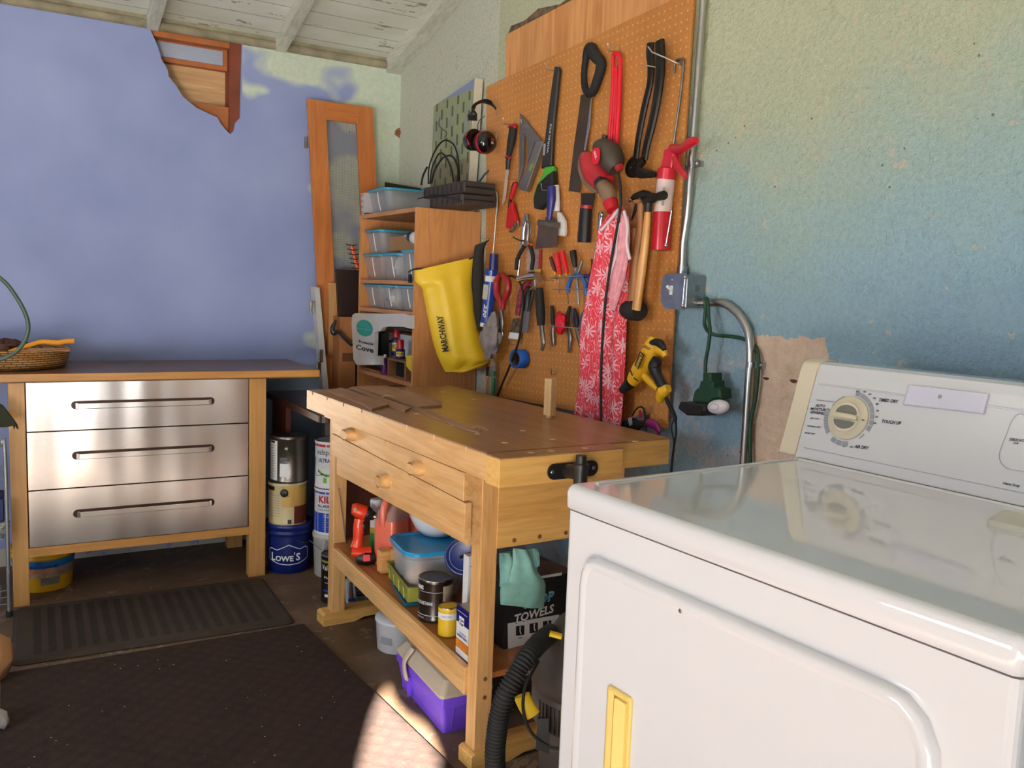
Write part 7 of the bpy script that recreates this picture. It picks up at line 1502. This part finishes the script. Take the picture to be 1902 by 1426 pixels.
mb = MB(); mb.loft([ringz(1, zt), ringz(1.06, zt+.042), ringz(1.12, zt+.044), ringz(1.12, zt+.049), ringz(1.0, zt+.049), ringz(.96, zt+.006)], P_ol, True, smooth=False); tr = mb.build('sorting_tray', P_ol); bevel(tr, .003, 2); tag(tr, 'olive green plastic tray on the lower shelf in front of the clear box', 'tray')
for k in range(4):
    f_ = (k+.5)/4; m2 = MB(); a = (P0[0]).lerp(P0[3], f_); a = Vector((a.x-w_.x*.003, a.y-w_.y*.003, zt+.005)); m2.tube([a, a+Vector((-w_.x*.003, -w_.y*.003, .036))], .004, P_ol, 8); wpart(m2, 'rib', P_ol, tr)
# clear storage box with blue lid: corner points measured on its rim height
t = thing('storage_box', 'large clear storage box with a bright blue lid on the lower shelf', 'storage box', (1.22, 2.45, .3))
P_clr2 = clear('frosted_box', (236, 238, 242), .42)
P_lidb = mat('bright_blue_lid', (30, 140, 196), .35, var=.10, scale=12)
zb_ = .285; zr_ = .437
fl, fr_, far = PZ(e2(600, 850), zr_), PZ(e2(1380, 960), zr_), PZ(e2(920, 690), zr_)
nr = PZ(e2(830, 1040), zr_)
bd = (nr-fl)  # left edge direction
ubox = Vector((.0336+1e-9, 0, 0)); 
T_ = Matrix.Translation((nr.x, nr.y, 0)) @ Matrix.Rotation(-.12, 4, 'Z')
# box frame: near-left corner at nr, x to the right, y away
W_, D_ = .205, .225
mb = MB(); rings = []
for s_, z in ((.80, zb_+.0), (.83, zb_+.006), (.97, zr_-.026), (.975, zr_-.022), (1.0, zr_-.021), (1.0, zr_-.010)):
    rings.append([T_ @ Vector((W_/2+(a), D_/2+(b), z)) for a, b in rrect(-W_/2*s_, -D_/2*s_, W_/2*s_, D_/2*s_, .045*s_, 6)])
mb.loft(rings, P_clr2, True); addp(t, 'box_body', mb)
mb = MB(); rings = []
for s_, z in ((1.0, zr_-.0098), (1.05, zr_-.0098), (1.055, zr_-.002), (1.03, zr_+.002), (.90, zr_+.002), (.87, zr_-.003)):
    rings.append([T_ @ Vector((W_/2+(a), D_/2+(b), z)) for a, b in rrect(-W_/2*s_, -D_/2*s_, W_/2*s_, D_/2*s_, .05*s_, 6)])
mb.loft(rings, P_lidb, True, smooth=False); addp(t, 'lid', mb)
for l_, (a, b, z), r_, m_, sd in (('peach cloth bundle inside the clear storage box', (.07, .06, .345), (.05, .04, .04), mat('peach_cloth', (222, 168, 132), .9), 1), ('green crumpled packet inside the clear storage box', (.13, .08, .34), (.04, .05, .035), mat('green_packet', (120, 132, 74), .6, var=.3), 5), ('small blue item inside the clear storage box', (.12, .035, .335), (.012, .012, .02), P_blue, 3)):
    mb = MB(); p_ = T_ @ Vector((a, b, z)); blob(mb, p_, r_, m_, sd, .3, 18); o = mb.build('packed_item', None); tag(o, l_, 'packed item', None)
# white bowl on the box
P_bowl = mat('white_enamel_bowl', (232, 232, 232), .2, var=.02, coat=.3)
bc = PZ(e2(1255, 838), zr_+.003); bc = Vector((bc.x+.005, bc.y+.055, 0))
mb = MB(); mb.lathe([(.030, zr_+.003), (.052, zr_+.006), (.075, zr_+.028), (.092, zr_+.062), (.099, zr_+.095), (.101, zr_+.096), (.098, zr_+.094), (.072, zr_+.03), (.03, zr_+.010), (.002, zr_+.009)], (bc.x, bc.y, 0), P_bowl, 44); o = mb.build('white_bowl', P_bowl); tag(o, 'white bowl standing on the blue lid beneath the drawers', 'bowl')
# stain can
q = SH((808, 1160)); c = (q.x+.022, q.y+.048); zz0 = zsh((c[0], c[1], 0))+.0012; A = toward(c); K_cl = mat('dark_stain_label', (40, 28, 22), .28, var=.3, scale=10, coat=.3)
t = can('stain_can', 'black polyurethane tin with a paper label panel on the lower shelf', c[0], c[1], zz0, .0515, .123, K_cl, 'tin', None, mat('can_lid_metal', (176, 166, 150), .25, 1, var=.06))
mb = MB(); r_ = .0508
wrapquad(mb, c, r_, A+.45, A+1.5, zz0+.03, zz0+.108, mat('cream_paper_label', (196, 180, 150), .5, var=.15, scale=60)); wrap(mb, 'NAXS', c, r_, A-1.05, zz0+.096, .030, .012, M_wht, True); wrap(mb, 'POLYURETHANE', c, r_, A-.75, zz0+.052, .062, .010, M_wht, False)
wrapquad(mb, c, r_, A-1.5, A+.4, zz0+.020, zz0+.0212, M_wht); wrapquad(mb, c, r_, A-1.3, A+.4, zz0+.090, zz0+.0915, M_ink2); wrap(mb, 'CLEAR GLOSS', c, r_, A-1.0, zz0+.010, .03, .004, M_wht); wpart(mb, 'label', None, t)
# yellow tin
q = SH((832, 1184)); c = (q.x+.010, q.y+.022); zz0 = zsh((c[0], c[1], 0))+.0012; A = toward(c)
t = can('yellow_tin', 'small yellow tin between the black tin and the blue rectangular can', c[0], c[1], zz0, .029, .082, mat('tin_yellow', (226, 184, 40), .35, var=.05), 'tin', None, mat('can_lid_metal'))
mb = MB(); wrapquad(mb, c, .0287, A-1.4, A+1.4, zz0+.050, zz0+.068, P_cw); wrapquad(mb, c, .0287, A-1.4, A+1.4, zz0+.071, zz0+.0725, P_red); wrap(mb, 'WOOD STAIN', c, .0287, A-.2, zz0+.056, .03, .006, M_ink); wpart(mb, 'label', None, t)
# blue rectangular solvent can
q = SH(e3(945, 1110)); z = zsh(q)+.001; h = .150
n0 = SH(e3(1100, 1268)); u1 = (n0-q); u1.z = 0; L1 = u1.length; u1.normalize(); w1 = Vector((-u1.y, u1.x, 0)); w1 = -w1 if w1.x < 0 else w1
t = thing('solvent_can', 'blue and white rectangular solvent can at the near end of the lower shelf', 'can', (q.x, q.y, z), 0)
zlow = min(zsh(q), zsh(n0))+.0005; zt_ = PP(e3(945, 515), q, w1).z
Pq = [q, q+u1*L1, q+u1*L1+w1*.062, q+w1*.062]; Pq = [Vector((p.x, p.y, zlow+.004)) for p in Pq]
P_kb = mat('solvent_blue', (12, 32, 168), .3, var=.05, coat=.3); P_kn = mat('solvent_navy', (22, 22, 104), .35, var=.05)
mb = MB(); mb.loft([Pq, [p+Vector((0, 0, zt_-zlow-.004)) for p in Pq]], P_kb, True, smooth=False); o = addp(t, 'can_body', mb); bevel(o, .004)
mb = MB(); ins_ = [p.lerp(sum(Pq, Vector())/4, .06)+Vector((0, 0, zt_-zlow-.0035)) for p in Pq]; mb.loft([ins_, [p+Vector((0, 0, .0012)) for p in ins_]], mat('bare_tin_top', (160, 144, 120), .35, .8), True, smooth=False); addp(t, 'can_top', mb)
hh = zt_-zlow
def face(a0, a1, b0, b1, m, off=.0008): return [Pq[0]+u1*(L1*a)+Vector((0, 0, hh*b))-w1*off for a, b in ((a0, b0), (a1, b0), (a1, b1), (a0, b1))]
mb = MB(); mb.add(face(.03, .97, .02, .98, None, .0006), [(0, 1, 2, 3)], P_cw); mb.add(face(.03, .97, .66, .98, None, .0010), [(0, 1, 2, 3)], P_kn); mb.add(face(.03, .97, .15, .33, None, .0010), [(0, 1, 2, 3)], mat('amber_print', (206, 120, 40), .4, var=.3, scale=40)); mb.add(face(.25, .62, .60, .80, None, .0014), [(0, 1, 2, 3)], M_wht)
kk = lambda s, a, b, wd, ht, m, bo=False: write(mb, s, Pq[0]+u1*(L1*a)+Vector((0, 0, hh*b))-w1*.0016, u1, (0, 0, 1), L1*wd, hh*ht, m, bo, 0, .0004)
kk('KLEAN', .29, .71, .30, .05, M_blk, True); kk('STRIP', .29, .63, .30, .05, M_blk, True); kk('premium mineral', .15, .87, .7, .035, M_wht); kk('ODORLESS', .3, .46, .5, .04, P_navy); kk('MINERAL SPIRITS', .15, .39, .75, .045, P_navy, True)
wpart(mb, 'label', None, t)
sp = Pq[2].lerp(Pq[1], .45); sp = Vector((sp.x, sp.y, zt_)); sp = sp-u1*.012; mb = MB(); mb.lathe([(.012, 0), (.012, .004), (.009, .006), (.009, .022), (.0075, .024)], sp, P_wb, 20); addp(t, 'cap', mb)
# spray nozzle bottles behind, blue disc
q = SH((860, 1100)); t = thing('trigger_sprayer', 'white trigger spray bottle with a red nozzle behind the solvent can', 'spray bottle', (q.x+.05, q.y+.09, zsh(q)))
P_ = Vector((q.x+.05, q.y+.09, zsh((q.x+.05, q.y+.09, 0))+.001))
hd = PP(e3(1045, 260), P_, (0, 1, 0)); P_.x = hd.x+.0
mb = MB(); mb.lathe([(.028, 0), (.030, .006), (.030, .08), (.016, .105), (.012, hd.z-P_.z-.028)], P_, P_wb, 22); addp(t, 'bottle_body', mb)
mb = MB(); mb.tube(smooth([hd+Vector((.012, 0, -.028)), hd+Vector((-.004, -.004, -.016)), hd+Vector((-.014, -.008, -.030))], 5), [.009]*11, P_wb, 10); addp(t, 'trigger_head', mb)
mb = MB(); mb.tube([hd+Vector((0, 0, -.010)), hd+Vector((0, 0, .012))], [.009, .008], P_red, 14); addp(t, 'nozzle', mb)
dc_ = PP(e2(1500, 1050), Vector((1.19, 2.18, 0)), (-.4, -.9, 0)); 
t = thing('tape_reel', 'dark blue round plastic reel tilted behind the near bench leg', 'reel', tuple(dc_))
k = dep(dc_)/FOC; ax_ = Vector((-.45, -.80, .22)).normalized(); P_db = mat('reel_blue', (12, 34, 100), .35, var=.06)
mb = MB(); mb.lathe([(k*32, -.012), (k*36, -.010), (k*36, .004), (k*34, .008), (k*32, .006), (k*8, .004), (.003, .004)], dc_, P_db, 40, axis=ax_); addp(t, 'reel_disc', mb)
mb = MB(); mb.lathe([(k*27, .0075), (k*26.4, .0085), (k*26, .0075)], dc_, M_ink2, 40, axis=ax_, cap=False); addp(t, 'rim_line', mb)
mb = MB(); mb.tube([dc_+ax_*.010+Vector((-.012, 0, -.004)), dc_+ax_*.012+Vector((.02, 0, .006))], .004, K_black, 8); addp(t, 'crank', mb)
pa, pb_ = e2(1555, 1060), e2(1625, 1426)
a = PP(pa, Vector((1.16, 2.07, 0)), (0, 1, 0)); mb = MB(); zb0 = zsh(a)+.002; mb.box((a.x, a.y, zb0), (a.x+.05, a.y+.03, a.z), P_cw); o = mb.build('white_carton', P_cw); bevel(o, .002); tag(o, 'tall white carton with black marks behind the near bench leg', 'carton')
mb = MB(); mb.plate([PP(e2(*p), a-Vector((0, .001, 0)), (0, 1, 0)) for p in ((1578, 1185), (1598, 1130), (1605, 1190))], (0, -1, 0), .0004, M_blk); addp(o, 'black_mark', mb)
# teal microfibre cloth
P_tc = mat('teal_cloth', (156, 216, 208), .9, var=.06, scale=60)
g5b = crop(830, 990, 8.847)
yc_ = BNW(.2, .19, 0).y
t = thing('microfiber_cloth', 'teal microfibre cloth hanging down behind the near bench leg', 'cloth', (1.2, yc_, .45))
mb = drape([g5b(*p) for p in ((1085, 250), (1080, 420), (1040, 600), (980, 800), (880, 900), (880, 1170))], [g5b(*p) for p in ((1395, 255), (1405, 440), (1450, 570), (1540, 700), (1620, 850), (1590, 1239))], (1.2, yc_, 0), (.25, -1, 0), .022, P_tc, 24, 24, .004, 1.6, 2, .004)
addp(t, 'cloth_front', mb)
mb = drape([g5b(*p) for p in ((860, 330), (860, 500), (870, 700), (870, 880))], [g5b(*p) for p in ((1080, 300), (1060, 470), (1020, 640), (900, 885))], (1.2, yc_+.02, 0), (.25, -1, 0), .02, P_tc, 14, 14, .004, 1.5, 4, .004); addp(t, 'cloth_fold', mb)
mb = drape([g5b(*p) for p in ((1400, 250), (1405, 400), (1440, 545))], [g5b(*p) for p in ((1460, 240), (1500, 430), (1470, 560))], (1.2, yc_+.02, 0), (.25, -1, 0), .016, P_tc, 10, 10, .002, 1, 1, .004); addp(t, 'cloth_tail', mb)
# towel box on the shelf behind the near leg
h3 = crop(930, 1040, 5.704)
yb0 = BNW(0, .235, 0).y
FB = lambda p: PP(p, Vector((1.2, yb0, 0)), (.09, -1, 0))
p0 = FB(h3(70, 1255)); zb1 = zsh(p0)+.001; ub = Vector((1, .09, 0)).normalized(); pl_ = FB(h3(22, 480)); pT = FB(h3(440, 185)); 
lx = FB(h3(22, 900)).x; ht_ = FB(h3(300, 225)).z; o_ = Vector((FB(h3(22, 1160)).x, FB(h3(22, 1160)).y, zb1)); wd_ = .25
t = thing('towel_box', 'black and white box of shop towels on the lower shelf by the near leg', 'box', tuple(o_))
vb = Vector((-ub.y, ub.x, 0)); F4 = [o_, o_+ub*wd_, o_+ub*wd_+vb*.17, o_+vb*.17]
mb = MB(); mb.loft([F4, [Vector((p.x, p.y, ht_)) for p in F4]], mat('black_carton', (28, 26, 28), .5, var=.1), True, smooth=False); o = addp(t, 'carton', mb); bevel(o, .002)
mb = MB(); Tt = [Vector((p.x, p.y, ht_+.0005)).lerp(Vector(((F4[0].x+F4[2].x)/2, (F4[0].y+F4[2].y)/2, ht_+.0005)), .03) for p in F4]; mb.loft([Tt, [p+Vector((0, 0, .001)) for p in Tt]], mat('dusty_box_top', (112, 92, 78), .7, var=.3, scale=12), True, smooth=False); addp(t, 'box_top', mb)
def tb(p): q = FB(p); d_ = q-o_; return d_.dot(ub), q.z
def tq(pts, m, off): mb.plate([o_+ub*tb(h3(*p))[0]+Vector((0, 0, tb(h3(*p))[1]-zb1))-vb*off for p in pts], -vb, .0003, m)
mb = MB(); tq(((72, 670), (618, 575), (618, 1160), (80, 1250)), P_cw, .0006); tq(((420, 170), (645, 130), (645, 160), (420, 195)), P_cw, .0006); tq(((75, 1165), (140, 1140), (140, 1240), (80, 1250)), mat('towel_blue', (86, 176, 214), .5), .0010)
tq(((98, 935), (215, 905), (215, 1100), (98, 1125)), mat('towel_blue'), .0010); tq(((103, 945), (211, 915), (211, 975), (103, 1005)), P_cw, .0013)
for a in ((160, 700), (303, 672), (446, 648)): tq((a, (a[0]+88, a[1]-12), (a[0]+88, a[1]+88), (a[0], a[1]+102)), M_blk, .0010)
wpart(mb, 'print', None, t); mb = MB()
def tt(s, a, b, h, m, bo=True, off=.0014): pa_, pb2 = tb(h3(*a)), tb(h3(*b)); st = o_+ub*pa_[0]+Vector((0, 0, pa_[1]-zb1))-vb*off; en = o_+ub*pb2[0]+Vector((0, 0, pb2[1]-zb1))-vb*off; write(mb, s, st, en-st, (0, 0, 1), (en-st).length, h, m, bo, .1, .0004)
tt('TOWELS', (135, 680), (560, 560), .030, M_blk, True, .0012); tt('TOWELS', (138, 672), (556, 552), .026, M_wht, True, .0022); tt('SHOP', (240, 520), (560, 425), .030, M_wht, True, .0012); tt('SHOP', (245, 515), (555, 422), .026, mat('towel_blue'), True, .0022)
wpart(mb, 'print', None, t); mb = MB(); tt('40', (104, 1035), (165, 1015), .010, P_navy, True, .0020); tt('Auto', (180, 830), (222, 825), .005, M_blk); tt('Shop', (322, 800), (368, 795), .005, M_blk); tt('Home', (465, 770), (505, 765), .005, M_blk)
for k in range(5): tt('shop towels clean up', (232, 915+24*k), (360, 893+24*k), .0022, M_ink, False)
wpart(mb, 'print', None, t)
for a in ((182, 722), (332, 690), (476, 665)):
    mb = MB(); c_ = tb(h3(a[0]+18, a[1]+30)); pc_ = o_+ub*c_[0]+Vector((0, 0, c_[1]-zb1))-vb*.0020; mb.tube([pc_+Vector((0, 0, .010)), pc_, pc_+ub*.004-Vector((0, 0, .008))], .0016, M_wht, 6); mb.sphere(pc_+Vector((0, 0, .012)), .0024, M_wht, 8); wpart(mb, 'pictogram', M_wht, t)
mb = MB(); q = FB(g5b(1545, 290)); mb.lathe([(.014, 0), (.015, .05)], (q.x, q.y+.04, ht_+.002), P_wb, 18); o = mb.build('white_cup', P_wb); tag(o, 'white cup standing on the shop towel box', 'cup')

# ------------------------------------------------------------ floor things
P_pur2 = mat('purple_plastic', (118, 76, 222), .38, var=.04); P_gl = mat('greige_lid_plastic', (196, 180, 160), .4, var=.05)
q0 = PZ(e6(765, 1295), 0); q1 = PZ(e6(278, 715), .0); u1 = q1-q0; Lb = u1.length; u1.normalize(); w1 = Vector((u1.y, -u1.x, 0)); w1 = -w1 if w1.x < 0 else w1
t = thing('tool_box', 'purple plastic toolbox with a greige lid on the floor under the workbench', 'toolbox', tuple(q0))
t.matrix_basis = Matrix.Translation(q0); Wb = .155
def TB(a, b, z): return q0+u1*a+w1*b+Vector((0, 0, z))
hb = PP(e6(715, 810), q0, w1).z
rings = []
for i_, z in ((.010, .001), (.010, .02), (.0, hb-.03), (-.004, hb-.028), (-.004, hb)): rings.append([TB(a, b, z) for a, b in rrect(i_, i_, Lb-i_, Wb-i_, .012, 4)])
mb = MB(); mb.loft(rings, P_pur2, True, smooth=False); o = addp(t, 'box_body', mb)
mb = MB(); rings = []
for i_, z in ((-.006, hb), (-.006, hb+.008), (.018, hb+.040), (.030, hb+.046)): rings.append([TB(a, b, z) for a, b in rrect(i_, i_, Lb-i_, Wb-i_, .016, 4)])
mb.loft(rings, P_gl, True, smooth=False); lid_ = addp(t, 'lid', mb, None, 'greige toolbox lid')
for a0_, a1_ in ((.03, .045), (.115, .13), (Lb-.12, Lb-.105), (Lb-.04, Lb-.025)):
    mb = MB(); mb.loft([[TB(a, b, z) for a, b, z in ((a0_, -.004, hb+.004), (a1_, -.004, hb+.004), (a1_, .030, hb+.046), (a0_, .030, hb+.046))], [TB(a, b, z) for a, b, z in ((a0_, .004, hb+.004), (a1_, .004, hb+.004), (a1_, .040, hb+.044), (a0_, .040, hb+.044))]], P_gl, True, smooth=False); addp(t, 'lid_rib', mb)
la = (PP(e6(420, 560), q0, w1)-q0).dot(u1)
mb = MB(); mb.tube(smooth([TB(la+.01, .012, hb+.045), TB(la+.01, -.012, hb+.012), TB(la, -.016, hb-.02), TB(la-.002, -.010, hb-.045)], 5), [.016]*16, P_gl, 12, flat=.35, up=(w1.x, w1.y, .4)); addp(t, 'latch', mb)
mb = MB(); mb.box((0, 0, 0), (.012, .004, hb-.05), P_pur2, Matrix.Translation(TB(la-.006, -.006, .01))); addp(t, 'latch_rib', mb)
mb = MB(); mb.tube([TB(.0-.003, .03, .02), TB(-.005, .035, hb-.03), TB(-.004, Wb-.02, hb-.028)], .0022, mat('deep_purple', (84, 48, 176), .4), 6); addp(t, 'end_line', mb)
# white tub behind
q = PZ((728, 1218), 0); c = (q.x+.05, q.y+.06); A = toward(c)
t = thing('white_tub', 'white plastic tub on the floor behind the purple toolbox', 'tub', (c[0], c[1], 0))
mb = MB(); mb.lathe([(.070, .001), (.074, .004), (.080, .10), (.083, .102), (.083, .112), (.002, .112)], (0, 0, 0), P_cw, 32); part(mb, 'tub_body', P_cw, t)
mb = MB(); wrapquad(mb, c, .077, A-.9, A-.3, .035, .06, M_ink2, .002); wpart(mb, 'label', None, t)
# brushes and printed bag behind the far leg under the shelf
a = PZ(e5(450, 1000), .0); mb = MB(); o_ = Vector((1.20, 3.05, 0)); 
q = PP(e5(560, 960), Vector((1.2, 3.12, 0)), (0, 1, 0)); mb.prism([(p.x, p.z) for p in [PP(e5(*k_), Vector((1.2, 3.12, 0)), (0, 1, 0)) for k_ in ((435, 640), (520, 600), (700, 780), (735, 930), (560, 985), (450, 990))]], 3.12, 3.17, 1, mat('striped_print_bag', (190, 200, 206), .5, var=.2)) ; o = mb.build('printed_packet', None); tag(o, 'black and white printed packet on the floor behind the far bench leg', 'packet')
mb = MB()
for k in range(7): a1, a2 = PP(e5(545+4*k, 720+20*k), Vector((1.2, 3.118, 0)), (0, 1, 0)), PP(e5(600+14*k, 700+22*k), Vector((1.2, 3.118, 0)), (0, 1, 0)); mb.tube([a1, a2], .0022, M_blk, 6)
wpart(mb, 'printed_lines', M_blk, o)
t = thing('paint_brush', 'chip brush with copper ferrule standing by the far bench leg', 'paint brush', tuple(PP(e5(480, 950), Vector((1.2, 3.10, 0)), (0, 1, 0))))
mb = MB(); mb.tube([PP(e5(490, 650), Vector((1.2, 3.10, 0)), (0, 1, 0)), PP(e5(495, 890), Vector((1.2, 3.10, 0)), (0, 1, 0))], [.006, .009], mat('brown_handle', (94, 62, 46), .5), 12); addp(t, 'handle', mb)
mb = MB(); mb.tube([PP(e5(495, 900), Vector((1.2, 3.10, 0)), (0, 1, 0)), PP(e5(500, 980), Vector((1.2, 3.10, 0)), (0, 1, 0))], [.010, .012], mat('copper', (206, 150, 110), .3, .8), 14); addp(t, 'ferrule', mb)
mb = MB(); mb.tube([PP(e5(455, 905), Vector((1.2, 3.095, 0)), (0, 1, 0)), PP(e5(550, 895), Vector((1.2, 3.095, 0)), (0, 1, 0))], .006, P_blue, 10); addp(t, 'blue_band', mb)

# ------------------------------------------------------------ shop vacuum
P_vc = mat('dusty_dark_grey', (66, 58, 52), .55, var=.15, scale=8); P_vg = mat('vac_grey', (84, 76, 70), .55, var=.12); P_vy = mat('vac_yellow', (230, 190, 30), .4, var=.05)
# body stands at the bench end, partly behind the dryer
vx, vy = 1.245, 1.655
t = thing('shop_vacuum', 'dark grey shop vacuum with yellow latches between the bench and the dryer', 'vacuum cleaner', (vx, vy, 0))
mb = MB(); mb.lathe([(.115, .03), (.125, .034), (.130, .15), (.135, .20)], (0, 0, 0), P_vg, 40); part(mb, 'drum', P_vg, t)
mb = MB(); mb.lathe([(.135, .20), (.150, .205), (.152, .275), (.148, .285)], (0, 0, 0), P_vg, 40); part(mb, 'drum_collar', P_vg, t)
mb = MB(); mb.lathe([(.148, .285), (.154, .29), (.150, .33), (.128, .39), (.095, .44), (.06, .468), (.02, .475)], (0, 0, 0), P_vc, 40); part(mb, 'motor_head', P_vc, t)
for a_ in (PI, -PI/2): 
    mb = MB(); mb.lathe([(.022, -.03), (.026, -.01), (.026, .012), (.015, .015)], (.10*math.cos(a_), .10*math.sin(a_), .02), K_black, 18); part(mb, 'caster', K_black, t)
def VQ(p, off=.155): 
    d_ = Vector((-vx, -vy, 0)).normalized(); return PP(p, Vector((vx, vy, 0))+d_*off, d_)
mb = MB(); P_ = [VQ(e4(*p), .150) for p in ((232, 975), (260, 1040), (300, 1100))]; P_ = smooth(P_, 4); mb.tube(P_, [.020]*len(P_), P_vy, 12, flat=.5, up=(-.6, -.8, 0)); addp(t, 'latch', mb, None, 'yellow latch')
mb = MB(); P_ = smooth([VQ(e4(*p), .11) for p in ((405, 590), (445, 600), (480, 610))], 4); mb.tube(P_, [.012]*len(P_), P_vy, 12, flat=.5, up=(0, 0, 1)); addp(t, 'handle_latch', mb, None, 'yellow latch')
mb = MB(); P_ = [VQ(e4(*p), .158) for p in ((330, 1110), (400, 1110), (405, 1330), (360, 1310), (320, 1300))]; mb.plate(P_, Vector((-vx, -vy, 0)), .008, K_black); addp(t, 'socket', mb)
mb = MB()
for k in range(11): a_ = math.atan2(-vy, -vx)-.95+k*.085; mb.box((.1515, -.002, .21), (.155, .002, .272), P_vc, Matrix.Translation((vx, vy, 0)) @ Matrix.Rotation(a_, 4, 'Z'))
addp(t, 'collar_ribs', mb)
mb = MB(); mb.tube(smooth([VQ(e4(*p), o2) for p, o2 in (((335, 760), .10), ((285, 850), .14), ((250, 930), .158), ((240, 1060), .162), ((270, 1170), .165), ((330, 1250), .168), ((400, 1295), .168), ((480, 1310), .168))], 6), .0038, K_rub, 8); addp(t, 'power_cord', mb)
# ribbed hose
path = smooth([VQ(e4(*p), o2) for p, o2 in (((420, 585), .05), ((350, 640), .10), ((270, 730), .16), ((200, 840), .19), ((135, 960), .21), ((95, 1090), .215), ((75, 1220), .215), ((65, 1340), .215), ((75, 1480), .215), ((120, 1620), .215))], 30)
mb = MB(); n_ = len(path); L_ = 0; R_ = []
for i in range(n_):
    if i: L_ += (path[i]-path[i-1]).length
    R_.append(.0215+.0028*math.sin(L_/.0085*2*PI))
mb.tube(path, R_, K_rub, 16); addp(t, 'ribbed_hose', mb, K_rub)
